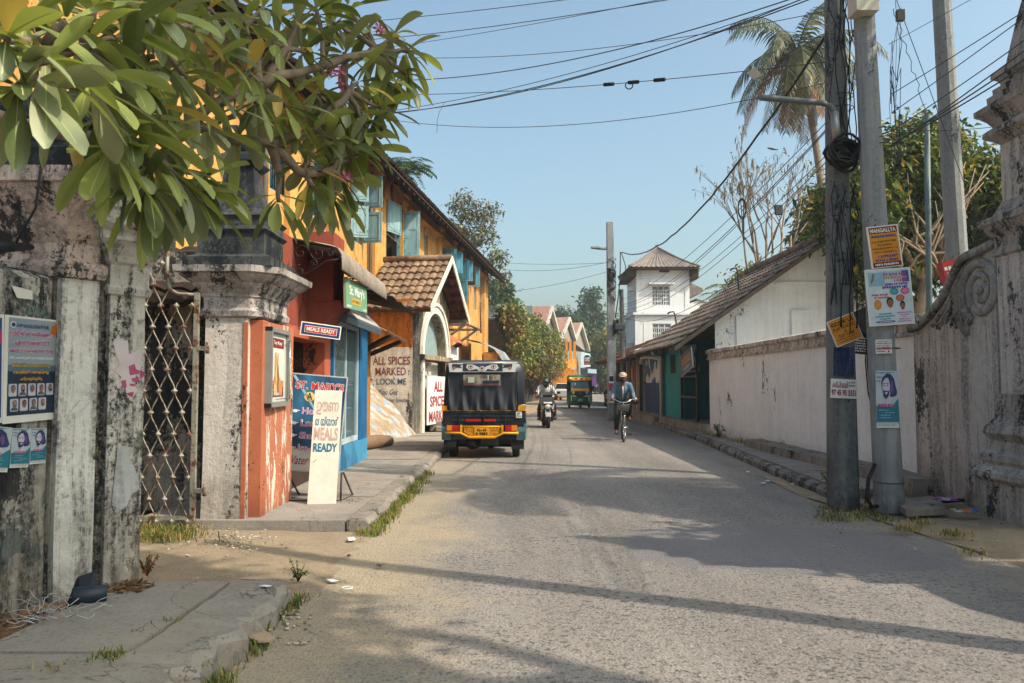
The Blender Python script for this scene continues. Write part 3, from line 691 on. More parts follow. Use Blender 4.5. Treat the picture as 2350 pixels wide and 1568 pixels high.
while s < SL + .9:
    mb.loft(M['teak'], [[FX @ V3((s + dx, o, ez - (.1 if top else .24) + (eo - o) * sl_)) for dx, top in ((0, 1), (.09, 1), (.09, 0), (0, 0))] for o in (eo - .06, -.2)], caps=True); s += .62
mb.build('rafter_frame', rf)
mb = MB(); mb.tube(M['oldwood'], [FX @ V3((fs(1098), .1, 5.6)), FX @ V3((fs(1098), .12, 4.0))], .05, 6); mb.build('drain_pipe', yb)
for px in (600, 706, 846):
    mb = MB(); s = fs(px, .07); mb.tube(M['oldwood'], [FX @ V3((s, .09, 7.2)), FX @ V3((s, .09, 2.6))], .055, 8); mb.build('drain_pipe', yb)

# ---- arched porch
P0, P1_ = V3((-2.55, 20.4, 0)), V3((-1.9, 24.2, 0)); pd = (P1_ - P0).normalized(); pn = V3((pd.y, -pd.x, 0))
PX = Matrix(((pd.x, pn.x, 0, P0.x), (pd.y, pn.y, 0, P0.y), (0, 0, 1, 0), (0, 0, 0, 1))); PLn = (P1_ - P0).length
pz = plaster('porch_plaster', 'a79682', '8d7c68', m_amt=.3, streak=.6, d_amt=.5, dirt='7a5230', foot=1.1, peel='b9aea0', p_amt=.4, m_scale=1.8)
pzo = plaster('porch_ochre', 'b06a2b', '96541f', m_amt=.22, streak=.5, d_amt=.45, dirt='5e3416', mould='33241b')
pzd = plaster('porch_black_plaster', '4a4743', '2c2b2b', m_amt=.4, streak=.5, d_amt=.5, dirt='a79d90', mould='191b1e', peel='a8a29a', p_amt=.3, foot=2.2)
wht = plaster('white_trim', 'e0dcd4', 'd2ccc2', m_amt=.08, streak=.2, d_amt=.25, dirt='8a6b50', bump=.3)
po = thing('arched_porch', 'tiled porch with white arch and painted spice market wall projecting from the yellow building', 'porch', (-2.6, 22, 0))
mb = MB()
s_a0, s_a1, zsp = .95, 3.35, 2.2; ca, ra = (s_a0 + s_a1) / 2, (s_a1 - s_a0) / 2
# street face with the lunette hole and the doorway below it
def fq(a, b, c, e, m_): mb.quad(m_, (a, 0, c), (b, 0, c), (b, 0, e), (a, 0, e), X=PX)
fq(0, .9, 0, 3.6, pzd); fq(3.4, PLn, 0, 3.6, pz); fq(.9, .95, 0, 2.2, pz); fq(3.35, 3.4, 0, 2.2, pz); fq(.95, 3.35, 2.04, 2.2, pz)
K = 16
for k in range(K):
    a, b = PI * k / K, PI * (k + 1) / K
    pa, pb = (ca + ra * math.cos(a), zsp + ra * math.sin(a)), (ca + ra * math.cos(b), zsp + ra * math.sin(b))
    mb.quad(pz, (pb[0], 0, pb[1]), (pa[0], 0, pa[1]), (pa[0], 0, 3.6), (pb[0], 0, 3.6), X=PX)
    mb.quad(pz, (pb[0], 0, pb[1]), (pb[0], -.3, pb[1]), (pa[0], -.3, pa[1]), (pa[0], 0, pa[1]), X=PX)
fq(.9, .95, 2.2, 3.6, pzd); fq(3.35, 3.4, 2.2, 3.6, pz)
# gable above and far side
RZ, hw = 4.75, PLn / 2
mb.poly(pz, [(0, 0, 3.6), (PLn, 0, 3.6), (PLn / 2, 0, RZ - .1)], X=PX)
mb.quad(pz, (PLn, 0, 0), (PLn, -2.2, 0), (PLn, -2.2, 3.6), (PLn, 0, 3.6), X=PX)
# wall that faces down the street, three paint zones
XL = -1.25
pzl = plaster('porch_pale_paint', 'c8c2b9', 'b8b0a6', m_amt=.16, streak=.4, d_amt=.4, dirt='86664a', foot=.7, m_scale=2.2)
for z0, z1, m_ in ((0, 2.35, pzl), (2.35, 3.6, pzo)): mb.quad(m_, (P0.x + XL, P0.y + .15, z0), (P0.x, P0.y, z0), (P0.x, P0.y, z1), (P0.x + XL, P0.y + .15, z1))
mb.quad(pz, (.95, -.3, 0), (3.35, -.3, 0), (3.35, -.3, 2.04), (.95, -.3, 2.04), X=PX)
mb.build('wall', po)
mb = MB(); mb.prism(paint('7d8f93', .8, .15), [PX @ V3((ca + (ra + .02) * math.cos(PI * k / 16), -.24, zsp + (ra + .02) * math.sin(PI * k / 16))) for k in range(17)], -pn * .05); mb.build('lunette_panel', po)
mb = MB()
for R_, w_, o in ((ra, .2, .05), (ra + .205, .09, .09)):
    arc = [(ca + (R_) * math.cos(PI * k / 20), zsp + R_ * math.sin(PI * k / 20)) for k in range(21)]; arc2 = [(ca + (R_ + w_) * math.cos(PI * k / 20), zsp + (R_ + w_) * math.sin(PI * k / 20)) for k in range(21)]
    mb.loft(wht, [[PX @ V3((x, .003, z)), PX @ V3((x, o, z)), PX @ V3((x2, o, z2)), PX @ V3((x2, .003, z2))] for (x, z), (x2, z2) in zip(arc, arc2)], caps=True)
for a, b in ((s_a0 - .2, s_a0), (s_a1, s_a1 + .2)): mb.bb(wht, (a, .003, .1), (b, .06, 2.05), X=PX)
mb.bb(pz, (s_a0 - .3, .003, 2.06), (s_a1 + .35, .14, 2.19), X=PX)
mb.build('arch_trim', po)
mb = MB()
for k in range(14):
    u, v = U(s_a0, s_a0 + .75), 0
mb.bb(wood('door_board', '56402d', '6b5039'), (s_a0 + .02, -.28, .25), (s_a0 + .5, -.2, 2.0), X=PX); mb.bb(paint('a7a49a', .8), (s_a0 + .52, -.28, .25), (s_a1 - .05, -.22, 2.02), X=PX); mb.build('door', po)
# porch roof: ridge at right angles to the street
er, ze = .52, 3.32
def rp(s, o, z): return PX @ V3((s, o, z))
mb = MB()
e0 = rp(-.25, er, ze); Av = -pn * 1.95; Bv = (rp(hw, er, RZ + .12) - e0)
tile_roof(mb, TILE, e0, Av, Bv, 7, 9, lip=.055, wave=.05, per=6)
e1 = rp(PLn + .25, er, ze); tile_roof(mb, tilemat('red_clay_tile', '6b3a28', '4a261c', '84523e'), e1, Av, rp(hw, er, RZ + .12) - e1, 7, 9, lip=.055, wave=.05, per=4)
mb.tube(TILE, [rp(hw, er + .02, RZ + .2), rp(hw, er - 1.0, RZ + .2), rp(hw, er - 1.97, RZ + .19)], .09, 7)
rf = mb.build('roof', po)
mb = MB()
for sg in (0, 1):
    a = rp(-.28 if sg == 0 else PLn + .28, er + .03, ze - .02); b = rp(hw, er + .03, RZ + .16); up = V3((0, 0, .1)); k = 40
    vs = []
    for i in range(k):
        p, q = lerp(a, b, i / k), lerp(a, b, (i + .8) / k); mb.prism(wht, [p + up, q + up, q - V3((0, 0, .07)), lerp(p, q, .5) - V3((0, 0, .13)), p - V3((0, 0, .07))], pn * .025)
mb.build('barge_board', rf)
for a_, b_ in ((-.1, .02), (PLn - .02, PLn + .1)): mb = MB(); mb.bb(M['oldwood'], (a_, -1.6, 3.25), (b_, er, 3.36), X=PX); mb.build('roof_beam', rf)
# painted lettering on the wall
WR = (V3((P0.x, P0.y, 0)) - V3((P0.x + XL, P0.y + .15, 0))).normalized(); WN = V3((WR.y, -WR.x, 0))
f = Face(V3((P0.x + XL, P0.y + .15, 2.35)), WR, (0, 0, -1), WN, .004); f.O += WR * .09 + V3((0, 0, .12))
pr, pbl, pgr = paint('6a3a35', .9, .25, scale=20), paint('35566b', .9, .2, scale=20), paint('565d66', .9, .2)
f.oval(paint('bfb8b8', .9), .86, .80, .2, .17, 0)
f.text(pr, 'ALL SPICES', .62, .36, .21, .98); f.text(pr, 'MARKED', .6, .64, .2, .8); f.text(pbl, 'LOOK ME', .62, .92, .16, .78); f.text(pgr, 'You Get', .55, 1.2, .14, .5, shear=.3); f.text(pgr, 'Something Special', .62, 1.42, .13, .95, shear=.3)
f.build('painted_lettering', po)
mb = MB()   # masonry ramp / buttress with faded street art
Ap, Bp, Cp = V3((-3.68, 20.42, 1.42)), V3((-2.42, 20.38, .1)), V3((-3.28, 17.7, .1))
art = NT('faded_art'); a_ = art.mix(art.ramp(art.noise(2.2, 5, .6), [(.35, 0), (.65, 1)]), '9b8b74', '85705a')
a_ = art.mix(art.ramp(art.noise(3.3, 3, .5, sc=(1, 2.4, 1)), [(.5, 0), (.56, .75)]), a_, '97a2ac'); a_ = art.mix(art.ramp(art.noise(2.7, 3, .5, dist=1), [(.58, 0), (.63, .6)]), a_, '6f8fb0')
a_ = art.mix(art.ramp(art.noise(4.1, 2, .5), [(.62, 0), (.66, .5)]), a_, 'c59a7c'); ART = art.out(a_, .92, art.noise(20, 5), .5, .02)
D0 = V3((-3.75, 17.7, .1)); D1 = V3((-3.8, 20.42, .1))
nu = 10; loops = []
for k in range(nu + 1):
    v = k / nu; a = lerp(V3((-3.75, 17.7, .16)), Ap, v); b = lerp(Cp, Bp, v)
    loops.append([lerp(a, b, u / 6) + V3((0, 0, .03 * math.sin(u * 2.1 + v * 7) + U(-.012, .012) + .12 * v * math.sin(PI * u / 6))) for u in range(7)] + [V3((b.x + .02, b.y, .0)), V3((-3.8, a.y, .0))])
mb.loft(ART, loops, caps=True, smooth=False); mb.build('sloped_buttress', po)
for k, (w_, h) in enumerate(((1.5, .16), (1.2, .3))): mb = MB(); mb.box(M['kerb'], (-1.92 - .18 * k, 22.9, h / 2 + .08), (.42, w_, h), bev=.03); mb.build('step', po)
b = thing('signboard', 'white board with hand-painted red letters reading all spices market', 'sign', rp(1.6, .1, .3))
mb = MB(); bw, bh = 2.15, 1.32; bx = s_a0 + .12; mb.bb(paint('c9c5c9', .7, .08), (bx, .07, .3), (bx + bw, .1, .3 + bh), X=PX); mb.build('board', b)
f = Face(rp(bx, .1, .3 + bh), pd, (0, 0, -1), pn, .004); rd = paint('8f2a31', .8, .2, scale=25)
for k, tx in enumerate(('ALL', 'SPICES', 'MARKET')): f.text(rd, tx, bw / 2 + .05, .14 + k * .41, .29, (.95, 1.75, 1.95)[k], bold=.02)
f.build('lettering', b)
b = thing('small_sign', 'small grey painted notice inside the porch doorway above the spice board', 'sign', rp(1.9, -.15, 1.6))
mb = MB(); mb.bb(paint('b5b0a4', .8), (1.5, -.17, 1.64), (2.3, -.14, 2.03), X=PX); mb.build('board', b)
f = Face(rp(1.5, -.14, 2.03), pd, (0, 0, -1), pn, .003); f.text(paint('6a3a35', .9), 'P', .4, .03, .16, .3); f.text(paint('6a3a35', .9), 'A', .42, .24, .13, .2); f.build('lettering', b)
# ---- red meals shop and blue shop
sx = -2.6
rs = thing('red_shop', 'red walled meals shop with a dark doorway under a curved awning', 'shop', (-2.9, 9.6, 0))
SXM = Matrix(((0, 1, 0, sx), (1, 0, 0, 0), (0, 0, 1, 0), (0, 0, 0, 1)))   # (along Y, out +X, up)
mb = MB()
SAL = plaster('salmon_distemper', 'b4624a', 'a65540', m_amt=.08, streak=.12, d_amt=.2, dirt='7c4a38', bump=.3)
def hq(a, b, c, e, m_, o=0): mb.quad(m_, (a, o, c), (b, o, c), (b, o, e), (a, o, e), X=SXM)
hq(8.951, 9.3, .05, 2.1, SAL); hq(9.3, 11.05, 1.97, 2.1, SAL); hq(11.05, 11.4, .05, 2.1, SAL); hq(7.9, 11.4, 2.1, 3.13, RED)
for y, m_ in ((9.3, SAL), (11.05, SAL)): mb.quad(m_, (y, 0, .05), (y, -.3, .05), (y, -.3, 1.97), (y, 0, 1.97), X=SXM)
mb.quad(SAL, (9.3, 0, 1.97), (11.05, 0, 1.97), (11.05, -.3, 1.97), (9.3, -.3, 1.97), X=SXM)
mb.quad(RED, (11.4, 0, .05), (11.4, -.6, .05), (11.4, -.6, 3.13), (11.4, 0, 3.13), X=SXM)
mb.quad(P1G, (-2.97, 8.96, 0), (-6.2, 8.9, 0), (-6.2, 8.9, 2.9), (-2.97, 8.96, 2.9)); mb.quad(RED, (-2.6, 8.952, 2.1), (-2.96, 8.955, 2.1), (-2.96, 8.955, 3.13), (-2.6, 8.952, 3.13))
mb.build('wall', rs)
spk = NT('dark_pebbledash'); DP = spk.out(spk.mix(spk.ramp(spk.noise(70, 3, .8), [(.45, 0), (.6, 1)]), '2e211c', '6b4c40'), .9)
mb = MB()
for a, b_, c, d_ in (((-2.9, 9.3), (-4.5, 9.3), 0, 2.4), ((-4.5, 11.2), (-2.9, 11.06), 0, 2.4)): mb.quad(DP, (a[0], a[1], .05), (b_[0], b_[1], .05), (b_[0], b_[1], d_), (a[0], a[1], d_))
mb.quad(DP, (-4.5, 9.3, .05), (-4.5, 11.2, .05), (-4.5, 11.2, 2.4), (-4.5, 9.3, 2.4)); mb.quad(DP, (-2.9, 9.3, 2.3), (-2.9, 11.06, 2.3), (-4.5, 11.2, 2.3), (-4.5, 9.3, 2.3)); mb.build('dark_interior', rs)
mb = MB(); mb.bb(paint('3a2a24', .8, .3), (9.32, -.22, .1), (11.03, -.1, .62), X=SXM); mb.build('counter', rs)
mb = MB(); mb.bb(RED, (10.1, .002, 2.45), (10.75, .32, 3.35), X=SXM); mb.prism(RED, [SXM @ V3(p) for p in ((10.1, .002, 2.18), (10.1, .2, 2.16), (10.1, .42, 2.42), (10.1, .42, 2.47), (10.1, .002, 2.447))], (0, .66, 0)); mb.build('bracket_shelf', rs)
mb = MB()
tile_roof(mb, TILED, (-2.98, 8.55, 2.25), (-2.9, 0, 0), (0, 1.3, .85), 5, 10, lip=.05, wave=.05, per=4); mb.build('side_roof', rs)
# curved awning with scrolled iron ends
AW = plaster('awning_sheet', '9a8f84', '857a70', m_amt=.18, streak=.35, d_amt=.35, dirt='6b5140', bump=.2, mould='4a3a30')
aw = thing('awning', 'curved grey awning sheet on scrolled iron brackets above the meals shop', 'awning', (-2.3, 11, 2.9))
a0, a1 = 9.35, 12.7
prof = [(-.02, 3.14), (.25, 3.09), (.46, 3.05), (.54, 3.02), (.585, 2.95), (.6, 2.86), (.595, 2.76)]
mb = MB(); mb.loft(AW, [[(y, o, z + .006 * math.sin(y * 40)) for o, z in prof] + [(y, o - .012, z - .012) for o, z in prof[::-1]] for y in frange(a0, a1, .06)], X=SXM, caps=True, smooth=True); mb.build('sheet', aw)
IR = paint('191817', .6)
def spiral(cx, cz, r, turns, a_0, sg): return [(cx + sg * r * (1 - k / 22) * math.cos(a_0 + turns * 2 * PI * k / 22), cz + r * (1 - k / 22) * math.sin(a_0 + turns * 2 * PI * k / 22)) for k in range(20)]
mb = MB()
for y in (a0 + .02, 11.0, a1 - .02):
    mb.tube(IR, [(y, .0, 3.1), (y, .46, 3.02), (y, .58, 2.9)], .012, 5, X=SXM); mb.tube(IR, [(y, .0, 3.08), (y, .0, 2.62)], .012, 5, X=SXM)
    mb.tube(IR, [(y, .0, 2.66), (y, .2, 2.72), (y, .4, 2.86), (y, .57, 2.88)], .01, 5, X=SXM)
    for cx, cz, r, a_, sg in ((.1, 2.96, .1, 0, 1), (.3, 2.95, .085, PI, 1), (.46, 2.95, .06, 0, 1), (.09, 2.74, .075, PI / 2, 1), (.26, 2.83, .05, 0, -1)):
        mb.tube(IR, [(y, p, q) for p, q in spiral(cx, cz, r, 1.4, a_, sg)], .008, 5, X=SXM)
mb.tube(IR, [(a0, .57, 2.9), (a1, .57, 2.9)], .012, 5, X=SXM); mb.build('scroll_bracket_frame', aw)

lb = thing('light_box', 'grey framed poster box on the orange pilaster with a pale brown hand picture', 'light box', (-2.42, 8.2, 1.2))
LX = Matrix.Translation((-2.405, 7.86, 0)) @ Matrix.Rotation(math.radians(3), 4, 'Z')   # local: y along street, x out
mb = MB(); fr = paint('8d8f8c', .45, .1, .4); w_, z0, z1 = .78, 1.17, 1.97
mb.bb(fr, (-.045, 0, z0), (.0, w_, z1), X=LX)
for a, b_ in (((0, 0, z0), (.035, .045, z1)), ((0, w_ - .045, z0), (.035, w_, z1)), ((0, .0451, z0), (.035, w_ - .0451, z0 + .045)), ((0, .0451, z1 - .045), (.035, w_ - .0451, z1))): mb.bb(fr, a, b_, X=LX)
for z in (z0, z1 - .04): mb.bb(M['black'], (-.046, -.002, z - .001), (.0351, .018, z + .041), X=LX)
mb.build('frame', lb)
dirR = LX.to_3x3() @ V3((0, 1, 0)); dirN = LX.to_3x3() @ V3((1, 0, 0))
f = Face(LX @ V3((.001, .05, z1 - .05)), dirR, (0, 0, -1), dirN, .0012)
W_, H_ = w_ - .1, z1 - z0 - .1
f.rect(paint('b9bcb8', .5), 0, 0, W_, H_, 0); f.rect(paint('c9c7c0', .5), .06, .05, W_ - .16, H_ - .1, 1); maroon = paint('7a2322', .5)
f.rect(maroon, .06, .05, W_ - .16, .1, 2); f.rect(maroon, .06, H_ - .15, W_ - .16, .1, 2)
f.text(M['white'], 'Tony Money', W_ / 2 - .02, .075, .05, .36, 3, shear=.3); f.text(M['white'], 'TUGURU', W_ / 2 - .04, H_ - .135, .07, .4, 3, bold=.02)
s1, s2, s3 = paint('b98a55', .5), paint('8c5f38', .5), paint('cfa878', .5)
f.put(s1, [(.2, .2), (.19, .36), (.22, .5), (.3, .5), (.33, .34), (.36, .2), (.32, .2), (.29, .28), (.26, .19)], 2)
for k, (x, y, a, b_) in enumerate(((.2, .52, .05, .09), (.26, .5, .05, .12), (.33, .5, .06, .11), (.4, .54, .05, .09), (.24, .42, .05, .1), (.3, .4, .04, .09), (.45, .57, .04, .05), (.16, .56, .04, .06))): f.oval((s1, s3, s2)[k % 3], x, y, a, b_, 3 + k, 12)
f.rect(paint('b07b45', .5), .06, H_ - .22, W_ - .16, .07, 2); f.build('poster_print', lb)
mb = MB(); mb.tube(M['chrome'], [LX @ V3((.05, .07, z0 + .08)), LX @ V3((.05, w_ - .05, z0 + .08))], .006, 5); mb.tube(M['chrome'], [LX @ V3((.05, w_ - .13, z1 - .1)), LX @ V3((.05, w_ - .02, z1 - .1))], .006, 5); mb.tube(M['chrome'], [LX @ V3((.05, w_ - .06, z0 + .08)), LX @ V3((.05, w_ - .06, z1 - .1))], .005, 5); mb.build('latch_bar', lb)

def flat_sign(name, label, cat, TL, TR, BL, thick, back, group=None):
    """thin board from three corners; returns thing, Face, width, height"""
    TL, TR, BL = V3(TL), V3(TR), V3(BL); R_ = (TR - TL); D = (BL - TL); w_, h = R_.length, D.length; R_.normalize(); D = (D - R_ * D.dot(R_)).normalized(); N = D.cross(R_).normalized()
    if N.dot(V3((0, 0, EYE)) - TL) < 0: N = -N
    th = thing(name, label, cat, lerp(TL + D * h, TR + D * h, .5), group)
    m = MB(); m.prism(back, [TL, TL + R_ * w_, TL + R_ * w_ + D * h, TL + D * h], -N * thick); m.build('board', th)
    return th, Face(TL, R_, D, N), w_, h
navy, redp = paint('1c2f63', .5), paint('a3262f', .5)
th, f, w_, h = flat_sign('meals_sign', 'small red and blue board reading meals ready, jutting from the shop doorway', 'sign', at(692, 737, 9.25), at(784, 750, 9.4), at(690, 768, 9.25), .02, M['white'])
f.rect(navy, .012, .012, w_ - .024, h - .024, 0); f.rect(M['white'], .045, .038, w_ - .09, h - .076, 1); f.rect(redp, .05, .043, w_ - .1, h - .086, 2); f.text(M['white'], 'MEALS READY', w_ / 2, h * .34, h * .3, w_ * .7, 3, bold=.02)
f.oval(M['white'], w_ * .76, h * .74, .006, .006, 4, 8); f.build('lettering', th)
th, f, w_, h = flat_sign('menu_board', 'blue standing menu board on an iron frame with red heading letters', 'sign', at(669, 855, 9.2), at(799, 866, 9.32), at(652, 1080, 9.05), .02, paint('9aa0a2', .5))
t = NT('blue_gradient_print'); wv = t.noise(2.2, 2, .5, sc=(1.5, 1.5, .5), dist=.4); BGP = t.out(t.mix(t.ramp(wv, [(.3, 0), (.5, .5), (.62, 1)]), '0e1c40', '2f6f92'), .45)
f.rect(BGP, .015, .015, w_ - .03, h * .76, 0); f.rect(paint('b9bab6', .5), .015, h * .775, w_ - .03, h * .215, 0); f.rect(paint('c39a3c', .5), .015, h * .77, w_ - .03, h * .008, 1)
f.put(paint('7fa3b5', .5), [(.02, .03), (.3, .42), (.33, .42), (.05, .02)], 1)
f.text(M['white'], "ST. MARY'S", w_ * .52, h * .075, h * .09, w_ * .86, 1, bold=.05); f.text(paint('b52f3a', .5), "ST. MARY'S", w_ * .52, h * .078, h * .084, w_ * .85, 2, bold=.02)
f.oval(paint('c9b56a', .5), w_ * .36, h * .235, w_ * .09, h * .05, 1); f.text(M['black'], 'A', w_ * .36, h * .195, h * .07, w_ * .1, 3)
vio, pale = paint('9a5f97', .5), paint('d8d2dc', .5)
for k, tx in enumerate(('Hot', 'Lassi', 'Shakes', 'Ice-Cream')):
    y = h * (.35 + .125 * k); wd = w_ * (.26, .34, .42, .62)[k]
    f.text(pale, tx, w_ * .25, y - .003, h * .072, wd + .008, 1, bold=.05, align='L'); f.text(vio, tx, w_ * .253, y, h * .066, wd, 2, align='L')
    f.oval(pale, w_ * .14, y + h * .04, w_ * .045, h * .016, 1, 10); f.rect(pale, w_ * .16, y + h * .03, w_ * .055, h * .008, 2)
f.text(paint('8a2430', .5), 'Water Cooler', w_ * .1, h * .84, h * .09, w_ * .8, 1, shear=.35, align='L'); f.build('lettering', th)
mb = MB(); ir = paint('2a2725', .6)
for px in (656, 784):
    a, b_ = at(px, 1085, 9.06), at(px + 4, 1085, 9.5); g0 = gr(px - 2, 1150, .11); g1 = V3((g0.x + .05, g0.y + .42, .11)); mb.tube(ir, [a, g0], .012, 5); mb.tube(ir, [b_, g1], .012, 5); mb.tube(ir, [g0, g1], .012, 5)
mb.tube(ir, [gr(654, 1150, .115), gr(782, 1150, .115)], .012, 5); mb.tube(ir, [gr(654, 1150, .115) + V3((.05, .42, 0)), gr(782, 1150, .115) + V3((.05, .42, 0))], .012, 5); mb.build('stand_frame', th)
BL_ = gr(701, 1158, .112); BR_ = gr(771, 1162, .112)
TLp = at(722, 895, 9.12)
th, f, w_, h = flat_sign('leaning_board', 'tall worn white board reading meals ready, leaning on the blue menu board', 'sign', at(723, 895, BL_.y + .33), at(786, 897, BL_.y + .38), BL_, .018, paint('c2bdb5', .7, .12))
fade, tl = paint('a98f8a', .8, .15), paint('1f5f78', .7, .15)
f.text(fade, 'ഊണ', w_ / 2, h * .105, h * .115, w_ * .8, 1, bold=.015); f.text(tl, 'തയ്യാർ', w_ / 2, h * .235, h * .085, w_ * .84, 1, bold=.012); f.text(fade, 'MEALS', w_ / 2, h * .335, h * .115, w_ * .86, 1, bold=.03); f.text(tl, 'READY', w_ / 2, h * .475, h * .075, w_ * .86, 1, bold=.04)
f.put(paint('9a8e80', .8), [(w_ * .1, h * .64), (w_ * .22, h * .61), (w_ * .24, h * .615), (w_ * .12, h * .65)], 0); f.build('lettering', th)

bs = thing('blue_shop', 'blue painted shop front with glazed window full of goods', 'shop', (-2.9, 12.7, 0))
BP = plaster('blue_gloss', '1f6596', '195580', m_amt=.04, streak=.1, d_amt=.15, dirt='174060', rough=.5, bump=.15, mould='10344f')
BPL = plaster('light_blue_plinth', '4b8fb8', '3f7fa6', m_amt=.05, streak=.1, d_amt=.2, dirt='2f5f80', rough=.7, bump=.2)
mb = MB()
mb.bb(BPL, (11.41, -.3, .05), (14.05, .06, .47), X=SXM); mb.bb(BP, (13.35, -.3, .471), (14.05, .05, 2.35), X=SXM); mb.bb(BP, (11.42, -.3, .471), (11.5, .04, 2.35), X=SXM); mb.bb(BP, (11.42, -.3, 2.351), (14.1, .1, 2.62), X=SXM); mb.bb(BP, (13.2, .101, 2.36), (13.35, .14, 2.5), X=SXM)
mb.bb(paint('123a5a', .6), (11.42, -.9, 2.625), (14.1, .0, 3.0), X=SXM); mb.bb(DARKI, (11.5, -.9, .471), (13.34, -.85, 2.35), X=SXM); mb.bb(pz, (14.06, -3.5, 0), (14.3, -.02, 3.2), X=SXM)
mb.build('front', bs)
mb = MB(); wf = paint('a9b7bd', .5)
for a, b_ in (((11.51, -.02, .48), (11.56, .03, 2.34)), ((13.28, -.02, .48), (13.34, .03, 2.34)), ((11.561, -.02, .48), (13.279, .03, .56)), ((11.561, -.02, 2.28), (13.279, .03, 2.34)), ((12.38, -.01, .561), (12.43, .02, 2.279))): mb.bb(wf, a, b_, X=SXM)
wi = mb.build('window', bs); mb = MB(); mb.bb(glass('shop_glass', '8fa9b4', .06, .22), (11.56, .0, .56), (13.28, .006, 2.28), X=SXM); mb.build('pane', wi)
mb = MB()
for z in (.62, 1.0, 1.38, 1.76): mb.bb(paint('7d939c', .5), (11.55, -.5, z), (13.27, -.06, z + .02), X=SXM)
mb.build('shelf', bs)
cols = ['b8a23c', '8f3030', 'c9c9c4', '3b6b8f', 'b57a3a', '5b8a4a', 'd0c080', '703060', '9fb0b8']
LASTC = [0]; CNM = ('mustard', 'red', 'pale', 'blue', 'brown', 'green', 'cream', 'purple', 'pale blue')
def jar(kind):
    m = MB(); LASTC[0] = rnd.choice(cols); c = paint(LASTC[0], .4)
    if kind == 0: m.lathe(c, [(.05, 0), (.055, .02), (.055, .15), (.04, .18), (.03, .2)], n=10); m.lathe(M['white'], [(.036, .2), (.036, .23)], n=10)
    if kind == 1: m.box(c, (0, 0, .1), (.14, .1, .2), bev=.008); m.box(M['white'], (.002, -.0, .1), (.143, .06, .06))
    if kind == 2: m.lathe(c, [(.035, 0), (.04, .01), (.04, .16), (.018, .2), (.015, .26), (.02, .27)], n=10)
    return m
NM = ('jar', 'carton', 'bottle')
for z in (.64, 1.02, 1.4, 1.78):
    y = 11.66
    while y < 13.2:
        k = rnd.randrange(3); o = jar(k); ob = o.build(NM[k]); ob.location = (sx - U(.15, .3), y, z); cn = CNM[cols.index(LASTC[0])]; sh = ('lowest', 'second', 'third', 'top')[(.64, 1.02, 1.4, 1.78).index(z)]; ob['label'] = '%s %s on the %s shelf of the blue shop window' % (cn, NM[k], sh) if 1 else {0: 'small jar on a shelf behind the blue shop window', 1: 'small packet carton on a shelf behind the blue shop window', 2: 'small bottle on a shelf behind the blue shop window'}[k]; ob['category'] = NM[k]; ob['group'] = cn + ' ' + NM[k] + 's on the ' + sh + ' shelf'; y += U(.13, .24)
sb = thing('shop_fascia', 'slanted grey shop board with faint lettering under the awning of the blue shop', 'sign', (-2.3, 11.5, 2.2))
mb = MB(); fp = [(10.0, .0, 2.62), (10.0, .1, 2.63), (10.0, .42, 2.3), (10.0, .4, 2.22), (10.0, .02, 2.36)]
mb.prism(paint('485660', .6, .1), [SXM @ V3((p[0] + .55, p[1], p[2])) for p in fp], (0, 2.8, 0)); mb.build('board', sb)
nn = V3((.33, 0, .32)).normalized(); f = Face(SXM @ V3((10.6, .12, 2.62)), (0, 1, 0), V3((.32, 0, -.33)), nn, .003)
f.rect(paint('a5a29c', .6, .1), .03, 0, 2.68, .4, 0); brn = paint('6b5448', .7)
f.scribble(paint('8a7d70', .7), 1.5, .06, 1.0, .1, 1); f.text(brn, 'ASSORTED SOFT DRINKS, SNACKS', 1.35, .22, .085, 2.3, 1); f.build('lettering', sb)
th, f, w_, h = flat_sign('green_sign', 'green hanging sign with white script lettering beneath the awning edge', 'sign', at(793, 636, 9.9), at(841, 657, 11.2), at(794, 706, 9.9), .03, paint('8a8c80', .6))
f.rect(paint('6b9272', .55, .08), 0, 0, w_, h, 0); f.text(M['white'], "St. Mary's", w_ * .5, h * .2, h * .42, w_ * .72, 2, bold=.02); f.rect(paint('c2982f', .55), w_ * .24, h * .62, w_ * .42, h * .2, 1); f.text(paint('5b4020', .6), 'HOT MEALS', w_ * .45, h * .67, h * .1, w_ * .36, 2)
f.rect(paint('a9bdb0', .6), w_ * .02, h * .88, w_ * .2, h * .08, 1); f.rect(paint('a9bdb0', .6), w_ * .8, h * .88, w_ * .16, h * .08, 1); f.rect(paint('93b596', .6), w_ * .08, h * .03, w_ * .1, h * .14, 1); f.build('lettering', th)
mb = MB()
for p in (at(803, 640, 10.1), at(832, 652, 10.9)): mb.tube(IR, [p, p + V3((0, 0, .16))], .006, 5)
mb.build('hanger_frame', th)
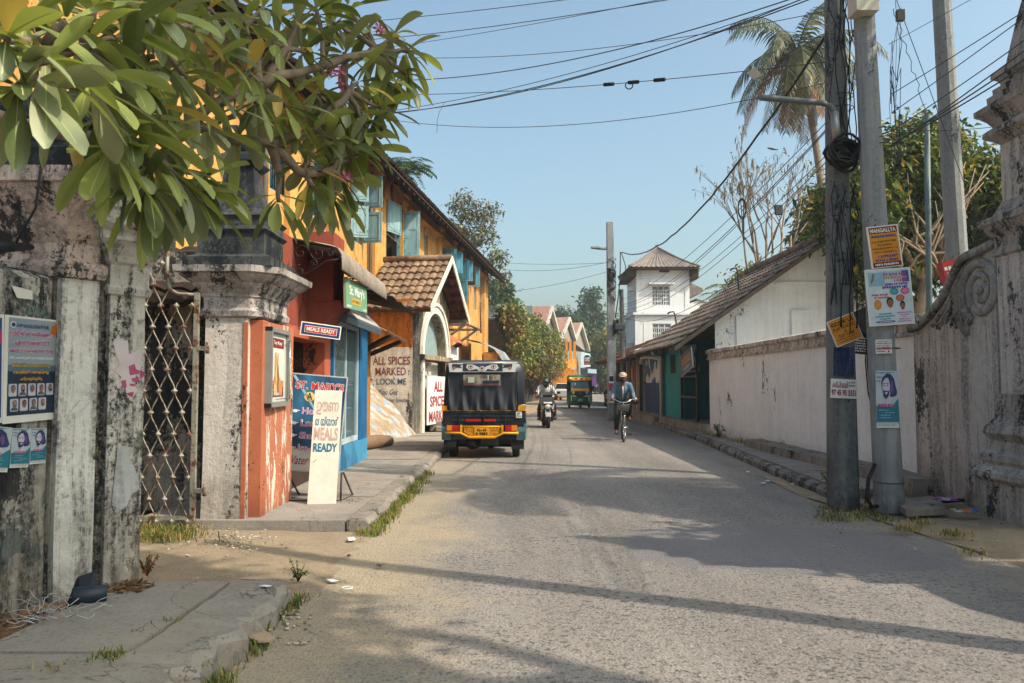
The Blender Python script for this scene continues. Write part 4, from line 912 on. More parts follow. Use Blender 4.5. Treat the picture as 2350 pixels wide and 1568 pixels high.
# rusty sheets and small lean-to beyond the blue shop
ln = thing('lean_to', 'small lean-to of dark sheets and clay tiles between the blue shop and the porch', 'lean-to roof', (-2.7, 15.5, 2.6))
dk = paint('2b2a2b', .7, .3); mb = MB()
for k in range(4):
    y = 12.9 + k * 1.0; mb.loft(dk, [[(y + dy, o, z + .02 * math.sin(dy * 30) + U(-.01, .01)) for dy in (0, .25, .5, .75, 1.04)] for o, z in ((-.7, 3.22 - .02 * k), (.1, 3.0), (.62, 2.84))], X=SXM, closed=False)
mb.build('sheet', ln)
mb = MB(); tile_roof(mb, tilemat('brown_tile', '7d5a40', '5e4432', '8f7358'), (-2.25, 14.1, 2.32), (-.15, 3.9, 0), (-.85, 0, .5), 3, 18, lip=.04, wave=.035, per=4); mb.build('tile_roof', ln)
mb = MB(); mb.tube(M['teak'], [(-3.2, 15.2, 1.85), (-2.3, 15.2, 2.32)], .06, 4); mb.tube(M['teak'], [(-3.3, 17.2, 1.95), (-2.4, 17.2, 2.32)], .05, 4); mb.build('strut_frame', ln)
yp = thing('yellow_pier', 'old yellow plaster pier between the blue shop and the spice market ramp', 'wall', (-3.4, 16.4, 0))
mb = MB(); mb.bb(YELD, (-4.6, 15.9, 0), (-3.0, 16.9, 2.6)); mb.build('masonry', yp); mb = MB(); mb.bb(YELD, (-3.1, 15.87, 1.1), (-2.97, 16.1, 1.35)); mb.build('ledge', yp)
lg = MB(); lg.tube(wood('log_bark', '6b5646', '8a705a'), [(-3.1, 15.2, .25), (-2.75, 16.3, .23), (-2.6, 16.9, .2)], [.14, .15, .12], 9); tag(lg.build('log'), 'rough brown log lying by the foot of the painted ramp', 'log')
# beyond the porch: lean-to roof, white panel, brackets, little stall
l2 = thing('lean_to', 'orange-pink sheet lean-to roof beyond the white arch of the porch', 'lean-to roof', (-2, 27, 2.8))
oxide = plaster('oxide_sheet', 'a8664a', '93563d', m_amt=.06, streak=.2, d_amt=.25, dirt='6b4030', bump=.2)
mb = MB(); mb.loft(oxide, [[FX @ V3((s, o, z + .015 * math.sin(s * 22))) for o, z in ((.05, 3.62), (.7, 3.25), (1.35, 2.85))] for s in frange(16.9, 21.5, .08)], closed=False); mb.build('sheet', l2)
mb = MB()
for s in (17.2, 19, 21.3): mb.tube(M['teak'], [FX @ V3((s, .03, 2.3)), FX @ V3((s, 1.2, 2.85))], .05, 4)
mb.build('strut_frame', l2)
wp = thing('white_screen', 'plain white wall panel under the orange-pink lean-to', 'panel', FX @ V3((19.8, 1.0, 0)))
mb = MB(); mb.bb(paint('c7c9ca', .8, .06), (18.6, .9, .1), (21.9, 1.0, 2.75), X=FX); mb.build('board', wp)
bf = thing('bracket_frame', 'grey wooden bracket frame fixed to the yellow wall above the lean-to', 'bracket', FX @ V3((23.5, .7, 2.8)))
mb = MB()
for s in (21.8, 24.6):
    mb.tube(M['oldwood'], [FX @ V3((s, .02, 2.75)), FX @ V3((s, 1.25, 3.6))], .05, 4); mb.tube(M['oldwood'], [FX @ V3((s, .02, 3.62)), FX @ V3((s, 1.4, 3.62))], .05, 4)
mb.tube(M['oldwood'], [FX @ V3((21.4, 1.25, 3.66)), FX @ V3((25.2, 1.25, 3.66))], .05, 4); mb.build('beam_frame', bf)
st = thing('street_stall', 'small roadside stall with blue and grey awning beside the vines', 'stall', FX @ V3((28, 1.6, 0)))
mb = MB(); mb.bb(paint('24425e', .7), (26.8, .4, .1), (29.8, 1.9, 1.9), X=FX); mb.build('counter', st)
mb = MB(); sg_ = paint('8b8f92', .7, .2); mb.loft(sg_, [[FX @ V3((s, o, z)) for o, z in ((.2, 3.4), (1.0, 3.25), (1.7, 2.9), (2.1, 2.35))] for s in frange(26.5, 30.2, .3)], closed=False); mb.loft(paint('3c6f9f', .7), [[FX @ V3((s, o, z)) for o, z in ((2.12, 2.4), (2.2, 1.98))] for s in frange(26.5, 30.2, .3)], closed=False); mb.build('awning_cloth', st)
mb = MB(); mb.box(YELD, FX @ V3((27.0, 1.5, 2.4)), (.8, .9, .75), bev=.1); mb.build('yellow_box', st)
# ---- right side: boundary wall, scroll gate, poles
GW = plaster('grey_wash', 'e3e6e8', 'd8dbde', m_amt=.02, streak=.09, d_amt=.2, dirt='8d8278', foot=.4, m_scale=1.3, bump=.25)
COP = plaster('mouldy_coping', 'd6d0ca', 'bdb5ad', m_amt=.2, streak=.75, d_amt=.4, m_scale=3.5)
SCR = plaster('mould_streaked_wash', 'c9c4c0', 'b5afaa', m_amt=.26, streak=.6, d_amt=.3, dirt='5f5a55', foot=.6, m_scale=1.1, mould='23282d', bump=.5)
SCD = plaster('dark_scroll_plaster', 'b3aea9', '8f8b87', m_amt=.34, streak=.55, d_amt=.4, dirt='a09688', m_scale=2.6, mould='22272c', bump=.7)
bw_ = thing('boundary_wall', 'long pale grey boundary wall with mouldy coping on the right side of the street', 'wall', (5.3, 15, 0))
mb = MB(); loops = []
for y in frange(9.95, 20.8, .45):
    loops.append([(5.13, y, 0), (5.15, y, .3), (5.15, y, 2.02), (5.4, y, 2.02), (5.4, y, 0)])
mb.loft(GW, loops, caps=True); mb.build('masonry', bw_)
mb = MB(); loops = []
for y in frange(9.95, 20.85, .22):
    j = U(-.008, .008); loops.append([(5.10 + j, y, 2.021), (5.085 + j, y, 2.06), (5.12, y, 2.085), (5.12, y, 2.17), (5.06 + j, y, 2.2 + j), (5.06 + j, y, 2.27), (5.16, y, 2.3 + j), (5.43, y, 2.3), (5.43, y, 2.021)])
mb.loft(COP, loops, caps=True); mb.build('coping', bw_)

sg = thing('gate_wall', 'mould-streaked gate wing wall with a carved spiral scroll', 'gate wall', (5.3, 9.2, 0))
crest = [at(*q[:2], q[2]) for q in ()]
CR = [(10.1, 2.12), (9.85, 2.17), (9.56, 2.3), (9.28, 2.48), (9.1, 2.68), (8.98, 2.79), (8.86, 2.85), (8.6, 2.87), (8.38, 2.9)]
def cz(y):
    pts = sorted(CR)
    for (a, za), (b, zb) in zip(pts, pts[1:]):
        if y <= b: return lerp(za, zb, (y - a) / (b - a))
    return pts[-1][1]
mb = MB(); ys = frange(8.36, 10.1, .06)
mb.loft(SCR, [[(5.10, y, 0), (5.10, y, cz(y) - .04), (5.42, y, cz(y) - .04), (5.42, y, 0)] for y in ys], caps=True)
mb.build('masonry', sg)
mb = MB()
mb.loft(SCD, [[(5.03, y, cz(y) - .07), (5.02, y, cz(y) - .0), (5.06, y, cz(y) + .025), (5.45, y, cz(y) + .02), (5.45, y, cz(y) - .0399), (5.099, y, cz(y) - .0399), (5.099, y, cz(y) - .07)] for y in ys], caps=True, smooth=True)
for off, r in ((.12, .03), (.2, .022), (.26, .018)):
    mb.tube(SCD, [(5.10, y, cz(y) - off - .1 * max(0, (y - 9.2))) for y in frange(8.85, 9.75 - off, .05)], r, 6)
mb.build('coping', sg)
mb = MB(); pts = []; c = (8.62, 2.42)
for k in range(64):
    a = -PI * .35 + k / 63 * 2 * PI * 2.3; r = .36 * (1 - .83 * k / 63); pts.append((5.10, c[0] + r * math.cos(a), c[1] + r * math.sin(a)))
mb.tube(SCD, pts, [lerp(.06, .035, k / 63) for k in range(64)], 7); mb.ball(SCD, (5.09, c[0], c[1]), (.05, .05, .05))
for k in range(5):
    mb.tube(SCD, [(5.095, 9.05 - .02 * k + .28 * t - .1 * t * t * k, 2.12 + .32 * (1 - t) ** 1.3 - .04 * k * t) for t in [q / 8 for q in range(9)]], [lerp(.012, .026, q / 8) for q in range(9)], 6)
for q in range(3): mb.ball(SCD, (5.09, 8.98 - .05 * q, 2.06 - .04 * (q % 2)), (.035, .03, .09))
mb.build('scroll_carving', sg)
def gatepost(cx, cy, label):
    p = thing('gate_post', label, 'gate post', (cx, cy, 0))
    sq = lambda h: [(cx - h, cy - h), (cx + h, cy - h), (cx + h, cy + h), (cx - h, cy + h)]
    m = MB(); stack(m, SCD, sq(.42), [(.08, 0), (.08, .4), (.1, .41), (.14, .45), (.14, .5), (.1, .54), (.06, .58), (.08, .62), (.08, .68), (.02, .72), (0, .82), (.03, .86), (.06, .9), (.05, .95), (-.02, 1.05), (-.06, 1.3)], .004); m.build('plinth', p)
    m = MB(); stack(m, SCR, sq(.35), [(0, 1.3), (0, 2.72)], .003); m.build('shaft', p)
    m = MB(); stack(m, SCD, sq(.35), [(0, 2.72), (.03, 2.74), (.03, 2.8), (.01, 2.83), (.01, 2.92), (.05, 2.96), (.09, 3.04), (.12, 3.06), (.12, 3.12), (.02, 3.16), (-.02, 3.24), (-.05, 3.3)], .005); m.build('cornice', p)
    m = MB(); stack(m, SCR, sq(.3), [(0, 3.3), (0, 3.9)], .004)
    for k in range(9): a = k * 2.4; m.ball(SCR, (cx - .3, cy + .12 * math.cos(a) * (k % 3) / 2, 3.6 + .14 * math.sin(a) * (k % 3) / 2), (.02, .05, .05), 8, 5)
    m.build('upper_shaft', p)
    m = MB(); stack(m, SCD, sq(.3), [(0, 3.9), (.04, 3.94), (.1, 3.98), (.12, 4.0), (.12, 4.05), (.05, 4.1), (.08, 4.16), (.14, 4.22), (.17, 4.24), (.17, 4.3), (.08, 4.34), (.08, 4.42), (.04, 4.44), (.04, 4.5), (-.02, 4.52), (0, 4.58), (.05, 4.62), (.05, 4.68)], .006); m.build('upper_cornice', p)
    m = MB(); stack(m, SCD, sq(.27), [(0, 4.681), (-.02, 4.72), (-.1, 5.2), (-.18, 5.6), (-.2, 5.66)], .006); m.ball(SCD, (cx, cy, 5.74), (.1, .1, .12)); m.build('spire', p)
gatepost(5.42, 7.93, 'tall mould-stained gate post with stepped cornices, plinth and pointed spire')
gatepost(5.6, 4.75, 'matching tall gate post with pointed spire just outside the view')
n_ = thing('gate_wall', 'wing wall with coping beside the outer gate post', 'gate wall', (5.8, 3.6, 0))
mb = MB(); ys = frange(-3.0, 4.3, .1); cz2 = lambda y: 2.1 if y < 2.6 else cz(12.66 - y)
mb.loft(SCR, [[(5.25, y, 0), (5.25, y, cz2(y)), (5.6, y, cz2(y)), (5.6, y, 0)] for y in ys], caps=True); mb.build('masonry', n_)

CON = plaster('weathered_concrete', '7e807f', '6b6e70', m_amt=.3, streak=.5, d_amt=.35, dirt='4f4943', mould='23303c', m_scale=1.6, foot=1.2, bump=.4)
CONP = plaster('pale_concrete', '95989b', '868a8e', m_amt=.14, streak=.35, d_amt=.25, dirt='6d675f', mould='3d4a52', m_scale=1.8, foot=.9, bump=.35)
NOTCH = 8
def pole(label, b, t, wb, wt, kind, mat):
    p = thing('utility_pole', label, 'pole', b); b, t = V3(b), V3(t); m = MB()
    n = {'sq': 4, 'oct': 12, 'rect': 4}[kind]; loops = []
    for k in range(13):
        q = k / 12; c = lerp(b, t, q); r = lerp(wb, wt, q) / 2; ax = r if kind != 'rect' else r * .75
        if n == 4:
            e = r * .16; l = [(-r + e, -ax), (r - e, -ax), (r, -ax + e), (r, ax - e), (r - e, ax), (-r + e, ax), (-r, ax - e), (-r, -ax + e)]
        else: l = [(r * math.cos(2 * PI * a / n + PI / n), r * math.sin(2 * PI * a / n + PI / n)) for a in range(n)]
        loops.append([c + V3((x, y, 0)) for x, y in l])
    m.loft(mat, loops, caps=True, smooth=False); m.build('shaft', p); return p
b1 = gr(1935, 1166, .02); t1 = at(1912, -180, b1.y); pA = pole('dark square concrete pole with a lamp arm and coiled cable', b1, V3((t1.x, b1.y, 7.6)), .275, .14, 'sq', CON)
b2 = gr(2042, 1176, .02); pB = pole('thick pale concrete pole carrying two notice boards', b2, V3((b2.x - .22, b2.y, 8.2)), .31, .18, 'oct', CONP)
b3 = V3((6.28, 11.0, 0)); pC = pole('pale octagonal concrete pole behind the scroll wall', b3, V3((6.02, 11.0, 9.0)), .33, .22, 'oct', CONP)
b4 = V3((3.82, 30.5, 0)); pD = pole('slender concrete pole with a street lamp halfway along the street', b4, V3((3.78, 30.5, 7.65)), .34, .26, 'rect', CONP)
pE = pole('thin weathered pole standing behind the slender lamp pole', (4.7, 33.5, 0), (4.62, 33.5, 5.4), .24, .18, 'oct', CON)
pF = pole('plain concrete pole beside the outer gate wing wall', (5.0, 3.1, 0), (5.0, 3.1, 8.9), .3, .19, 'oct', CONP)
def pxA(px, py, dy=0.0): return at(px, py, b1.y + dy)
m = MB(); LMP = paint('5d6468', .55, .15)
m.tube(LMP, [pxA(1926, 335, -.17), pxA(1916, 262, -.17), pxA(1905, 243, -.17), pxA(1885, 236, -.2), pxA(1815, 230, -.35), pxA(1745, 224, -.5)], .035, 8); m.tube(M['steel'], [pxA(1922, 330, -.16), pxA(1914, 258, -.16)], .05, 8); m.build('lamp_arm', pA)
for py in (222, 250, 330, 600, 655): 
    m = MB(); c = pxA(1930, py); m.torus(M['wirem'], c, .135, .006, 16, 4, 'Z'); m.build('band_strap', pA)
m = MB(); c0 = pxA(1930, 345, -.16)
for k in range(13):
    R_ = U(.09, .185); a0_ = U(0, 6); ex = U(.75, 1.0)
    m.tube(M['cable'], [c0 + V3((R_ * math.cos(a0_ + 2 * PI * q / 20) + U(-.012, .012), -.01 * k + .05 * math.cos(2 * PI * q / 20), R_ * ex * math.sin(a0_ + 2 * PI * q / 20) - .035 * (k % 4) + U(-.012, .012))) for q in range(21)], U(.011, .018), 5, caps=False)
cl = m.build('cable_coil'); tag(cl, 'black cable coil tied around the dark square pole', 'cable coil')
m = MB()
for k in range(14):
    x = U(1908, 1965); pts = [pxA(x + U(-4, 4) - 8 * math.sin(q * .9 + k), lerp(-60 if k % 2 else 420, 330 if k % 2 else U(560, 800), q / 10) + U(-6, 6), -.15 + U(-.03, .02)) for q in range(11)]
    m.tube(M['cable'], pts, U(.004, .008), 4)
m.build('cable_strand', pA)
def pxB(px, py, dy=0.0): return at(px, py, b2.y + dy)
m = MB()
for py in (300, 320, 335, 800, 1106, 1175):
    c = pxB(lerp(2012, 2042, py / 1175), py); r = lerp(.115, .16, py / 1175); m.torus(M['wirem'], c, r, .006, 16, 4, 'Z')
for k in range(5):
    pts = [pxB(2055 + 12 * math.sin(k + q * .8) + U(-3, 3), lerp(U(-40, 200), U(280, 460), q / 9), .02 + U(-.05, .05)) for q in range(10)]; m.tube(M['wirem'], pts, U(.003, .005), 4)
m.build('cable_strand', pB)
m = MB(); m.bb(paint('b9b4a6', .6, .1), pxB(1965, -30, -.25), pxB(1996, 45, -.02) + V3((0, .0, 0))); m.build('junction_box', pB)
m = MB(); mid = 500
pts = [pxA(1990, 760, .2), pxA(1986, 830, .15), pxA(1992, 900, .1), pxA(2012, 985, -.1)]; m.tube(M['cable'], pts, .008, 5); m.tube(M['cable'], [p + V3((.02, 0, 0)) for p in pts], .007, 5)
m.tube(M['cable'], [pxB(2008, 1065, -.1), pxB(1993, 1100, -.15), pxB(1990, 1140, -.15), pxB(2000, 1163, -.18), gr(2040, 1160, .06), gr(2150, 1152, .08), gr(2240, 1146, .1)], .022, 6); m.build('ground_cable', pB)
m = MB(); m.tube(rusty('green_grey_pipe', '6f8285', .1), [V3((5.38, 10.3, 0)), at(2127, 262, 10.3)], [.045, .035], 8)
tp = m.build('steel_post'); tag(tp, 'thin green-grey steel post behind the boundary wall', 'post')
# lamp of the far pole
m = MB(); q = lambda px, py: at(px, py, 30.5)
m.tube(M['steel'], [q(1399, 610), q(1399, 585), q(1395, 572), q(1385, 571), q(1362, 569)], .06, 6); m.build('lamp_arm', pD)
m = MB(); m.box(M['steel'], q(1366, 569) + V3((0, -.05, 0)), (.34, .16, .09), bev=.03); m.build('lamp_head', pD)
m = MB()
for k in range(22):
    y0 = U(590, 660); m.tube(M['cable'], [q(1402 + 10 * math.sin(k * 1.7 + t * .9), y0 + U(20, 50) * t / 8) + V3((0, -.2 + U(-.05, .05), 0)) for t in range(9)], U(.008, .016), 4)
for k in range(10): m.tube(M['cable'], [q(1412 + 7 * math.sin(k + t), 735 + U(2, 5) * t) + V3((0, -.2, 0)) for t in range(9)], U(.01, .02), 4)
m.tube(M['cable'], [q(1424, 578), q(1423, 640), q(1418, 690), q(1412, 730)], .022, 5); m.tube(M['cable'], [q(1426, 580), q(1436, 612), q(1434, 640), q(1418, 655)], .018, 5)
m.build('cable_strand', pD)
m = MB(); m.box(M['steel'], q(1397, 612) + V3((0, -.2, 0)), (.14, .12, .2)); m.box(paint('3a3f44', .6), q(1417, 752) + V3((.05, -.2, 0)), (.4, .2, .26), bev=.04); m.build('junction_box', pD)
th, f, w_, h = flat_sign('pole_notice', 'red and white notice on the slender lamp pole', 'poster', q(1396, 862) - V3((0, .2, 0)), q(1407, 862) - V3((0, .2, 0)), q(1396, 925) - V3((0, .2, 0)), .01, M['paper'])
f.rect(paint('a8325a', .7), 0, h * .28, w_, h * .3, 0); f.rect(M['black'], .01, .02, w_ - .02, h * .2, 0)
for k in range(5): f.scribble(M['black'], .02, h * (.62 + .07 * k), w_ - .04, h * .04, 1)
f.build('lettering', th)

# notices on the two near poles
def sgn(name, label, TL, TR, BL, Y, thick=.006, back=None, cat='poster'): return flat_sign(name, label, cat, at(*TL, Y), at(*TR, Y), at(*BL, Y), thick, back or M['paper'])
ya = b1.y - .16
th, f, w_, h = sgn('play_school_sign', 'tilted yellow play school sign on the dark square pole', (1897, 740), (1957, 716), (1921, 798), ya, .012, M['white'], 'sign')
yl = paint('c9821a', .55); f.rect(yl, .008, .008, w_ - .016, h - .016, 0); bk_ = M['black']
f.text(bk_, "KIDS 'R' US", w_ / 2, h * .12, h * .15, w_ * .82, 1, bold=.03); f.text(bk_, 'PLAY SCHOOL', w_ / 2, h * .33, h * .12, w_ * .8, 1, bold=.02); f.text(bk_, '&', w_ / 2, h * .49, h * .09, None, 1, bold=.03); f.text(bk_, 'DAY CARE', w_ / 2, h * .61, h * .12, w_ * .58, 1, bold=.02); f.scribble(bk_, w_ * .1, h * .77, w_ * .75, h * .04, 1); f.scribble(bk_, w_ * .12, h * .86, w_ * .65, h * .04, 1); f.build('lettering', th)
th, f, w_, h = sgn('phone_notice', 'white notice with purple phone number on the dark square pole', (1907, 869), (1967, 872), (1909, 913), ya)
mg = paint('8a1f4a', .7); f.text(mg, 'കമ്പിവേലി', w_ * .36, h * .1, h * .36, w_ * .6, 1, bold=.02); f.scribble(mg, w_ * .7, h * .12, w_ * .26, h * .1, 1); f.scribble(mg, w_ * .7, h * .28, w_ * .26, h * .1, 1); f.text(mg, '97 45 95 5551', w_ / 2, h * .55, h * .32, w_ * .94, 1, bold=.04); f.build('lettering', th)
m = MB(); m.prism(plaster('dark_blue_band', '14284f', '101f40', m_amt=.05, streak=.3, mould='8d97a3', bump=.1), [pxA(x, y, -.146) for x, y in ((1913, 797), (1962, 797), (1961, 865), (1913, 862))], (0, .004, 0)); bb_ = m.build('blue_poster'); tag(bb_, 'plain dark blue poster wrapped on the dark square pole', 'poster')
yb2 = b2.y - .19
th, f, w_, h = sgn('bureau_board', 'upright yellow and maroon notice board high on the pale pole', (1988, 522), (2060, 514), (1994, 618), yb2, .012, M['white'], 'sign')
mr = paint('6b1a22', .6); f.rect(yl, w_ * .05, h * .05, w_ * .9, h * .9, 0); f.rect(mr, w_ * .05, h * .03, w_ * .9, h * .15, 1); f.rect(mr, w_ * .05, h * .87, w_ * .9, h * .11, 1)
f.text(M['white'], 'MANGALLYA', w_ / 2, h * .06, h * .1, w_ * .82, 2, bold=.03); bl_ = paint('1d3f80', .6); f.text(bl_, 'MARRIAGE BUREAU', w_ / 2, h * .22, h * .06, w_ * .78, 2, bold=.04)
for k, ww in enumerate((.8, .45, .8, .7)): f.scribble(paint('7a5a18', .7), w_ * (.5 - ww / 2), h * (.35 + .085 * k), w_ * ww, h * .05, 2)
f.scribble(bl_, w_ * .25, h * .7, w_ * .6, h * .06, 2); f.scribble(bl_, w_ * .15, h * .79, w_ * .72, h * .06, 2); f.scribble(M['white'], w_ * .12, h * .9, w_ * .75, h * .05, 2); f.build('lettering', th)
th, f, w_, h = sgn('event_board', 'large white event board with three portraits on the pale pole', (1984, 620), (2088, 613), (1990, 750), yb2 - .02, .012, M['white'], 'sign')
f.rect(paint('b9c6cf', .6), .01, .01, w_ - .02, h - .02, 0)
f.rect(paint('7fa9bd', .6), w_ * .06, h * .06, w_ * .35, h * .24, 1); f.rect(paint('8fb7c4', .6), w_ * .4, h * .05, w_ * .4, h * .12, 1); f.rect(paint('2c4f96', .6), w_ * .8, h * .05, w_ * .15, h * .2, 2)
f.put(paint('8a5a34', .7), [(w_ * .1, h * .28), (w_ * .17, h * .2), (w_ * .2, h * .08), (w_ * .16, h * .08), (w_ * .12, h * .2)], 2)
pk_, gd, prp, tlp = paint('b83a86', .6), paint('b8902c', .6), paint('4c3590', .6), paint('2f8296', .6)
f.scribble(pk_, w_ * .4, h * .08, w_ * .52, h * .05, 3); f.scribble(gd, w_ * .4, h * .14, w_ * .52, h * .05, 3); f.scribble(pk_, w_ * .62, h * .2, w_ * .3, h * .04, 3); f.scribble(prp, w_ * .42, h * .26, w_ * .5, h * .04, 3); f.scribble(prp, w_ * .35, h * .31, w_ * .55, h * .04, 3); f.scribble(paint('a8435a', .6), w_ * .1, h * .44, w_ * .38, h * .035, 2); f.scribble(paint('a8435a', .6), w_ * .15, h * .49, w_ * .32, h * .035, 2)
for cx, cy, c1, c2 in ((.6, .41, '23757f', '3f9aa0'), (.84, .41, 'a82f62', 'd07aa0'), (.72, .53, 'b82a86', 'a8792a')): f.oval(paint(c1, .6), w_ * cx, h * cy, w_ * .095, h * .06, 2); f.oval(paint(c2, .6), w_ * cx, h * cy, w_ * .07, h * .042, 3)
f.oval(paint('b3701c', .7), w_ * .22, h * .63, w_ * .08, h * .09, 2); f.oval(paint('c4832a', .7), w_ * .22, h * .64, w_ * .065, h * .07, 3)
for cx, cy, s_ in ((.49, .6, 1), (.76, .66, .78)): f.oval(M['black'], w_ * cx, h * (cy - .01), w_ * .075 * s_, h * .085 * s_, 2); f.oval(paint('8a5a40', .7), w_ * cx, h * (cy + .02), w_ * .06 * s_, h * .075 * s_, 3); f.rect(M['black'], w_ * (cx - .025), h * (cy + .05), w_ * .05, h * .008, 4)
for k, ww in enumerate((.28, .42, .24)): f.scribble(tlp, w_ * (.36 - ww / 2), h * (.78 + .045 * k), w_ * ww, h * .03, 2)
f.oval(prp, w_ * .36, h * .935, w_ * .22, h * .022, 2); f.scribble(M['white'], w_ * .22, h * .925, w_ * .28, h * .02, 3)
for k, ww in enumerate((.32, .2, .06, .25, .3)): f.scribble(pk_, w_ * (.78 - ww / 2), h * (.78 + .038 * k), w_ * ww, h * .02, 2)
f.build('lettering', th)
th, f, w_, h = sgn('small_notice', 'small white notice with red line below the event board on the pale pole', (2009, 780), (2046, 779), (2010, 812), b2.y - .165)
for k in range(4): f.scribble((pk_, paint('4a4f6a', .7))[k % 2], w_ * .06, h * (.08 + .15 * k), w_ * .86, h * .09, 1)
f.rect(paint('a82a3a', .7), w_ * .03, h * .62, w_ * .94, h * .09, 1); f.put(paint('a82a3a', .7), [(w_ * .78, h * .73), (w_ * .86, h * .92), (w_ * .7, h * .92)], 1); f.scribble(paint('4a4f6a', .7), w_ * .06, h * .8, w_ * .5, h * .1, 1); f.build('lettering', th)
def bearded_poster(label, TL, TR, BL, wrap=False, group=None):
    """pale poster with a long-haired bearded head in blue print above a teal foot"""
    th, f, w_, h = flat_sign('bearded_poster', label, 'poster', TL, TR, BL, .002, M['paper'], group)
    inkb, vi, sk, te = paint('24375e', .7, .2), paint('6a4a86', .7, .2), paint('b9b3c4', .7), paint('1f6b80', .65, .12)
    f.rect(paint('a9b4bd', .75, .1), 0, 0, w_, h * .93, 0); f.put(te, [(0, h * .62), (0, h * .9), (w_, h * .9), (w_, h * .48), (w_ * .7, h * .63)], 1)
    for x, y, ww in ((.02, .02, .8), (.03, .1, .25), (.03, .17, .18)): f.scribble(te, w_ * x, h * y, w_ * ww, h * .03, 1)
    hair = [(.3, .12), (.24, .2), (.28, .36), (.3, .24), (.4, .14), (.55, .12), (.62, .22), (.64, .4), (.62, .46), (.74, .46), (.9, .44), (.95, .38), (.88, .26), (.82, .14), (.68, .06), (.48, .05)]
    f.put(inkb, [(w_ * x, h * y) for x, y in hair], 2); f.put(vi, [(w_ * x, h * y) for x, y in ((.7, .16), (.64, .3), (.72, .42), (.78, .36), (.76, .22))], 3)
    f.put(sk, [(w_ * x, h * y) for x, y in ((.3, .2), (.28, .3), (.33, .4), (.46, .44), (.58, .38), (.63, .26), (.58, .16), (.42, .13))], 3)
    f.put(inkb, [(w_ * x, h * y) for x, y in ((.3, .33), (.34, .46), (.44, .5), (.56, .44), (.62, .32), (.56, .36), (.46, .35), (.38, .35))], 4); f.put(sk, [(w_ * x, h * y) for x, y in ((.38, .38), (.42, .42), (.5, .4), (.5, .37))], 5)
    for x, y in ((.32, .22), (.46, .22)): f.rect(inkb, w_ * x, h * y, w_ * .1, h * .012, 4); f.rect(inkb, w_ * (x + .01), h * (y + .035), w_ * .07, h * .012, 4)
    f.put(sk, [(w_ * x, h * y) for x, y in ((.44, .48), (.4, .6), (.7, .6), (.7, .46), (.58, .45))], 2)
    f.text(paint('b0307a', .7), 'RIDE FO', w_ * .4, h * .58, h * .06, w_ * .66, 6, bold=.04)
    for k in range(4): f.scribble(paint('8fb4c2', .7), w_ * U(.06, .4), h * (.68 + .045 * k), w_ * .45, h * .018, 2)
    f.scribble(paint('7c8a92', .7), w_ * .05, h * .94, w_ * .85, h * .025, 1); f.build('print', th)
bearded_poster('bearded man poster with teal foot glued on the pale pole', pxB(2009, 851, -.165), pxB(2060, 851, -.165), pxB(2010, 982, -.165))
# posters of the near left wall
WA, WB = V3((-2.868, 4.4, 0)), V3((-2.852, 5.02, 0)); wr = (WB - WA).normalized(); wn_ = V3((wr.y, -wr.x, 0)); 
def wp_(px, py, o=.02):
    u = (px - 1175) / F; base = WA + wn_ * o; s = (u * base.y - base.x) / (wr.x - u * wr.y); p = base + wr * s; q = at(px, py, p.y); return V3((p.x, p.y, q.z))
for k, (x0, x1) in enumerate(((-44, 33), (34, 76), (77, 112))):
    bearded_poster('bearded man poster, %s of the three glued below the conference poster' % ('nearest', 'middle', 'farthest')[k], wp_(x0, (974, 983, 984)[k], .012), wp_(x1, (982, 984, 983)[k], .012), wp_(x0, (1082, 1074, 1066)[k], .012), group=None)
th, f, w_, h = flat_sign('conference_poster', 'large blue-grey poster with pink regional lettering and nine portraits on the near wall', 'poster', wp_(8, 722), wp_(136, 736), wp_(8, 974), .002, M['paper'])
t = NT('poster_blue_print'); tz = t.noise(1.2, 1, .3); PB = t.out(t.mix(t.ramp(tz, [(.4, 0), (.6, 1)]), '7d8c99', '8e9aa4'), .6)
f.rect(PB, w_ * .06, h * .02, w_ * .88, h * .5, 0); dkb = paint('1c2d44', .6, .2); f.rect(dkb, w_ * .06, h * .52, w_ * .88, h * .41, 0); f.rect(paint('4d6478', .6, .2), w_ * .06, h * .46, w_ * .88, h * .06, 1)
ML = paint('a3257e', .65); nv = paint('22345f', .65); go = paint('c9a13a', .65); wt = M['white']
f.oval(paint('c3cad0', .6), w_ * .13, h * .085, w_ * .05, h * .03, 1); f.oval(nv, w_ * .13, h * .085, w_ * .035, h * .02, 2)
f.text(nv, 'കേരള ലേബർ മൂവ്മെന്റ് (KLM)', w_ * .47, h * .06, h * .055, w_ * .58, 2, bold=.02)
def mal(t_, y, hh, ww, c_, out=wt, x=.46):
    f.text(out, t_, w_ * x, h * (y - .004), h * (hh + .008), w_ * (ww + .012), 1, bold=.075); f.text(c_, t_, w_ * x, h * y, h * hh, w_ * ww, 2, bold=.025)
mal('വാർഷിക സമ്മേളനം', .13, .062, .8, ML); mal('എറണാകുളത്ത്', .215, .065, .62, ML); mal('കലൂർ റിന്യൂവൽ സെന്ററിൽ', .3, .045, .8, ML)
f.text(wt, '2023 ഫെബ്രുവരി 18,19 തിയ്യതികളിൽ', w_ * .47, h * .375, h * .035, w_ * .8, 2, bold=.02)
mal('അഭിവന്ദ്യ പിതാക്കൻമാരും', .44, .045, .68, go, dkb); mal('തൊഴിലാളി നേതാക്കളും', .505, .045, .64, go, dkb); mal('പങ്കെടുക്കുന്നു.', .57, .042, .4, go, dkb)
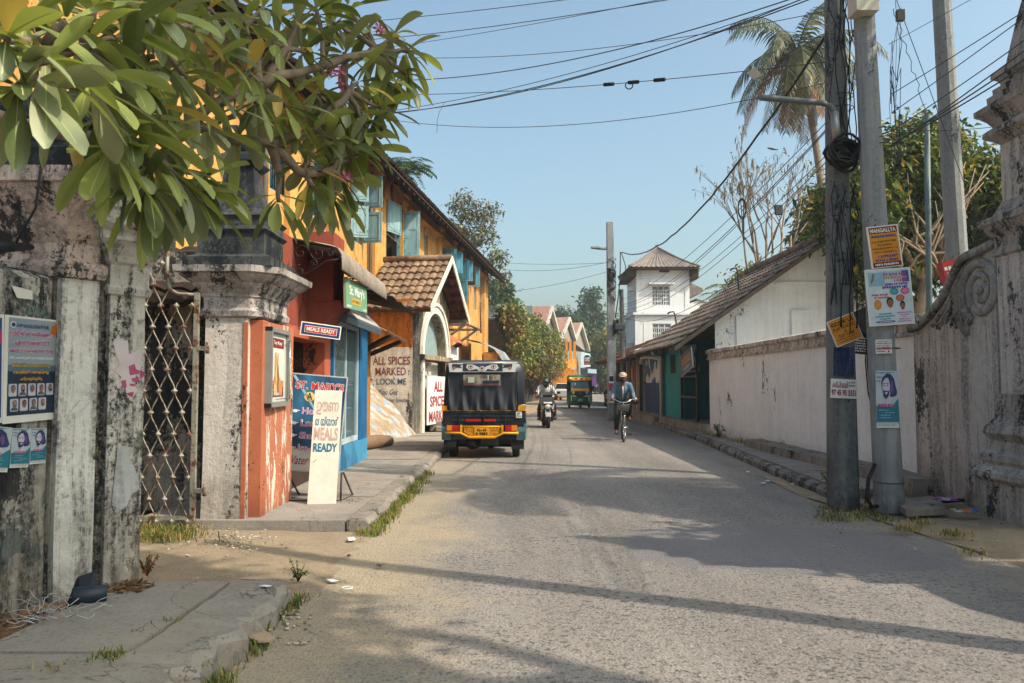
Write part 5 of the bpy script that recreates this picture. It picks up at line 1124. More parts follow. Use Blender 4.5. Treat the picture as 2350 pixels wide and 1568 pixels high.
f.put(paint('b5601c', .7), [(w_ * x, h * y) for x, y in ((.8, .15), (.82, .07), (.92, .04), (.96, .15))], 2); f.put(paint('4d2440', .7), [(w_ * x, h * y) for x, y in ((.9, .17), (.92, .08), (.99, .09), (.97, .17))], 3); f.oval(paint('c9792c', .7), w_ * .9, h * .06, w_ * .03, h * .018, 4)
for r_, n_k, y in ((0, 5, .635), (1, 4, .775)):
    for k in range(n_k):
        x = w_ * (.075 + .165 * k + .03 * r_); f.rect(paint(('a9aec2', 'b9b0bd')[k % 2], .6), x, h * y, w_ * .14, h * .118, 1, round_=w_ * .018)
        f.head(x, h * y, w_ * .14, h * .115, paint(('8f6a66', '9a7a70', '7d5a4c')[(k + r_) % 3], .7), paint(('3a2c2c', '5b5156', '1f1d20')[(k * 2 + r_) % 3], .7), paint(('b9bcc6', '4f5a66')[(k + r_) % 2], .7), 2, beard=(k + r_) % 3 == 1)
f.build('print', th)
th, f, w_, h = flat_sign('plain_poster', 'edge of a bright pink and blue poster cut off beside the conference poster', 'poster', wp_(-70, 716, .016), wp_(6, 722, .016), wp_(-70, 980, .016), .002, M['paper'])
f.rect(paint('24407c', .6), .01, .02, w_ - .03, h - .05, 0); f.rect(paint('a8256a', .6), w_ * .3, h * .15, w_ * .62, h * .12, 1); f.build('print', th)
m = MB(); pts_ = [wp_(20, 655, .004), wp_(68, 668, .004), wp_(70, 688, .004), wp_(34, 684, .004)]; m.prism(M['paper'], pts_, wn_ * .002); o = m.build('paper_scrap'); tag(o, 'small torn blank paper scrap on the near wall above the posters', 'poster')
# things behind the wall
th, f, w_, h = flat_sign('red_sign', 'small red sign with white lettering behind the scroll wall', 'sign', at(2161, 602, 10.3), at(2213, 590, 10.3), at(2162, 649, 10.3), .15, redp)
f.text(M['white'], 'ഗൾഫ്', w_ * .72, h * .12, h * .3, w_ * .4, 1, bold=.04); f.scribble(M['white'], w_ * .04, h * .25, w_ * .42, h * .22, 1)
for k in range(3): f.scribble(M['white'], w_ * .1, h * (.56 + .13 * k), w_ * .45, h * .07, 1)
f.build('lettering', th); m = MB(); m.tube(M['steel'], [at(2187, 648, 10.4), at(2187, 740, 10.4)], .03, 6); m.build('post', th)
th, f, w_, h = flat_sign('black_notice', 'black notice board with white handwriting on the boundary wall behind the poles', 'sign', at(1962, 745, 11.4), at(2005, 750, 11.4), at(1962, 811, 11.4), .01, M['black'])
for k in range(6): f.scribble(M['white'], w_ * .05, h * (.42 + .09 * k), w_ * .9, h * .06, 1)
f.build('lettering', th)
m = MB(); m.prism(paint('14171b', .7), [at(x, y, 10.6) for x, y in ((1958, 718), (1985, 705), (2002, 745), (1992, 768), (1968, 745))], (0, .04, 0)); o = m.build('plastic_sheet'); tag(o, 'black plastic sheet hanging behind the event board', 'plastic sheet')
# ---- right side houses beyond the wall
WHT = plaster('white_house_wash', 'd6d8da', 'cbced1', m_amt=.05, streak=.14, d_amt=.12, dirt='9a9aa0', bump=.2, m_scale=1.2)
ROOFG = tilemat('grey_weathered_tile', '7d746c', '5d554f', '958a80')
TEAL = plaster('teal_paint', '1f8f99', '1a7f8a', m_amt=.04, streak=.12, d_amt=.15, dirt='155f68', bump=.15, rough=.7, mould='1b4f55')
TEALD = paint('14505f', .7)
hs = thing('gabled_house', 'white house with grey tiled gable roof behind the boundary wall', 'house', (8.2, 24, 0))
hx0, hxr, hx1, hy0, hy1 = 5.35, 8.2, 11.05, 20.95, 27.2
zr, ze_ = 5.2, 3.2
mb = MB()
mb.poly(WHT, [(hx0, hy0, 0), (hx1, hy0, 0), (hx1, hy0, ze_), (hxr, hy0, zr - .06), (hx0, hy0, ze_)])
mb.quad(WHT, (hx1, hy0, 0), (hx1, hy1, 0), (hx1, hy1, ze_), (hx1, hy0, ze_)); mb.poly(WHT, [(hx0, hy1, 0), (hx0, hy1, ze_), (hxr, hy1, zr - .06), (hx1, hy1, ze_), (hx1, hy1, 0)])
mb.build('wall', hs)
mb = MB(); mb.bb(WHT, (7.35, hy0 - .08, 2.0), (7.75, hy0 - .002, 3.35)); mb.bb(WHT, (5.9, hy0 - .07, 2.0), (6.05, hy0 - .002, 3.2)); mb.bb(WHT, (5.36, hy0 - .05, 4.05 - .9), (5.5, hy0 - .003, 3.16)); mb.bb(WHT, (6.75, hy0 - .04, 4.02), (9.6, hy0 - .002, 4.1)); mb.build('pilaster_trim', hs)
xe, zee = 4.2, 2.42; sl2 = (zr - zee) / (hxr - xe)
mb = MB(); tile_roof(mb, ROOFG, (xe, hy0 - .35, zee), (0, hy1 - hy0 + .7, 0), (hxr - xe, 0, zr - zee), 12, 26, lip=.05, wave=.05, per=4)
tile_roof(mb, ROOFG, (hx1 + .6, hy0 - .35, zr - (hx1 + .6 - hxr) * sl2), (0, hy1 - hy0 + .7, 0), (hxr - hx1 - .6, 0, (hx1 + .6 - hxr) * sl2), 10, 26, lip=.05, wave=.05, per=4)
mb.tube(ROOFG, [(hxr, hy0 - .4, zr + .1), (hxr, hy1 + .4, zr + .1)], .12, 8); rf = mb.build('roof', hs)
mb = MB()
for y in (hy0 - .34, hy0 + .35, hy1 - .1):
    mb.prism(M['oldwood'], [(xe + .02, y, zee - .16), (hxr, y, zr - .14), (hxr, y, zr - .02), (xe + .02, y, zee - .03)], (0, .07, 0)); mb.prism(M['oldwood'], [(hx1 + .5, y, zr - .2 - (hx1 + .5 - hxr) * sl2), (hxr + .001, y, zr - .14), (hxr + .001, y, zr - .02), (hx1 + .5, y, zr - .06 - (hx1 + .5 - hxr) * sl2)], (0, .07, 0))
mb.quad(M['teak'], (xe + .02, hy0 - .3, zee - .035), (hxr, hy0 - .3, zr - .035), (hxr, hy1, zr - .035), (xe + .02, hy1, zee - .035)); mb.build('rafter_frame', rf)
ts = thing('teal_shop', 'teal painted shop with shelves and a dark barred front, under the grey roof eave', 'shop', (5.4, 24, 0))
mb = MB()
mb.bb(TEAL, (5.2, 24.6, .1), (5.34, 27.0, 2.6)); mb.bb(paint('125a6c', .7), (6.7, 21.0, .1), (6.78, 24.6, 2.9)); mb.quad(paint('15606f', .7), (5.2, 24.6, .1), (6.7, 24.6, .1), (6.7, 24.6, 2.8), (5.2, 24.6, 2.8)); mb.bb(TEAL, (5.2, 26.95, .1), (7.4, 27.05, 2.6)); mb.bb(M['kerb'], (4.95, 21.0, .0), (6.7, 26.9, .34)); mb.build('wall', ts)
mb = MB()
for y in (22.3, 24.4):
    mb.bb(M['black'], (5.16, y, .3), (5.22, y + .07, 2.4))
for z in (.3, 1.0, 1.6, 2.2): mb.bb(M['black'], (5.17, 22.37, z), (5.21, 24.4, z + .05))
mb.build('bar_frame', ts)
mb = MB()
for z in (1.0, 1.65): mb.bb(paint('7fb0b4', .6), (6.2, 21.2, z), (6.69, 22.2, z + .04))
for z in (1.3, 2.1): mb.bb(TEAL, (6.5, 21.05, z), (6.69, 24.5, z + .04))
mb.bb(DARKI, (5.19, 25.3, 1.75), (5.199, 26.1, 2.35)); mb.build('shelf', ts)
th, f, w_, h = flat_sign('candle_sign', 'tilted blue shop sign with orange capitals hung from the eave of the teal shop', 'sign', (4.62, 22.0, 2.1), (4.66, 20.75, 2.37), (4.64, 22.0, 1.58), .03, paint('8f98a0', .6))
f.rect(paint('1f4d70', .55), .02, .02, w_ - .04, h - .04, 0); f.text(paint('c98f4a', .6), 'HOLY CROSS CANDLES', w_ * .55, h * .18, h * .4, w_ * .72, 1, bold=.03); f.scribble(paint('b7bfc4', .6), w_ * .25, h * .68, w_ * .5, h * .14, 1); f.build('lettering', th)
th, f, w_, h = flat_sign('price_board', 'pale notice board hanging behind the tilted blue shop sign', 'sign', at(1557, 795, 22.6), at(1597, 790, 22.6), at(1558, 857, 22.6), .02, paint('a9a7a2', .7))
f.rect(paint('5a6a78', .7), w_ * .05, h * .1, w_ * .12, h * .5, 1); f.rect(paint('8f6a58', .7), w_ * .3, h * .66, w_ * .5, h * .16, 1); f.rect(paint('4a5a78', .7), w_ * .3, h * .86, w_ * .6, h * .1, 1); f.build('lettering', th)
wp2 = paint('b7b4ac', .6)
pi = thing('drain_pipe', 'white plastic drain pipe between the teal shop and the blue-and-white shop', 'pipe', (5.1, 27.1, 0))
mb = MB(); mb.tube(wp2, [(5.08, 27.15, .2), (5.08, 27.15, 2.35), (4.7, 26.3, 2.42), (4.6, 26.0, 2.38), (4.55, 25.9, 2.6)], .06, 7); mb.tube(wp2, [(5.07, 27.2, 2.28), (5.0, 29.5, 2.42), (4.95, 30.4, 2.4), (4.95, 30.6, 2.2)], .07, 7); mb.build('pipe_run', pi)

def lowshop(y0, y1, x, ze2, name, label, wall, roofm, eave=.6, front=None, depth=3.5, rise=1.6):
    t_ = thing(name, label, 'shop', (x, (y0 + y1) / 2, 0)); m = MB()
    m.bb(wall, (x, y0, .1), (x + .12, y0 + .5, ze2)); m.bb(wall, (x, y1 - .4, .1), (x + .12, y1, ze2)); m.bb(front or DARKI, (x + .05, y0 + .5, .1), (x + .11, y1 - .4, ze2 - .05)); m.bb(wall, (x + .12, y0, .1), (x + depth, y0 + .1, ze2)); m.prism(wall, [(x, y0 - .001, ze2), (x + depth, y0 - .001, ze2), (x + depth, y0 - .001, ze2 + rise)], (0, .1, 0)); m.bb(M['kerb'], (x - .3, y0, 0), (x - .001, y1, .3)); m.build('wall', t_)
    m = MB(); tile_roof(m, roofm, (x - eave, y0 - .3, ze2 - .25), (0, y1 - y0 + .5, 0), (depth + eave, 0, rise + .25), 8, max(6, int((y1 - y0) * 3)), lip=.05, wave=.04, per=3); m.bb(M['teak'], (x - eave + .03, y0 - .25, ze2 - .34), (x - eave + .1, y1 + .2, ze2 - .26)); m.build('roof', t_); return t_
RT = tilemat('red_brown_tile', '6b4436', '4a3028', '8a6552')
t_ = NT('torn_mural'); kk = t_.ramp(t_.noise(1.5, 2, .4, dist=.8), [(.47, 0), (.5, 1)], 'LINEAR'); MUR = t_.out(t_.mix(kk, 'b4bcc0', '174a82'), .7)
s2 = lowshop(27.4, 31.4, 5.15, 2.75, 'blue_white_shop', 'small shop with torn white and blue front next to the drain pipe', plaster('pale_blue_wash', '7d97a3', '6b848f', m_amt=.25, streak=.4, mould='2b3a44'), RT, front=MUR)
m = MB(); m.bb(plaster('deep_blue_shutter', '123f7c', '0f3568', m_amt=.1, streak=.3, mould='0b2244', bump=.2, rough=.6), (5.18, 27.95, .35), (5.199, 30.9, 1.45)); m.bb(M['kerb'], (5.12, 27.95, .1), (5.1989, 30.9, .349)); m.build('shutter', s2)
s3 = lowshop(31.6, 36.6, 5.35, 2.6, 'wooden_shop', 'old shop with grey wooden posts and a low dark tiled eave', plaster('buff_wash', '8f7d6c', '7d6c5d', m_amt=.2, streak=.3), RT, eave=1.0)
for y in (31.9, 33.0, 34.6, 36.2): m = MB(); m.bb(paint('a9998a', .8), (4.98, y, .1), (5.1, y + .16, 2.4)); m.build('post', s3)
m = MB(); m.box(paint('b57a5a', .7), (4.95, 32.6, 1.85), (.1, .35, .5)); m.build('meter_box', s3)
s4 = lowshop(37, 46, 6.0, 2.9, 'far_shop', 'distant dark shop with a blue board under its eave', plaster('grey_wash_far', '7b756f', '6a645e', m_amt=.2, streak=.3), RT, eave=1.2)
m = MB(); m.bb(paint('123c8a', .6), (5.3, 37.2, 2.0), (6.4, 37.3, 2.75)); m.build('board', s4); m = MB(); m.bb(paint('1f5a44', .6), (5.9, 37.0, .2), (6.0, 41, 1.9)); m.build('shutter', s4)
s5 = lowshop(48, 62, 7.6, 3.2, 'far_shop', 'pale distant shop row beyond the blue board on the right', plaster('pale_wash_far', '9a9a98', '8a8a88', m_amt=.2, streak=.3), RT, eave=1.0)
# small details on roofs: bent pipes
for k, (px, py, py2, Y, lab) in enumerate(((1690, 615, 715, 23, 'tall bent wire mast rising from the grey tiled roof'), (1546, 715, 755, 29, 'short bent pipe rising from the red-brown roof'))):
    m = MB(); m.tube(M['wirem'], [at(px + 8, py2, Y), at(px + 3, py + 8, Y), at(px, py, Y), at(px - 10, py + 2, Y), at(px - 14, py + 6, Y)], .03, 5); tag(m.build('roof_mast'), lab, 'mast')
# tower house
tw = thing('tower_house', 'tall white tower house with tiled pyramid roof', 'house', (9.4, 51, 0))
TWM = plaster('tower_white', 'd8dade', 'ced1d6', m_amt=.03, streak=.14, d_amt=.08, dirt='9fa4ac', bump=.1, mould='6f767e')
x0, x1, y0 = 7.85, 11.2, 50.0
m = MB()
def hxz(mat, z0, z1, xa, xb, holes, y):
    X = Matrix(((1, 0, 0, 0), (0, -1, 0, y), (0, 0, 1, 0), (0, 0, 0, 1))); holed_wall(m, mat, X, xa, xb, z0, z1, holes, .18)
wz = [(8.8, 9.98, 3.6, 5.2), (8.82, 9.95, 6.35, 7.6)]
hxz(TWM, 0, 5.75, x0 - .12, x1 + .13, [wz[0]], y0 - .12); hxz(TWM, 5.75, 8.8, x0, x1, [wz[1], (9.3, 9.95, 8.45, 8.6)], y0)
m.bb(TWM, (x0 - .12, y0 - .11, 0), (x0 - .119, y0 + 4, 5.75)); m.bb(TWM, (x0, y0 + .001, 5.75), (x0 + .01, y0 + 4, 8.8)); m.bb(TWM, (x1 + .12, y0 - .11, 0), (x1 + .13, y0 + 4, 5.75)); m.bb(TWM, (x1 - .01, y0 + .001, 5.75), (x1, y0 + 4, 8.8))
m.build('wall', tw)
m = MB(); m.bb(TWM, (x0 - .25, y0 - .28, 5.75), (x1 + .26, y0 + 4, 5.9)); m.bb(TWM, (x0 - .05, y0 - .06, 8.08), (x1 + .05, y0 - .001, 8.15)); m.bb(TWM, (8.6, y0 - .35, 7.68), (10.2, y0 - .002, 7.77)); m.bb(TWM, (x0 - .4, y0 + .5, 7.35), (x0 - .001, y0 + 1.2, 7.6)); m.bb(TWM, (x0 - .5, y0 + .5, 4.0), (x0 - .13, y0 + 1.2, 4.25)); m.bb(TWM, (x0 + .42, y0 - .14, 0), (x0 + .46, y0 - .121, 5.74)); m.bb(TWM, (x1 - .3, y0 - .03, 5.92), (x1 - .26, y0 - .002, 8.07)); m.build('ledge', tw)
WF = paint('b9bcc0', .6)
for a, b, c, e in wz:
    m = MB(); X = Matrix(((1, 0, 0, 0), (0, -1, 0, y0 - (.12 if c < 4.5 else 0)), (0, 0, 1, 0), (0, 0, 0, 1)))
    for k in range(4): x = lerp(a, b - .07, k / 3); m.bb(WF, (x, -.12, c), (x + .07, -.04, e), X=X)
    zt = e - .3
    for z in (c, zt, e - .06): 
        for k in range(3): xx = lerp(a, b - .07, k / 3) + .071; m.bb(WF, (xx, -.115, z), (lerp(a, b - .07, (k + 1) / 3) - .001, -.045, z + .06), X=X)
    for k in range(3):
        xa, xb = lerp(a, b - .07, k / 3) + .072, lerp(a, b - .07, (k + 1) / 3) - .002
        for z in (lerp(c, zt, .25), lerp(c, zt, .5), lerp(c, zt, .75)): m.bb(WF, (xa, -.1, z), (xb, -.06, z + .07), X=X)
        for q in (1 / 3, 2 / 3): m.bb(WF, (lerp(xa, xb, q) - .025, -.099, c + .061), (lerp(xa, xb, q) + .025, -.061, zt - .001), X=X)
        for q in range(1, 5): m.bb(WF, (lerp(xa, xb, q / 5) - .008, -.098, zt + .061), (lerp(xa, xb, q / 5) + .008, -.07, e - .061), X=X)
    wi = m.build('window', tw); m = MB(); m.quad(paint('24364a', .3), (a, -.17, c), (b, -.17, c), (b, -.17, e), (a, -.17, e), X=X); m.build('pane', wi)
m = MB(); RO = tilemat('grey_purple_tile', '7d7572', '69625f', '908883'); xc, yc = (x0 + x1) / 2, y0 + 1.95; ap = V3((xc, yc, 10.35)); ev = 8.7
cr = [V3((x0 - .55, y0 - .6, ev)), V3((x1 + .55, y0 - .6, ev)), V3((x1 + .55, y0 + 4.5, ev)), V3((x0 - .55, y0 + 4.5, ev))]
for k in range(4):
    a, b = cr[k], cr[(k + 1) % 4]; mid = lerp(a, b, .5); nrm = (b - a).cross(ap - a).normalized(); loops = []
    nq = 56
    def curve(p, q, t): r = lerp(p, q, t); r.z -= .13 * math.sin(PI * t) * (1 - t * .4); return r
    for i in range(nq + 1):
        u = i / nq; e_ = lerp(a, b, u); loops.append([curve(e_, ap, t) + V3((0, 0, .05 * abs(math.sin(PI * u * 14)))) for t in (0, .15, .3, .45, .6, .75, .9, 1)])
    m.loft(RO, loops, closed=False)
for c in cr: m.tube(RO, [curve(c, ap, t) + V3((0, 0, .06)) for t in (0, .2, .4, .6, .8, 1)], .07, 6)
m.ball(RO, ap + V3((0, 0, .1)), .12); rf = m.build('roof', tw)
m = MB(); m.prism(M['teak'], [c - V3((0, 0, .06)) for c in cr], (0, 0, -.05)); m.bb(M['teak'], (x0 - .5, y0 - .4, 8.15), (x0 - .05, y0 + 4, 8.62)); m.bb(M['teak'], (x1 + .05, y0 - .4, 8.05), (x1 + .5, y0 + 4, 8.62)); m.build('soffit', rf)
m = MB(); m.prism(RO, [(x1 + .01, y0 + .6, 7.95), (x1 + 1.0, y0 + .6, 7.5), (x1 + .9, y0 + .6, 7.2), (x1 + .01, y0 + .6, 6.95)], (0, 3, 0)); m.build('side_roof', tw)
wh = thing('white_house', 'low plain white house wing to the right of the tower house', 'house', (13, 54, 0)); m = MB()
m.poly(WHT, [(x1 + .2, 53, 0), (16, 53, 0), (16, 53, 4.6), (14.2, 53, 6.3), (12.4, 53, 7.0), (x1 + .2, 53, 6.6)]); m.bb(WHT, (x1 + .2, 53.01, 0), (16, 58, 4.5)); m.build('wall', wh); m = MB(); m.prism(RO, [(12.3, 52.9, 7.02), (14.2, 52.9, 6.33), (16.3, 52.9, 4.55), (16.3, 52.9, 4.7), (14.25, 52.9, 6.45), (12.3, 52.9, 7.12)], (0, 5, 0)); m.build('roof', wh)

# ---- far left: wall under the vines, zigzag roofed building
vw = thing('vine_wall', 'old brown wall mostly buried under vines on the left side', 'wall', (1, 58, 0))
BW = plaster('brown_wall', '7d6653', '5c4a3c', m_amt=.45, streak=.8, d_amt=.4, foot=1.0)
VL = [(-1.4, 43.95), (.6, 58), (3.0, 72)]
m = MB(); 
m.loft(BW, [[(x, y, 0), (x, y, 2.6), (x - .3, y, 2.6), (x - .3, y, 0)] for x, y in VL], caps=True); m.build('masonry', vw)
zz = thing('zigzag_roof_building', 'building with three white zigzag gables and yellow posts beyond the vines', 'building', (5, 85, 0))
pk = [(at(1244, 800, 72), at(1269, 712, 76)), (at(1288.5, 787, 82), at(1309.6, 736, 88.5)), (at(1323, 784, 92), at(1337, 748, 96.4))]
wz_ = plaster('white_gable', 'bdbab2', 'aca9a1', m_amt=.15, streak=.5, d_amt=.2, mould='4c4a45'); grg = paint('7f7d78', .9, .15)
seq = [pk[0][0], pk[0][1], pk[1][0], pk[1][1], pk[2][0], pk[2][1], at(1354.5, 808, 101)]
m = MB(); bk2 = V3((-7.5, 2.2, 0))
for a, b in zip(seq, seq[1:]):
    up = V3((0, 0, .42)); m.prism(wz_, [a, b, b + up, a + up], V3((-.35, .1, 0))); 
m.build('gable_trim', zz)
m = MB()
for i in (1, 3, 5):
    m.poly(grg, [seq[i - 1] + V3((-.5, .1, 0)), seq[i + 1] + V3((-.5, .1, 0)), seq[i] + V3((-.5, .1, 0))])
m.quad(grg, seq[0] + V3((-.6, .1, 0)), seq[0] + V3((-.6, .1, -3)), V3((seq[6].x - .6, seq[6].y, seq[0].z - 3)), seq[6] + V3((-.6, .1, 0))); m.build('gable_wall', zz)
m = MB(); rs_ = plaster('red_sheet_roof', '9a776c', '8b665b', m_amt=.05, streak=.25, d_amt=.2)
for i in (1, 3, 5):
    for j in (i - 1, i + 1): a, b = seq[i] + V3((-.2, 0, .4)), seq[j] + V3((-.2, 0, .4)); m.loft(rs_, [[lerp(a, b, t), lerp(a, b, t) + bk2] for t in (0, .5, 1)], closed=False)
m.build('roof', zz)
YP = paint('c07a1c', .7, .12)
for k, (px, Y, zt) in enumerate(((1228, 72.5, 2.0), (1275, 74, 3.0), (1286, 77, 3.2), (1297, 80, 3.4), (1305, 84, 3.2), (1318, 88, 3.0))):
    p = at(px, 882, Y); m = MB(); m.bb(YP, (p.x - .28, Y - .2, 0), (p.x + .28, Y + .2, zt)); m.build('post', zz)
for k, (px, Y) in enumerate(((1300, 80.5), (1309, 84), (1318.5, 88))):
    p = at(px, 882, Y); m = MB(); m.bb(YP, (p.x - .14, Y - .2, 3.6), (p.x + .14, Y, 6.0)); m.build('upper_post', zz)
m = MB(); a, b = at(1298, 846, 80), at(1323, 845, 89); m.prism(YP, [a, b, b + V3((0, 0, 1.0)), a + V3((0, 0, .9))], (-.2, .05, 0)); m.build('balcony_rail', zz)
m = MB(); m.quad(DARKI, (2.6, 75, 0), (8, 96, 0), (8, 96, 5.6), (2.6, 75, 5.6)); m.build('dark_interior', zz)
th, f, w_, h = flat_sign('hanging_sign', 'dark round-topped sign with lettering hanging before the pale blue sheet', 'sign', at(1340, 822, 93), at(1355, 822, 93), at(1340, 838, 93), .1, M['black'])
f.oval(M['black'], w_ / 2, 0, w_ / 2, h * .45, 0); f.text(M['white'], 'SUNSET', w_ / 2, h * -.1, h * .25, w_ * .8, 2, bold=.02); f.text(M['white'], 'OUTLET', w_ / 2, h * .22, h * .25, w_ * .8, 2, bold=.02); f.rect(paint('8a3a30', .7), 0, h * .66, w_, h * .34, 1); f.build('lettering', th)
m = MB(); m.prism(plaster('pale_blue_sheet', 'a9c0cc', '8fabba', m_amt=.05, streak=.3), [at(1333, 808, 94), at(1355, 812, 95), at(1355, 842, 95), at(1333, 843, 94)], (0, .2, 0)); tag(m.build('hanging_sheet'), 'pale blue sheet panel under the last white gable', 'panel')
fs_ = thing('far_stall', 'far roadside stall with pale blue roof and purple side behind the green auto rickshaw', 'stall', at(1360, 900, 98)); m = MB()
m.prism(paint('a9bfd0', .6), [at(1348, 846, 98), at(1369, 848, 98), at(1369, 858, 98), at(1348, 856, 98)], (0, 2, 0)); m.build('roof', fs_); m = MB(); m.prism(paint('55306b', .7), [at(1358, 858, 98.2), at(1369, 858, 98.2), at(1369, 884, 98.2), at(1358, 886, 98.2)], (0, 2, 0)); m.build('side_cloth', fs_); m = MB(); m.prism(paint('1d2c3d', .7), [at(1328, 845, 97), at(1349, 845, 97), at(1349, 900, 97), at(1328, 900, 97)], (0, 1, 0)); m.build('counter', fs_)
wt_ = thing('rooftop', 'grey rooftop water tank ledge seen above the vines behind the yellow building', 'building', at(1155, 715, 62)); m = MB(); m.bb(paint('6f7780', .9, .2), (-4.5, 62, 0), (1.6, 68, at(1155, 702, 62).z)); m.bb(paint('8a9096', .9, .2), (-1.2, 61.9, at(1155, 709, 62).z), (-.2, 61.99, at(1155, 701, 62).z + .1)); m.build('wall', wt_)
# ---- trees and plants
def leaf_q(mb, mats, p, l, w, d=None, droop=.35):
    if d is None:
        d = V3((rnd.gauss(0, 1), rnd.gauss(0, 1), rnd.gauss(-.15, .7)))
        if d.length < .1: d = V3((1, 0, 0))
        d.normalize()
    s_ = d.cross(V3((rnd.gauss(0, .5), rnd.gauss(0, .5), 1)));
    if s_.length < .01: s_ = V3((0, 1, 0))
    s_.normalize(); k = p + d * l * .5; t = p + d * l - V3((0, 0, l * droop))
    mb.add([p, k + s_ * w, t, k - s_ * w], [(0, 1, 2, 3)], rnd.choice(mats))
def ell_pts(c, r, n, shell=.55):
    out = []
    for _ in range(n):
        d = V3((rnd.gauss(0, 1), rnd.gauss(0, 1), rnd.gauss(0, 1))).normalized(); q = shell + (1 - shell) * rnd.random() if rnd.random() < .8 else rnd.random()
        out.append(V3((c[0] + d.x * r[0] * q, c[1] + d.y * r[1] * q, c[2] + d.z * r[2] * q)))
    return out
BARK = wood('pale_bark', '6b5c4c', '8f8070', s=(4, 4, 1)); BARKD = wood('dark_bark', '3a3028', '54463a', s=(4, 4, 1))
def crook(a, b, r0, r1, n=6, j=.08):
    L = (b - a).length; pts = [lerp(a, b, k / n) + (V3((U(-j, j), U(-j, j), U(-j, j))) * L if 0 < k < n else V3((0, 0, 0))) for k in range(n + 1)]
    return pts, [lerp(r0, r1, k / n) for k in range(n + 1)]
def tree(label, base, fork, lobes, mats, n, l, w, bark, tr=.2, kind='tree', twig=5, clump=6, spread=.25, name='leafy_tree', group=None, droop=.35, outer=None):
    t = thing(name, label, kind, base, group); base, fork = V3(base), V3(fork)
    m = MB(); p, r = crook(base, fork, tr, tr * .7, 6, .04); m.tube(bark, p, r, 8)
    for c, rr in lobes:
        c = V3(c); p, r = crook(fork, c, tr * .55, tr * .2, 7, .07); m.tube(bark, p, r, 6)
        for _ in range(twig):
            q = p[rnd.randrange(3, 7)]; e = ell_pts(c, rr, 1, .8)[0]; pp, r2 = crook(q, e, tr * .2, tr * .04, 5, .1); m.tube(bark, pp, r2, 5)
    m.build('trunk', t)
    m = MB(); tot = sum(rr[0] * rr[1] * rr[2] for c, rr in lobes) ** 1
    for c, rr in lobes:
        k = int(n * (rr[0] * rr[1] * rr[2]) / tot / clump)
        for q in ell_pts(c, rr, max(k, 4)):
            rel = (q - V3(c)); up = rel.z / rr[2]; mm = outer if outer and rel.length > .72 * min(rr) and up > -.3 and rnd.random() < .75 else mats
            for _ in range(clump): leaf_q(m, mm, q + V3((rnd.gauss(0, spread), rnd.gauss(0, spread), rnd.gauss(0, spread))), l * U(.6, 1.3), w * U(.7, 1.2), droop=droop)
    m.build('crown', t); return t
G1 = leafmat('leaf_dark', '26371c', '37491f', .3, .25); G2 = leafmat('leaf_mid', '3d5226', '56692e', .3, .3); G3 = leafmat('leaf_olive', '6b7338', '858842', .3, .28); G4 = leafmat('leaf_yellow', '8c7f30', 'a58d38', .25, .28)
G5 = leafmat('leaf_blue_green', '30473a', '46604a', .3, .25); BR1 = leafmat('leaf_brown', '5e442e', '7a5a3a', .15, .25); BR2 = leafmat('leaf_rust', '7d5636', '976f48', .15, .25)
# mango-like tree behind the house
def A(px, py, Y): return tuple(at(px, py, Y))
MS = 19.7 / 24
lob = [(A(2080, 400, 24), (1.6, 1.5, 1.35)), (A(1965, 480, 23), (1.3, 1.3, 1.3)), (A(2190, 430, 25), (1.7, 1.5, 1.5)), (A(2270, 480, 24), (1.3, 1.3, 1.6)), (A(2120, 330, 25), (1.2, 1.2, .8)), (A(2050, 560, 25), (1.9, 1.4, 1.2)), (A(2200, 590, 25.5), (1.8, 1.2, 1.1)), (A(2010, 640, 25), (1.2, 1.2, .9))]
lob = [(tuple(V3((0, 0, EYE)) + (V3(c) - V3((0, 0, EYE))) * MS), tuple(q * MS for q in r)) for c, r in lob]
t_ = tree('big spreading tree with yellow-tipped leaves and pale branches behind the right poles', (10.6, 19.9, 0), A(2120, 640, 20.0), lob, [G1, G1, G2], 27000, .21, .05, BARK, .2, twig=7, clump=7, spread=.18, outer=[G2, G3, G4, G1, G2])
m = MB()
for k in range(20):
    a = V3(A(U(2050, 2200), U(560, 680), 18.7)); b = V3(A(U(1960, 2270), U(360, 520), 18.6)); mid = lerp(a, b, .5) + V3((U(-.4, .4), -.15, U(-.3, .1)))
    m.tube(BARK, [a, lerp(a, mid, .55) + V3((U(-.12, .12), 0, U(-.12, .12))), mid, lerp(mid, b, .5) + V3((U(-.15, .15), 0, U(-.1, .2))), b], [U(.03, .055), .036, .028, .02, .01], 5)
m.build('branch', t_)
tree('leafy dark tree lobe behind the palm trunk and the gable peak', (13, 34, 0), A(1890, 620, 34), [(A(1885, 500, 34), (1.0, 1, 1.2)), (A(1868, 560, 34), (.9, .9, .9)), (A(1905, 560, 34), (1.1, 1, 1.0)), (A(1915, 480, 34), (.8, .8, .9))], [G1, G1, G2], 4200, .36, .09, BARK, .2, outer=[G3, G4, G2])
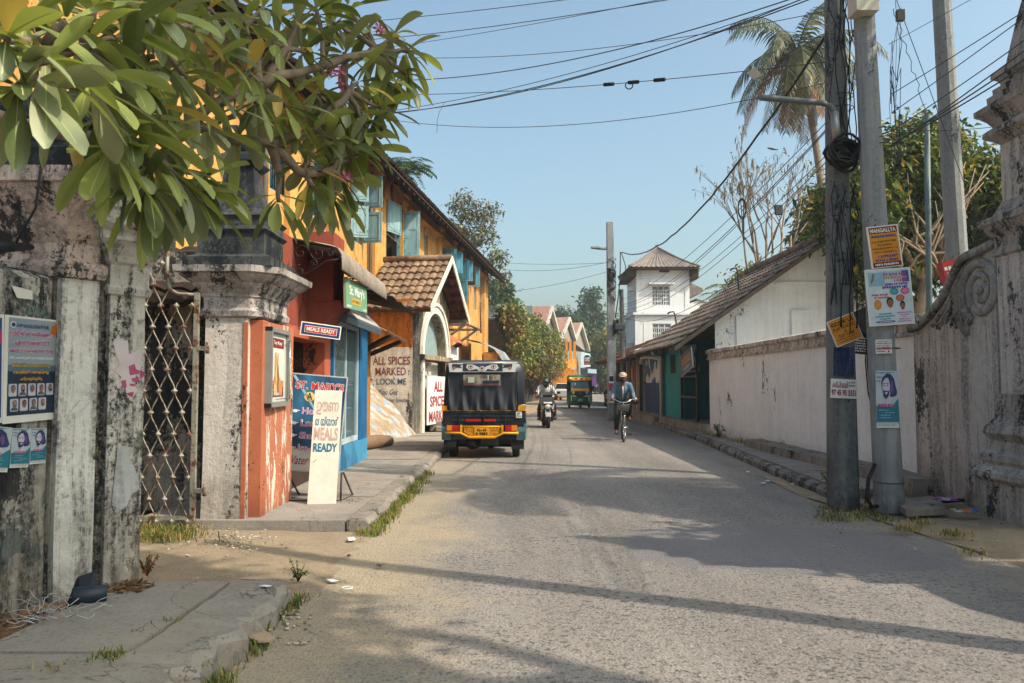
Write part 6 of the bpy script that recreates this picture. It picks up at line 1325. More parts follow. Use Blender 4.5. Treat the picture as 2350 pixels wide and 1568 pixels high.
# coconut palms
PG = leafmat('palm_green', '36422f', '4c583c', .35, .18); PO = leafmat('palm_olive', '5d5d36', '757048', .35, .35); PB_ = leafmat('palm_dry', '8a5a30', 'a8743c', .2, .3); PBD = leafmat('palm_dead', '5c4632', '75583c', .15, .2)
def palm(label, base, top, r0, seed, R_=3.4):
    global rnd
    keep = rnd; rnd = random.Random(seed)
    p = thing('coconut_palm', label, 'palm tree', base, 'coconut palms'); base, top = V3(base), V3(top); m = MB()
    pts = [lerp(base, top, k / 14) + V3((.5 * math.sin(PI * k / 14) * (1 if base.x > top.x else -1) * .8, 0, 0)) for k in range(15)]
    for k in range(60): pass
    m.tube(wood('palm_bark', '6b6156', '8f8478', s=(2, 2, 9)), pts, [lerp(r0, r0 * .72, k / 14) for k in range(15)], 9); m.build('trunk', p)
    fr, nut = MB(), MB(); n = 36
    for i in range(n):
        az = i * 2.39996 + U(-.15, .15); q = i / n; el = lerp(1.25, -1.15, q ** .85) + U(-.12, .12); L = R_ * U(.85, 1.08) * (1.0 if q < .75 else .85)
        mats = [PG, PG, PO] if q < .55 else ([PO, PG, PO] if q < .8 else ([PB_, PO] if q < .92 else [PB_, PBD, PBD]))
        if i % 9 == 4 and q > .5: mats = [PB_]
        d = V3((math.cos(az) * math.cos(el), math.sin(az) * math.cos(el), math.sin(el))); pos = V3(top); rach = [pos.copy()]; dirs = [d.copy()]
        N = 22
        for k in range(N):
            d = (d + V3((0, 0, -.075 - .05 * k / N * (1 if el > 0 else .6)))).normalized(); pos = pos + d * (L / N); rach.append(pos.copy()); dirs.append(d.copy())
        fr.tube(mats[0], rach, [lerp(.035, .006, k / N) for k in range(N + 1)], 4)
        for k in range(3, N + 1):
            dd = dirs[k]; side = dd.cross(V3((0, 0, 1)));
            if side.length < .05: side = V3((1, 0, 0))
            side.normalize(); ll = .75 * math.sin(PI * (.12 + .8 * k / N)) ** .6 * R_ / 3.4
            for sgn_ in (-1, 1):
                for h in (0, .5):
                    a = lerp(rach[k - 1], rach[k], h); o = (side * sgn_ * .8 + dd * .55 + V3((0, 0, -.28 - .5 * rnd.random()))).normalized(); w = dd * .032
                    b = a + o * ll * .55; c = a + o * ll * .9 + V3((0, 0, -ll * U(.15, .4)))
                    fr.add([a - w * .6, a + w * .6, b + w, b - w, c], [(0, 1, 2, 3), (3, 2, 4)], rnd.choice(mats))
    fr.build('crown', p)
    for k in range(9): a = k * 2.4; nut.ball(PB_ if k % 2 else PO, top + V3((.25 * math.cos(a), .25 * math.sin(a), -.25 - .08 * (k % 3))), (.11, .11, .14), 8, 6)
    nut.build('coconut_cluster', p); rnd = keep
palm('tall coconut palm with brown hanging fronds behind the white gabled house', A(1893, 740, 30), A(1829, 118, 30), .165, 5, 3.6)
palm('coconut palm outside the view to the right that throws streaked shade on the road', (8.8, 7.0, 0), (8.0, 7.2, 8.7), .2, 9, 3.2)
# bare pod tree
t_ = thing('bare_tree', 'nearly leafless slender tree with hanging pods in front of the coconut palm', 'tree', A(1765, 800, 28)); m = MB(); lf = MB(); POD = [PBD, BARK]
def grow(a, d, L, r, dep):
    b = a + d * L; m.tube(BARK, [a, lerp(a, b, .5) + V3((U(-.05, .05), U(-.05, .05), 0)) * L, b], [r, r * .8, r * .6], 4)
    if dep == 0 or L < .25:
        for _ in range(2):
            if rnd.random() < .55: leaf_q(lf, POD, b, U(.25, .4), .02, V3((U(-.2, .2), U(-.2, .2), -1)), 0)
            if rnd.random() < .5: leaf_q(lf, [G3, PO], b + V3((U(-.1, .1), 0, 0)), .14, .03)
        return
    for _ in range(rnd.choice((2, 2, 3))):
        q = lerp(a, b, U(.55, 1)); dd = (d + V3((rnd.gauss(0, .38), rnd.gauss(0, .3), U(-.1, .3)))).normalized(); grow(q, dd, L * U(.6, .85), r * .6, dep - 1)
for px, lean in ((1722, -.12), (1742, -.05), (1760, 0), (1772, .03), (1788, .08), (1800, .14), (1750, -.2)):
    a = V3(A(px, 660, 28)); grow(a, V3((lean, U(-.05, .05), 1)).normalized(), 1.95, .055, 4)
m.tube(BARK, [A(1765, 800, 28), A(1762, 650, 28)], .12, 6); m.build('trunk', t_); lf.build('crown', t_)
# plants peeping over roofs
def pinnate(label, c, n, L, mats, name='leafy_plant', ln=.16):
    t = thing(name, label, 'plant', c); m = MB(); st = MB(); c = V3(c)
    st.tube(BARK, [V3((c.x, c.y, max(0, c.z - 4.5))), c], .05, 5); st.build('stem', t)
    for i in range(n):
        a = 2.4 * i; el = U(-.1, .9); d = V3((math.cos(a) * math.cos(el), math.sin(a) * math.cos(el), math.sin(el))); p = c + V3((U(-.3, .3), U(-.3, .3), U(-.5, .2)))
        for k in range(14):
            d = (d + V3((0, 0, -.09))).normalized(); p = p + d * L / 14; s_ = d.cross(V3((0, 0, 1))).normalized()
            for sg in (-1, 1): leaf_q(m, mats, p, ln * (1.1 - .5 * k / 14) * 1.5, .035, (s_ * sg + d * .3 + V3((0, 0, -.2))).normalized(), .1)
    m.build('foliage', t)
pinnate('young plant with feathery leaf fronds over the grey tiled roof near the tower house', A(1672, 668, 34), 16, 1.3, [G2, G3, G5])
pinnate('darker feathery plant behind the grey roof beside the bare tree', A(1715, 672, 33), 14, 1.1, [G2, G1, G5], ln=.2)
tree('yellow-green shrub just above the grey roof ridge line', A(1735, 760, 29), A(1735, 680, 29), [(A(1738, 648, 29), (.7, .6, .45)), (A(1712, 655, 29), (.45, .5, .35))], [G3, G4, G3], 2600, .16, .05, BARK, .06, 'shrub', name='leafy_shrub')
t_ = thing('banana_plant', 'banana plant with broad pale green leaves behind the roof slope', 'plant', A(1795, 700, 27)); m = MB()
for px, py, ex, ey in ((1790, 640, -18, -75), (1800, 640, 15, -85), (1812, 630, 40, -50), (1785, 645, -40, -30), (1805, 640, 30, -20)):
    a, b = V3(A(px, py, 27)), V3(A(px + ex, py + ey, 27)); s_ = V3((.14, .1, .05)); m.grid(rnd.choice([G3, G4, G2]), lambda u, v: lerp(a, b, v) + s_ * (u - .5) * 2 * math.sin(PI * min(1, v * .9 + .08)) + V3((0, 0, -.25 * v * v)), 4, 8)
m.build('foliage', t_); m = MB(); m.tube(G3, [A(1797, 760, 27), A(1797, 640, 27)], .08, 6); m.build('stem', t_)
# trees of the left background
tree('sparse grey-green tree behind the end of the yellow building', A(1095, 882, 52), A(1085, 610, 52), [(A(1060, 470, 52), (1.1, 1, .9)), (A(1110, 490, 52), (1.3, 1, .9)), (A(1090, 540, 52), (1.5, 1.2, .8)), (A(1140, 590, 52), (.9, .9, .8)), (A(1040, 520, 52), (.9, .8, .7)), (A(1150, 640, 52), (.7, .7, .7)), (A(1060, 580, 52), (1.0, 1, .8))], [G5, G2, G3, BR1], 1900, .32, .075, BARK, .15, twig=16, clump=5, spread=.18)
pinnate('feathery palm tuft rising behind the dark tiled eave of the yellow building', A(925, 385, 30), 20, 1.2, [G5, G2], 'palm_tuft', .3)
tree('dense dark tree below the eave end of the yellow building', A(1140, 882, 64), A(1140, 720, 64), [(A(1140, 675, 64), (1.4, 1.2, 1.2)), (A(1128, 690, 63), (1.1, 1, 1)), (A(1152, 700, 64), (1, 1, .8))], [G5, G5, G1, G2], 3200, .4, .1, BARKD, .2)
tree('tall column-like dark tree rising behind the zigzag gables', A(1362, 882, 125), A(1360, 840, 125), [(A(1358, 690, 125), (1.6, 1.5, 2.6)), (A(1353, 735, 125), (2.4, 2, 2.6)), (A(1368, 770, 125), (2.6, 2, 3.0)), (A(1362, 815, 125), (3.0, 2, 3.0))], [G5, G1, G2, G5], 5200, .7, .2, BARKD, .35, twig=8, spread=.5)
tree('broad olive tree in the distance behind the slender lamp pole', A(1395, 882, 118), A(1392, 850, 118), [(A(1385, 790, 118), (2.6, 2, 2.2)), (A(1400, 830, 118), (2.6, 2, 2.4)), (A(1372, 845, 118), (2.2, 2, 2.4)), (A(1412, 800, 118), (2, 2, 2)), (A(1385, 870, 118), (3, 2, 2))], [G2, G3, G2, G4], 4600, .6, .2, BARKD, .3, spread=.5)
for k, (px, py, r, lab) in enumerate(((1290, 728, 1.4, 'small dark treetop between the first two white gables'), (1318, 742, 1.5, 'small dark treetop between the last two white gables'), (1442, 760, 3.0, 'rounded olive tree beside the tower house'), (1420, 850, 2.4, 'low green tree at the far end of the street'))):
    Y = 112; tree(lab, A(px, 882, Y), A(px, py + 30, Y), [(A(px, py, Y), (r * 1.2, r, r)), (A(px - 8, py + 14, Y), (r, r, r)), (A(px + 9, py + 20, Y), (r, r, r)), (A(px, py + 60, Y), (r, r, r * 1.4))], [G5, G2, G1] if k < 2 else [G2, G3, G5], 1500, .6, .2, BARKD, .2, spread=.4)
# far wood closing the street
m = MB()
for k in range(7000):
    px = U(1180, 1560); Y = U(150, 190); leaf_q(m, [G5, G2, G1, G3], V3(A(px, 895 - 60 * rnd.random() ** 1.3 * (1 + .25 * math.sin(px * .05)), Y)), U(1, 1.8), .5)
tag(m.build('far_wood'), kind='stuff')
# vines over the wall
HL = leafmat('leaf_light_olive', '8a8a4a', '9c9556', .25, .3)
t_ = thing('vine_hedge', 'tall tangled vine hedge, green above and rust brown below, spilling over the old wall', 'hedge', (1, 57, 0)); m = MB(); st = MB()
def vpos(t): 
    a = lerp(V3(VL[0]).to_3d() if 0 else V3((VL[0][0], VL[0][1], 0)), V3((VL[1][0], VL[1][1], 0)), min(t * 2, 1)) if t < .5 else lerp(V3((VL[1][0], VL[1][1], 0)), V3((VL[2][0], VL[2][1], 0)), t * 2 - 1); return a
rn2 = random.Random(3)
for k in range(3000):
    t = rnd.random(); b = vpos(t); hz = lerp(5.2, 5.3, t) + .5 * math.sin(t * 19) + .3 * math.sin(t * 47); ph = rnd.random() * PI * .78 - .15; bul = 1.5 + .5 * math.sin(t * 31 + 1) + .3 * math.sin(t * 57)
    z = 1.7 + (hz - 1.7) * .5 * (1 + math.sin(ph * 1.25 - .55)); o = bul * max(0, math.cos((z - 2.9) / (hz - 1.2) * PI * .5)) ** .7 + U(-.5, .15)
    if z < 2.6 and math.sin(t * 40) > .2: continue
    q = b + V3((o * .97, -o * .2, z)); bn = math.sin(t * 23 + z * 1.6) + math.sin(t * 61 - z) * .7 + (1.5 if z < 3 else (-.9 if z > 4.6 else .25))
    mats = [BR1, BR2, HL, G3, PBD, G2] if bn > .35 else ([G2, G3, HL, G3] if bn > -.7 else [G2, G5, G2, G3])
    for _ in range(11): leaf_q(m, mats, q + V3((rnd.gauss(0, .25), rnd.gauss(0, .25), rnd.gauss(0, .25))), U(.14, .3), U(.05, .09))
m.build('foliage', t_)
for k in range(120):
    b = vpos(rnd.random()); o = U(.3, 1.4); st.tube(BARKD if k % 2 else BR2, [b + V3((o, -.2, U(2.5, 4))), b + V3((o * .8, -.1, 2)), b + V3((.15, 0, U(.2, 1.2)))], [.02, .025, .02], 4)
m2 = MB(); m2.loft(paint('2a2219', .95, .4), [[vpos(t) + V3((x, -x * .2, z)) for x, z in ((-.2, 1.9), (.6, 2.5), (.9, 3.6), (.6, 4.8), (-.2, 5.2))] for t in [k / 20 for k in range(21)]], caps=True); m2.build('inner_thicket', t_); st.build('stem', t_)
# frangipani over the near gateway
fr = thing('frangipani_tree', 'frangipani tree with long drooping leaves spreading over the near gateway', 'tree', (-3.9, 3.0, 0))
FL = [leafmat('frangipani_leaf', '7d8846', '919a50', .5, .3, '949c3c'), leafmat('frangipani_leaf_pale', '7c8560', '8c9270', .5, .2, '8f9044'), leafmat('frangipani_leaf_deep', '45522e', '56623a', .5, .24, '77822e')]
MIDR = leafmat('leaf_midrib', 'a9ae74', 'b5b87e', .3, .2); FLY = leafmat('frangipani_leaf_yellowed', 'a8913a', 'b89a48', .4, .3)
RB = wood('frangipani_bark', '5f5348', '857668', s=(3, 3, 3))
def leaf_f(mb, p, d, L, w, mat):
    up = V3((0, 0, 1)); s_ = d.cross(up)
    if s_.length < .05: s_ = V3((U(-1, 1), U(-1, 1), 0))
    s_.normalize(); s_ = (s_ + V3((U(-.45, .45), U(-.45, .45), U(-.45, .45)))).normalized(); n = s_.cross(d).normalized(); cur = V3(p); dd = V3(d); rows = []; K = 7; sag = U(.03, .16)
    for k in range(K + 1):
        t = k / K; ww = w * (.12 + .88 * math.sin(PI * min(1, t ** 1.25 * .86 + .02)) ** .9) if t < .97 else w * .18; fold = n * ww * .28
        rows.append([cur - s_ * ww + fold, cur - s_ * ww * .5 + fold * .35, cur, cur + s_ * ww * .5 + fold * .35, cur + s_ * ww + fold]); dd = (dd + V3((0, 0, -sag))).normalized(); cur = cur + dd * (L / K); n = s_.cross(dd).normalized()
    mb.loft(mat, rows, closed=False, smooth=True)
    if p[1] < 4.6: mb.loft(MIDR, [[r_[2] - s_ * .0016 + V3((0, 0, .0012)), r_[2] + s_ * .0016 + V3((0, 0, .0012))] for r_ in rows[:-1]], closed=False)
TIPS = [(15, 85, 2.3), (60, 40, 2.5), (105, 140, 2.4), (150, 50, 2.7), (215, 25, 3.0), (205, 110, 2.8), (285, 75, 3.1), (300, 175, 3.1), (225, 205, 2.7), (335, 235, 3.3), (355, 130, 3.4), (380, 40, 3.5), (425, 180, 3.7), (290, 300, 3.1), (395, 300, 3.5), (350, 385, 3.3), (445, 70, 3.8), (40, 200, 2.35), (395, 395, 3.5), (300, 400, 3.2), (340, 445, 3.3), (445, 455, 3.7), (480, 420, 3.9), (250, 350, 3.0), (425, 420, 3.6), (150, 215, 2.9), (100, 30, 2.9), (250, 270, 3.2), (330, 20, 3.3),
        (480, 20, 4.0), (505, 110, 4.1), (475, 160, 3.9), (555, 50, 4.3), (560, 160, 4.3), (520, 235, 4.2), (605, 20, 4.5), (625, 100, 4.5), (640, 190, 4.6), (585, 240, 4.4), (685, 50, 4.7), (700, 120, 4.7), (660, 250, 4.6), (725, 20, 4.9), (480, 300, 4.1), (560, 320, 4.4),
        (760, 50, 5.0), (790, 120, 5.0), (800, 15, 5.2), (845, 70, 5.2), (865, 140, 5.2), (820, 190, 5.1), (885, 190, 5.3), (935, 120, 5.4), (905, 80, 5.4), (780, 240, 5.0), (740, 210, 4.9), (830, 260, 5.1), (875, 250, 5.2), (765, 320, 5.0), (805, 330, 5.0), (720, 300, 4.8), (740, 390, 4.9), (785, 410, 5.0), (825, 350, 5.1), (700, 370, 4.8), (765, 460, 5.0), (720, 430, 4.8), (640, 465, 4.7), (930, 175, 5.4), (845, 300, 5.1)]
NOD = [V3(at(*q)) for q in ((300, 330, 3.7), (440, 283, 4.1), (520, 318, 4.3), (620, 330, 4.5), (720, 300, 4.8), (800, 210, 5.0), (480, 245, 4.1), (600, 195, 4.4), (740, 150, 4.8), (860, 110, 5.2), (660, 110, 4.6), (560, 60, 4.4), (300, 150, 3.4), (180, 110, 3.0), (90, 110, 2.7), (640, 400, 4.65), (700, 400, 4.75), (340, 60, 3.5), (200, 200, 3.1), (760, 390, 4.9), (330, 340, 3.4))]
ED = [(0, 1), (1, 2), (2, 3), (3, 4), (4, 5), (1, 6), (6, 7), (7, 8), (8, 9), (7, 10), (7, 11), (0, 12), (12, 13), (13, 14), (3, 15), (3, 16), (12, 17), (0, 18), (16, 19), (0, 20)]
m = MB(); T0 = V3((-3.9, 3.0, 0)); p, r = crook(T0, V3((-3.5, 3.1, 2.6)), .1, .07, 6, .03); m.tube(RB, p, r, 8); p, r = crook(V3((-3.5, 3.1, 2.6)), NOD[0], .045, .03, 6, .05); m.tube(RB, p, r, 8)
for a, b in ED: p, r = crook(NOD[a], NOD[b], .034, .024, 5, .045); m.tube(RB, p, r, 6)
fol = MB(); flo = MB()
for q in TIPS:
    tp = V3(at(*q)); nd = min(NOD, key=lambda v: (v - tp).length); p, r = crook(nd, tp, .02, .013, 5, .05); m.tube(RB, p, r, 5)
    ax = (tp - p[-2]).normalized(); ax = (ax + V3((0, 0, .25))).normalized(); u, w_ = basis(ax); nl = rnd.randint(8, 13)
    for k in range(nl):
        a = k * 2.4 + U(-.2, .2); th_ = lerp(.5, 1.75, (k / nl) ** .8) + U(-.15, .15); d = ax * math.cos(th_) + (u * math.cos(a) + w_ * math.sin(a)) * math.sin(th_); d = (d + V3((0, 0, -.28))).normalized()
        leaf_f(fol, tp - ax * .05 * (k / nl) + d * .02, d, U(.15, .33), U(.025, .045), FLY if rnd.random() < .035 else FL[min(2, int(rnd.random() ** 1.3 * 3))])
m.build('trunk', fr); fol.build('foliage', fr)
PKF, PKD = leafmat('pink_petal', 'c46a86', 'd995a6', .3, .3), leafmat('dark_pink_petal', '9a3a5a', 'b5567a', .3, .3)
for q in ((775, 168, 4.9), (795, 196, 4.95), (812, 412, 4.95), (868, 62, 5.1)):
    for _ in range(2):
        c = V3(at(*q)) + V3((U(-.05, .05), U(-.05, .05), U(-.05, .05))); f_ = V3((U(-.5, .5), -1, U(-.2, .6))).normalized(); u, w_ = basis(f_)
        for k in range(5): a = 2 * PI * k / 5; d = (u * math.cos(a) + w_ * math.sin(a)); s_ = f_.cross(d); flo.add([c, c + d * .022 + s_ * .013 + f_ * .006, c + d * .045 + f_ * .004, c + d * .022 - s_ * .009 + f_ * .006], [(0, 1, 2, 3)], PKF if k % 2 else PKD)
flo.build('flower_cluster', fr)
# overhanging street tree just behind the viewer, out of the picture; it shades the near kerb
lobs = [((2.0 + .82 * k, 2.6 - .38 * k, 8.4 + .3 * math.sin(k * 2)), (.85, .85, .5)) for k in range(5)] + [((4.7, .35, 8.3), (.9, .7, .4)), ((5.5, .45, 8.4), (.8, .7, .4)), ((4.0, .95, 8.5), (.7, .6, .4))] + [((1.9, 3.1, 7.6), (.4, .35, .3)), ((2.2, 1.5, 8.6), (.5, .4, .4)), ((3.6, 2.9, 8.8), (.35, .3, .3))]
tree('leafy street tree overhanging the road from behind the viewer', (10, -2, 0), (8.2, -1.0, 7), lobs, [G2, G3, G1], 12000, .2, .06, BARK, .2)
tree('unseen leafy tree added behind the outer gate wing wall to shade the verge', (9.4, 5.2, 0), (8.8, 5.6, 4.2), [((8.3, 5.9, 5.6), (1.3, 1.1, .8)), ((7.3, 6.2, 5.3), (.8, .8, .6)), ((9.2, 5.0, 5.8), (1.0, 1.0, .8)), ((8.8, 7.2, 5.9), (.9, .8, .6)), ((6.9, 4.6, 5.5), (.7, .6, .5)), ((7.7, 4.0, 5.5), (.8, .6, .5)), ((7.9, 5.1, 5.6), (.8, .7, .5))], [G2, G3, G1], 9000, .2, .06, BARK, .16)  # unseen tree, added and its lobes placed to shade the right verge and road
# dry weeds and small plants
def weed(label, c, n, L, mats, name='weed'):
    t = thing(name, label, 'plant', c); m = MB(); s_ = MB(); c = V3(c)
    for k in range(n):
        a = U(0, 6.3); e = c + V3((math.cos(a) * L * U(.1, .5), math.sin(a) * L * U(.1, .5), L * U(.5, 1))); s_.tube(mats[-1], [c, lerp(c, e, .5) + V3((0, 0, L * .1)), e], [.004, .003, .002], 4)
        for q in range(8): leaf_q(m, mats, lerp(c, e, U(.3, 1)), L * U(.1, .22), L * .05)
    s_.build('stem', t); m.build('foliage', t)
weed('small dry weed at the broken end of the near kerb', tuple(gr(684, 1335, .02)), 7, .17, [G3, BR1, G2]); weed('green weed at the foot of the dark square pole', tuple(gr(1902, 1118, .1)), 7, .26, [G2, G3, G3]); weed('small plant growing from the foot of the pale boundary wall', tuple(gr(1803, 1035, .14)), 6, .3, [G2, G3]); weed('weeds at the corner of the boundary wall by the teal shop', tuple(gr(1650, 1006, .12)), 10, .4, [G1, G2, BR1])
weed('dark weeds between the two near poles', tuple(gr(1985, 1158, .03)), 8, .2, [G1, G2, BR1]); weed('dry tuft beneath the near gate pillar corner', tuple(gr(338, 1322, .07)), 12, .16, [BR2, BR1]); weed('tiny green sprout on the mouldy gate pillar', (-2.66, 5.1, .92), 4, .09, [G2, G3])
# ---- vehicles and people (built round the origin, nose towards +Y, then set down)
BLK = paint('17191d', .55, .2); CANV = paint('2b2e35', .4, .25, scale=3); YLP = paint('c98a14', .45, .1); REDL = paint('a3161c', .3); AMB = paint('c9701a', .3); SIL = paint('b5b3ad', .35, .12, .5); TEALG = paint('3f5f66', .5, .15); GRN = paint('126548', .4, .1); GRNL = paint('4f9a78', .4)
def wheel(parent, c, R_, w, rim=None, name='wheel'):
    m = MB(); c = V3(c); prof = [(R_ * .62, -w * .5), (R_ * .9, -w * .5), (R_, -w * .32), (R_, w * .32), (R_ * .9, w * .5), (R_ * .62, w * .5)]
    m.lathe(M['rubber'], prof, c, 22, 'X'); o = m.build(name, parent)
    m = MB(); m.lathe(rim or M['steel'], [(R_ * .62, -w * .38), (R_ * .5, -w * .2), (.02, -w * .25)], c, 14, 'X'); m.lathe(rim or M['steel'], [(R_ * .62, w * .38), (R_ * .5, w * .2), (.02, w * .25)], c, 14, 'X'); m.build('rim', o); return o
def arch(w, z0, z1, r, y, n=5, flare=0.0):
    pts = [(-w - flare, y, z0)]
    for cx, a0 in ((-w + r, PI), (w - r, PI / 2)):
        for k in range(n + 1): a = a0 - PI / 2 * k / n; pts.append((cx + r * math.cos(a), y, z1 - r + r * math.sin(a)))
    return pts + [(w + flare, y, z0)]
ba = thing('auto_rickshaw', 'black auto rickshaw with yellow bumper seen from behind', 'auto rickshaw')
m = MB(); m.loft(CANV, [arch(.72, .92, 1.80, .17, -.98, flare=.04), arch(.74, .92, 1.85, .17, -.85, flare=.04), arch(.74, .92, 1.87, .16, .3, flare=.04), arch(.72, .92, 1.83, .16, 1.15, flare=.04), arch(.66, 1.0, 1.7, .14, 1.35)], caps=True, smooth=True); m.build('canopy', ba)
m = MB(); m.loft(BLK, [[(-.76, y, z), (.76, y, z)] for y, z in ((-.97, .93), (-1.0, .9), (-1.0, .62), (-.96, .45), (-.9, .4))], closed=False)
m.loft(BLK, [[(-.765, y, .35), (.765, y, .35), (.78, y, .6), (.77, y, .93), (-.77, y, .93), (-.78, y, .6)] for y in (-.96, .3)] , caps=True); m.loft(BLK, [[(-.6 * k, y, .3), (.6 * k, y, .3), (.66 * k, y, .9), (-.66 * k, y, .9)] for y, k in ((.3, 1), (1.2, .95), (1.6, .6))], caps=True); m.build('body', ba)
m = MB()
def cv(u, v): 
    x = lerp(-.655, .64, u); fold = (.034 * math.sin(u * 34 + 2 * math.sin(v * 3)) + .018 * math.sin(u * 61 + 1)) * max(0, 1 - v * 1.5) + .008 * math.sin(u * 9 + v * 7); return (x, -1.0 - .02 * math.sin(PI * u) - fold - .012, lerp(.895, 1.62, v))
m.grid(CANV, cv, 60, 16); m.build('rear_curtain', ba)
m = MB(); m.tube(BLK, [(-.655, -1.03, .9), (-.66, -1.02, 1.62)], .012, 5); m.tube(BLK, [(.64, -1.03, .9), (.645, -1.02, 1.62)], .012, 5); m.build('curtain_piping', ba)
t = NT('plastic_window'); pw_ = t.out(t.mix(t.ramp(t.noise(5, 3, .6), [(.4, 0), (.6, 1)]), '4d4a46', '8a8478'), .2)  # opaque: bright windscreen and dark cabin beyond are painted in as mottled colour
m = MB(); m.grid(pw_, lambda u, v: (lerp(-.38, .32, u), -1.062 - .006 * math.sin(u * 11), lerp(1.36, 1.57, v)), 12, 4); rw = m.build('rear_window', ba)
m = MB()
for x0, x1, z0, z1, c_ in ((-.29, -.17, 1.42, 1.53, 'a9a69c'), (-.01, .3, 1.4, 1.46, '24262c'), (-.37, .31, 1.365, 1.385, '5a2430'), (.08, .1, 1.46, 1.56, 'b9b5aa')): m.box(paint(c_, .4), ((x0 + x1) / 2, -1.0715, (z0 + z1) / 2), (x1 - x0, .004, z1 - z0))
m.build('interior_glimpse', rw)
m = MB(); m.prism(SIL, [(-.67, -1.0, 1.79), (.62, -1.0, 1.79), (.6, -1.055, 1.615), (-.64, -1.055, 1.615)], (0, -.015, .004)); m.tube(SIL, [(-.68, -1.01, 1.8), (.64, -1.01, 1.8)], .012, 6); vz = m.build('rear_visor', ba)
f = Face((-.67, -1.018, 1.79), (1, 0, 0), (0, -.3, -.95), (0, -.95, .3), .004); dk_, rd_ = paint('1b1d22', .4), paint('8a5238', .4); nb = paint('1d2c55', .4)
f.rect(dk_, .28, .01, .75, .155, 0); f.put(SIL, [(.36, .03), (.46, .03), (.64, .11), (.82, .03), (.92, .03), (.96, .1), (.9, .15), (.75, .12), (.7, .17), (.6, .17), (.54, .12), (.4, .15), (.34, .09)], 1); f.put(nb, [(.5, .02), (.78, .02), (.64, .09)], 1)
for x, y in ((.43, .075), (.86, .075), (.645, .11)): f.oval(rd_, x, y, .05, .05, 2, 14); f.oval(SIL, x, y, .038, .038, 3, 14); f.oval(dk_, x, y, .022, .022, 4, 12)
for x0, s_ in ((.02, 1), (1.27, -1)):
    f.put(dk_, [(x0 + s_ * a, b) for a, b in ((.06, .02), (.26, .03), (.2, .06), (.25, .1), (.14, .09), (.08, .13), (.06, .07))], 1); f.oval(rd_, x0 + s_ * .1, .1, .028, .025, 2, 12)
f.build('print', vz)
m = MB()
for x0, x1 in ((-.79, -.69), (.62, .79)): m.bb(YLP, (x0, -1.015, .89), (x1, -.5, .985))
m.bb(YLP, (-.689, -1.013, .885), (.619, -.99, .9)); m.tube(SIL, [(.62, -1.02, .99), (.795, -1.0, 1.0), (.795, -.4, 1.0)], .01, 5); m.build('waist_band', ba)
m = MB()
for z in (.7, .78, .84): m.bb(CANV, (-.6, -1.012, z), (.58, -1.0, z + .03))
for x in (-.46, 0, .4): m.bb(BLK, (x, -1.05, .62), (x + .012, -1.001, .92))
m.build('louvre_slats', ba)
m = MB(); m.bb(REDL, (-.33, -1.026, .69), (-.05, -1.013, .735)); m.bb(REDL, (0, -1.026, .69), (.23, -1.013, .735)); m.build('reflector_pair', ba)
for x0, s_ in ((-.69, 1), (.63, -1)):
    m = MB(); m.bb(REDL, (x0 + s_ * .1, -1.05, .52), (x0 + s_ * .22, -.99, .62)); m.bb(AMB, (x0, -1.05, .52), (x0 + s_ * .099, -.99, .62)); m.build('tail_light', ba)
m = MB(); m.tube(YLP, [(-.7, -1.12, .48), (-.42, -1.14, .48), (-.26, -1.15, .4), (.22, -1.15, .4), (.38, -1.14, .48), (.66, -1.12, .48)], .025, 7); m.tube(YLP, [(-.42, -1.12, .6), (.36, -1.12, .6)], .018, 6)
for x in (-.41, .36): m.bb(YLP, (x - .02, -1.15, .47), (x + .02, -1.11, .63))
m.build('bumper', ba)
t = NT('perforated_yellow'); PY = t.out(t.mix(t.ramp(t.n('ShaderNodeTexVoronoi', {'Vector': t.co_(), 'Scale': 38.0}).outputs['Distance'], [(.3, 0), (.42, 1)]), '3a2a0c', 'b87a14'), .5)
m = MB(); m.prism(PY, [(-.36, -1.13, .585), (.33, -1.13, .585), (.33, -1.13, .5), (.2, -1.13, .42), (-.24, -1.13, .42), (-.36, -1.13, .5)], (0, .006, 0)); m.build('bumper_mesh', ba)
m = MB(); m.bb(YLP, (-.16, -1.145, .425), (.11, -1.132, .585)); pl = m.build('number_plate', ba); f = Face((-.16, -1.145, .585), (1, 0, 0), (0, 0, -1), (0, -1, 0), .002); f.text(M['black'], 'KL-43', .135, .02, .052, .17, 1, bold=.03); f.text(M['black'], 'B 9883', .135, .088, .056, .22, 1, bold=.03); f.build('lettering', pl)
m = MB(); m.bb(M['white'], (.61, -1.024, .76), (.72, -1.0, .875)); pl = m.build('permit_plate', ba); f = Face((.61, -1.024, .875), (1, 0, 0), (0, 0, -1), (0, -1, 0), .002); f.text(M['black'], 'EP', .055, .015, .038, .06, 1); f.text(M['black'], '2964', .055, .065, .036, .085, 1); f.build('lettering', pl)
for s_ in (-1, 1):
    m = MB(); m.loft(TEALG, [[(s_ * .62, y, z), (s_ * .79, y, z)] for y, z in ((-.98, .66), (-1.01, .5), (-.98, .34))], closed=False); m.loft(TEALG, [[(s_ * .795, -.98, z), (s_ * .795, .1, z)] for z in (.7, .34)], closed=False); m.build('fender', ba)
    m = MB(); m.box(M['rubber'], (s_ * .64, -.93, .28), (.24, .02, .22), rz=.0); m.build('mud_flap', ba); wheel(ba, (s_ * .6, -.62, .225), .225, .14)
wheel(ba, (0, 1.33, .225), .225, .12); m = MB(); m.bb(BLK, (-.5, -.8, .25), (.5, .4, .4)); m.tube(BLK, [(-.55, -.62, .23), (.55, -.62, .23)], .05, 6); m.ball(BLK, (-.22, -.75, .28), (.16, .2, .14)); m.bb(BLK, (-.05, -.98, .24), (.28, -.9, .36)); m.build('axle_housing', ba)
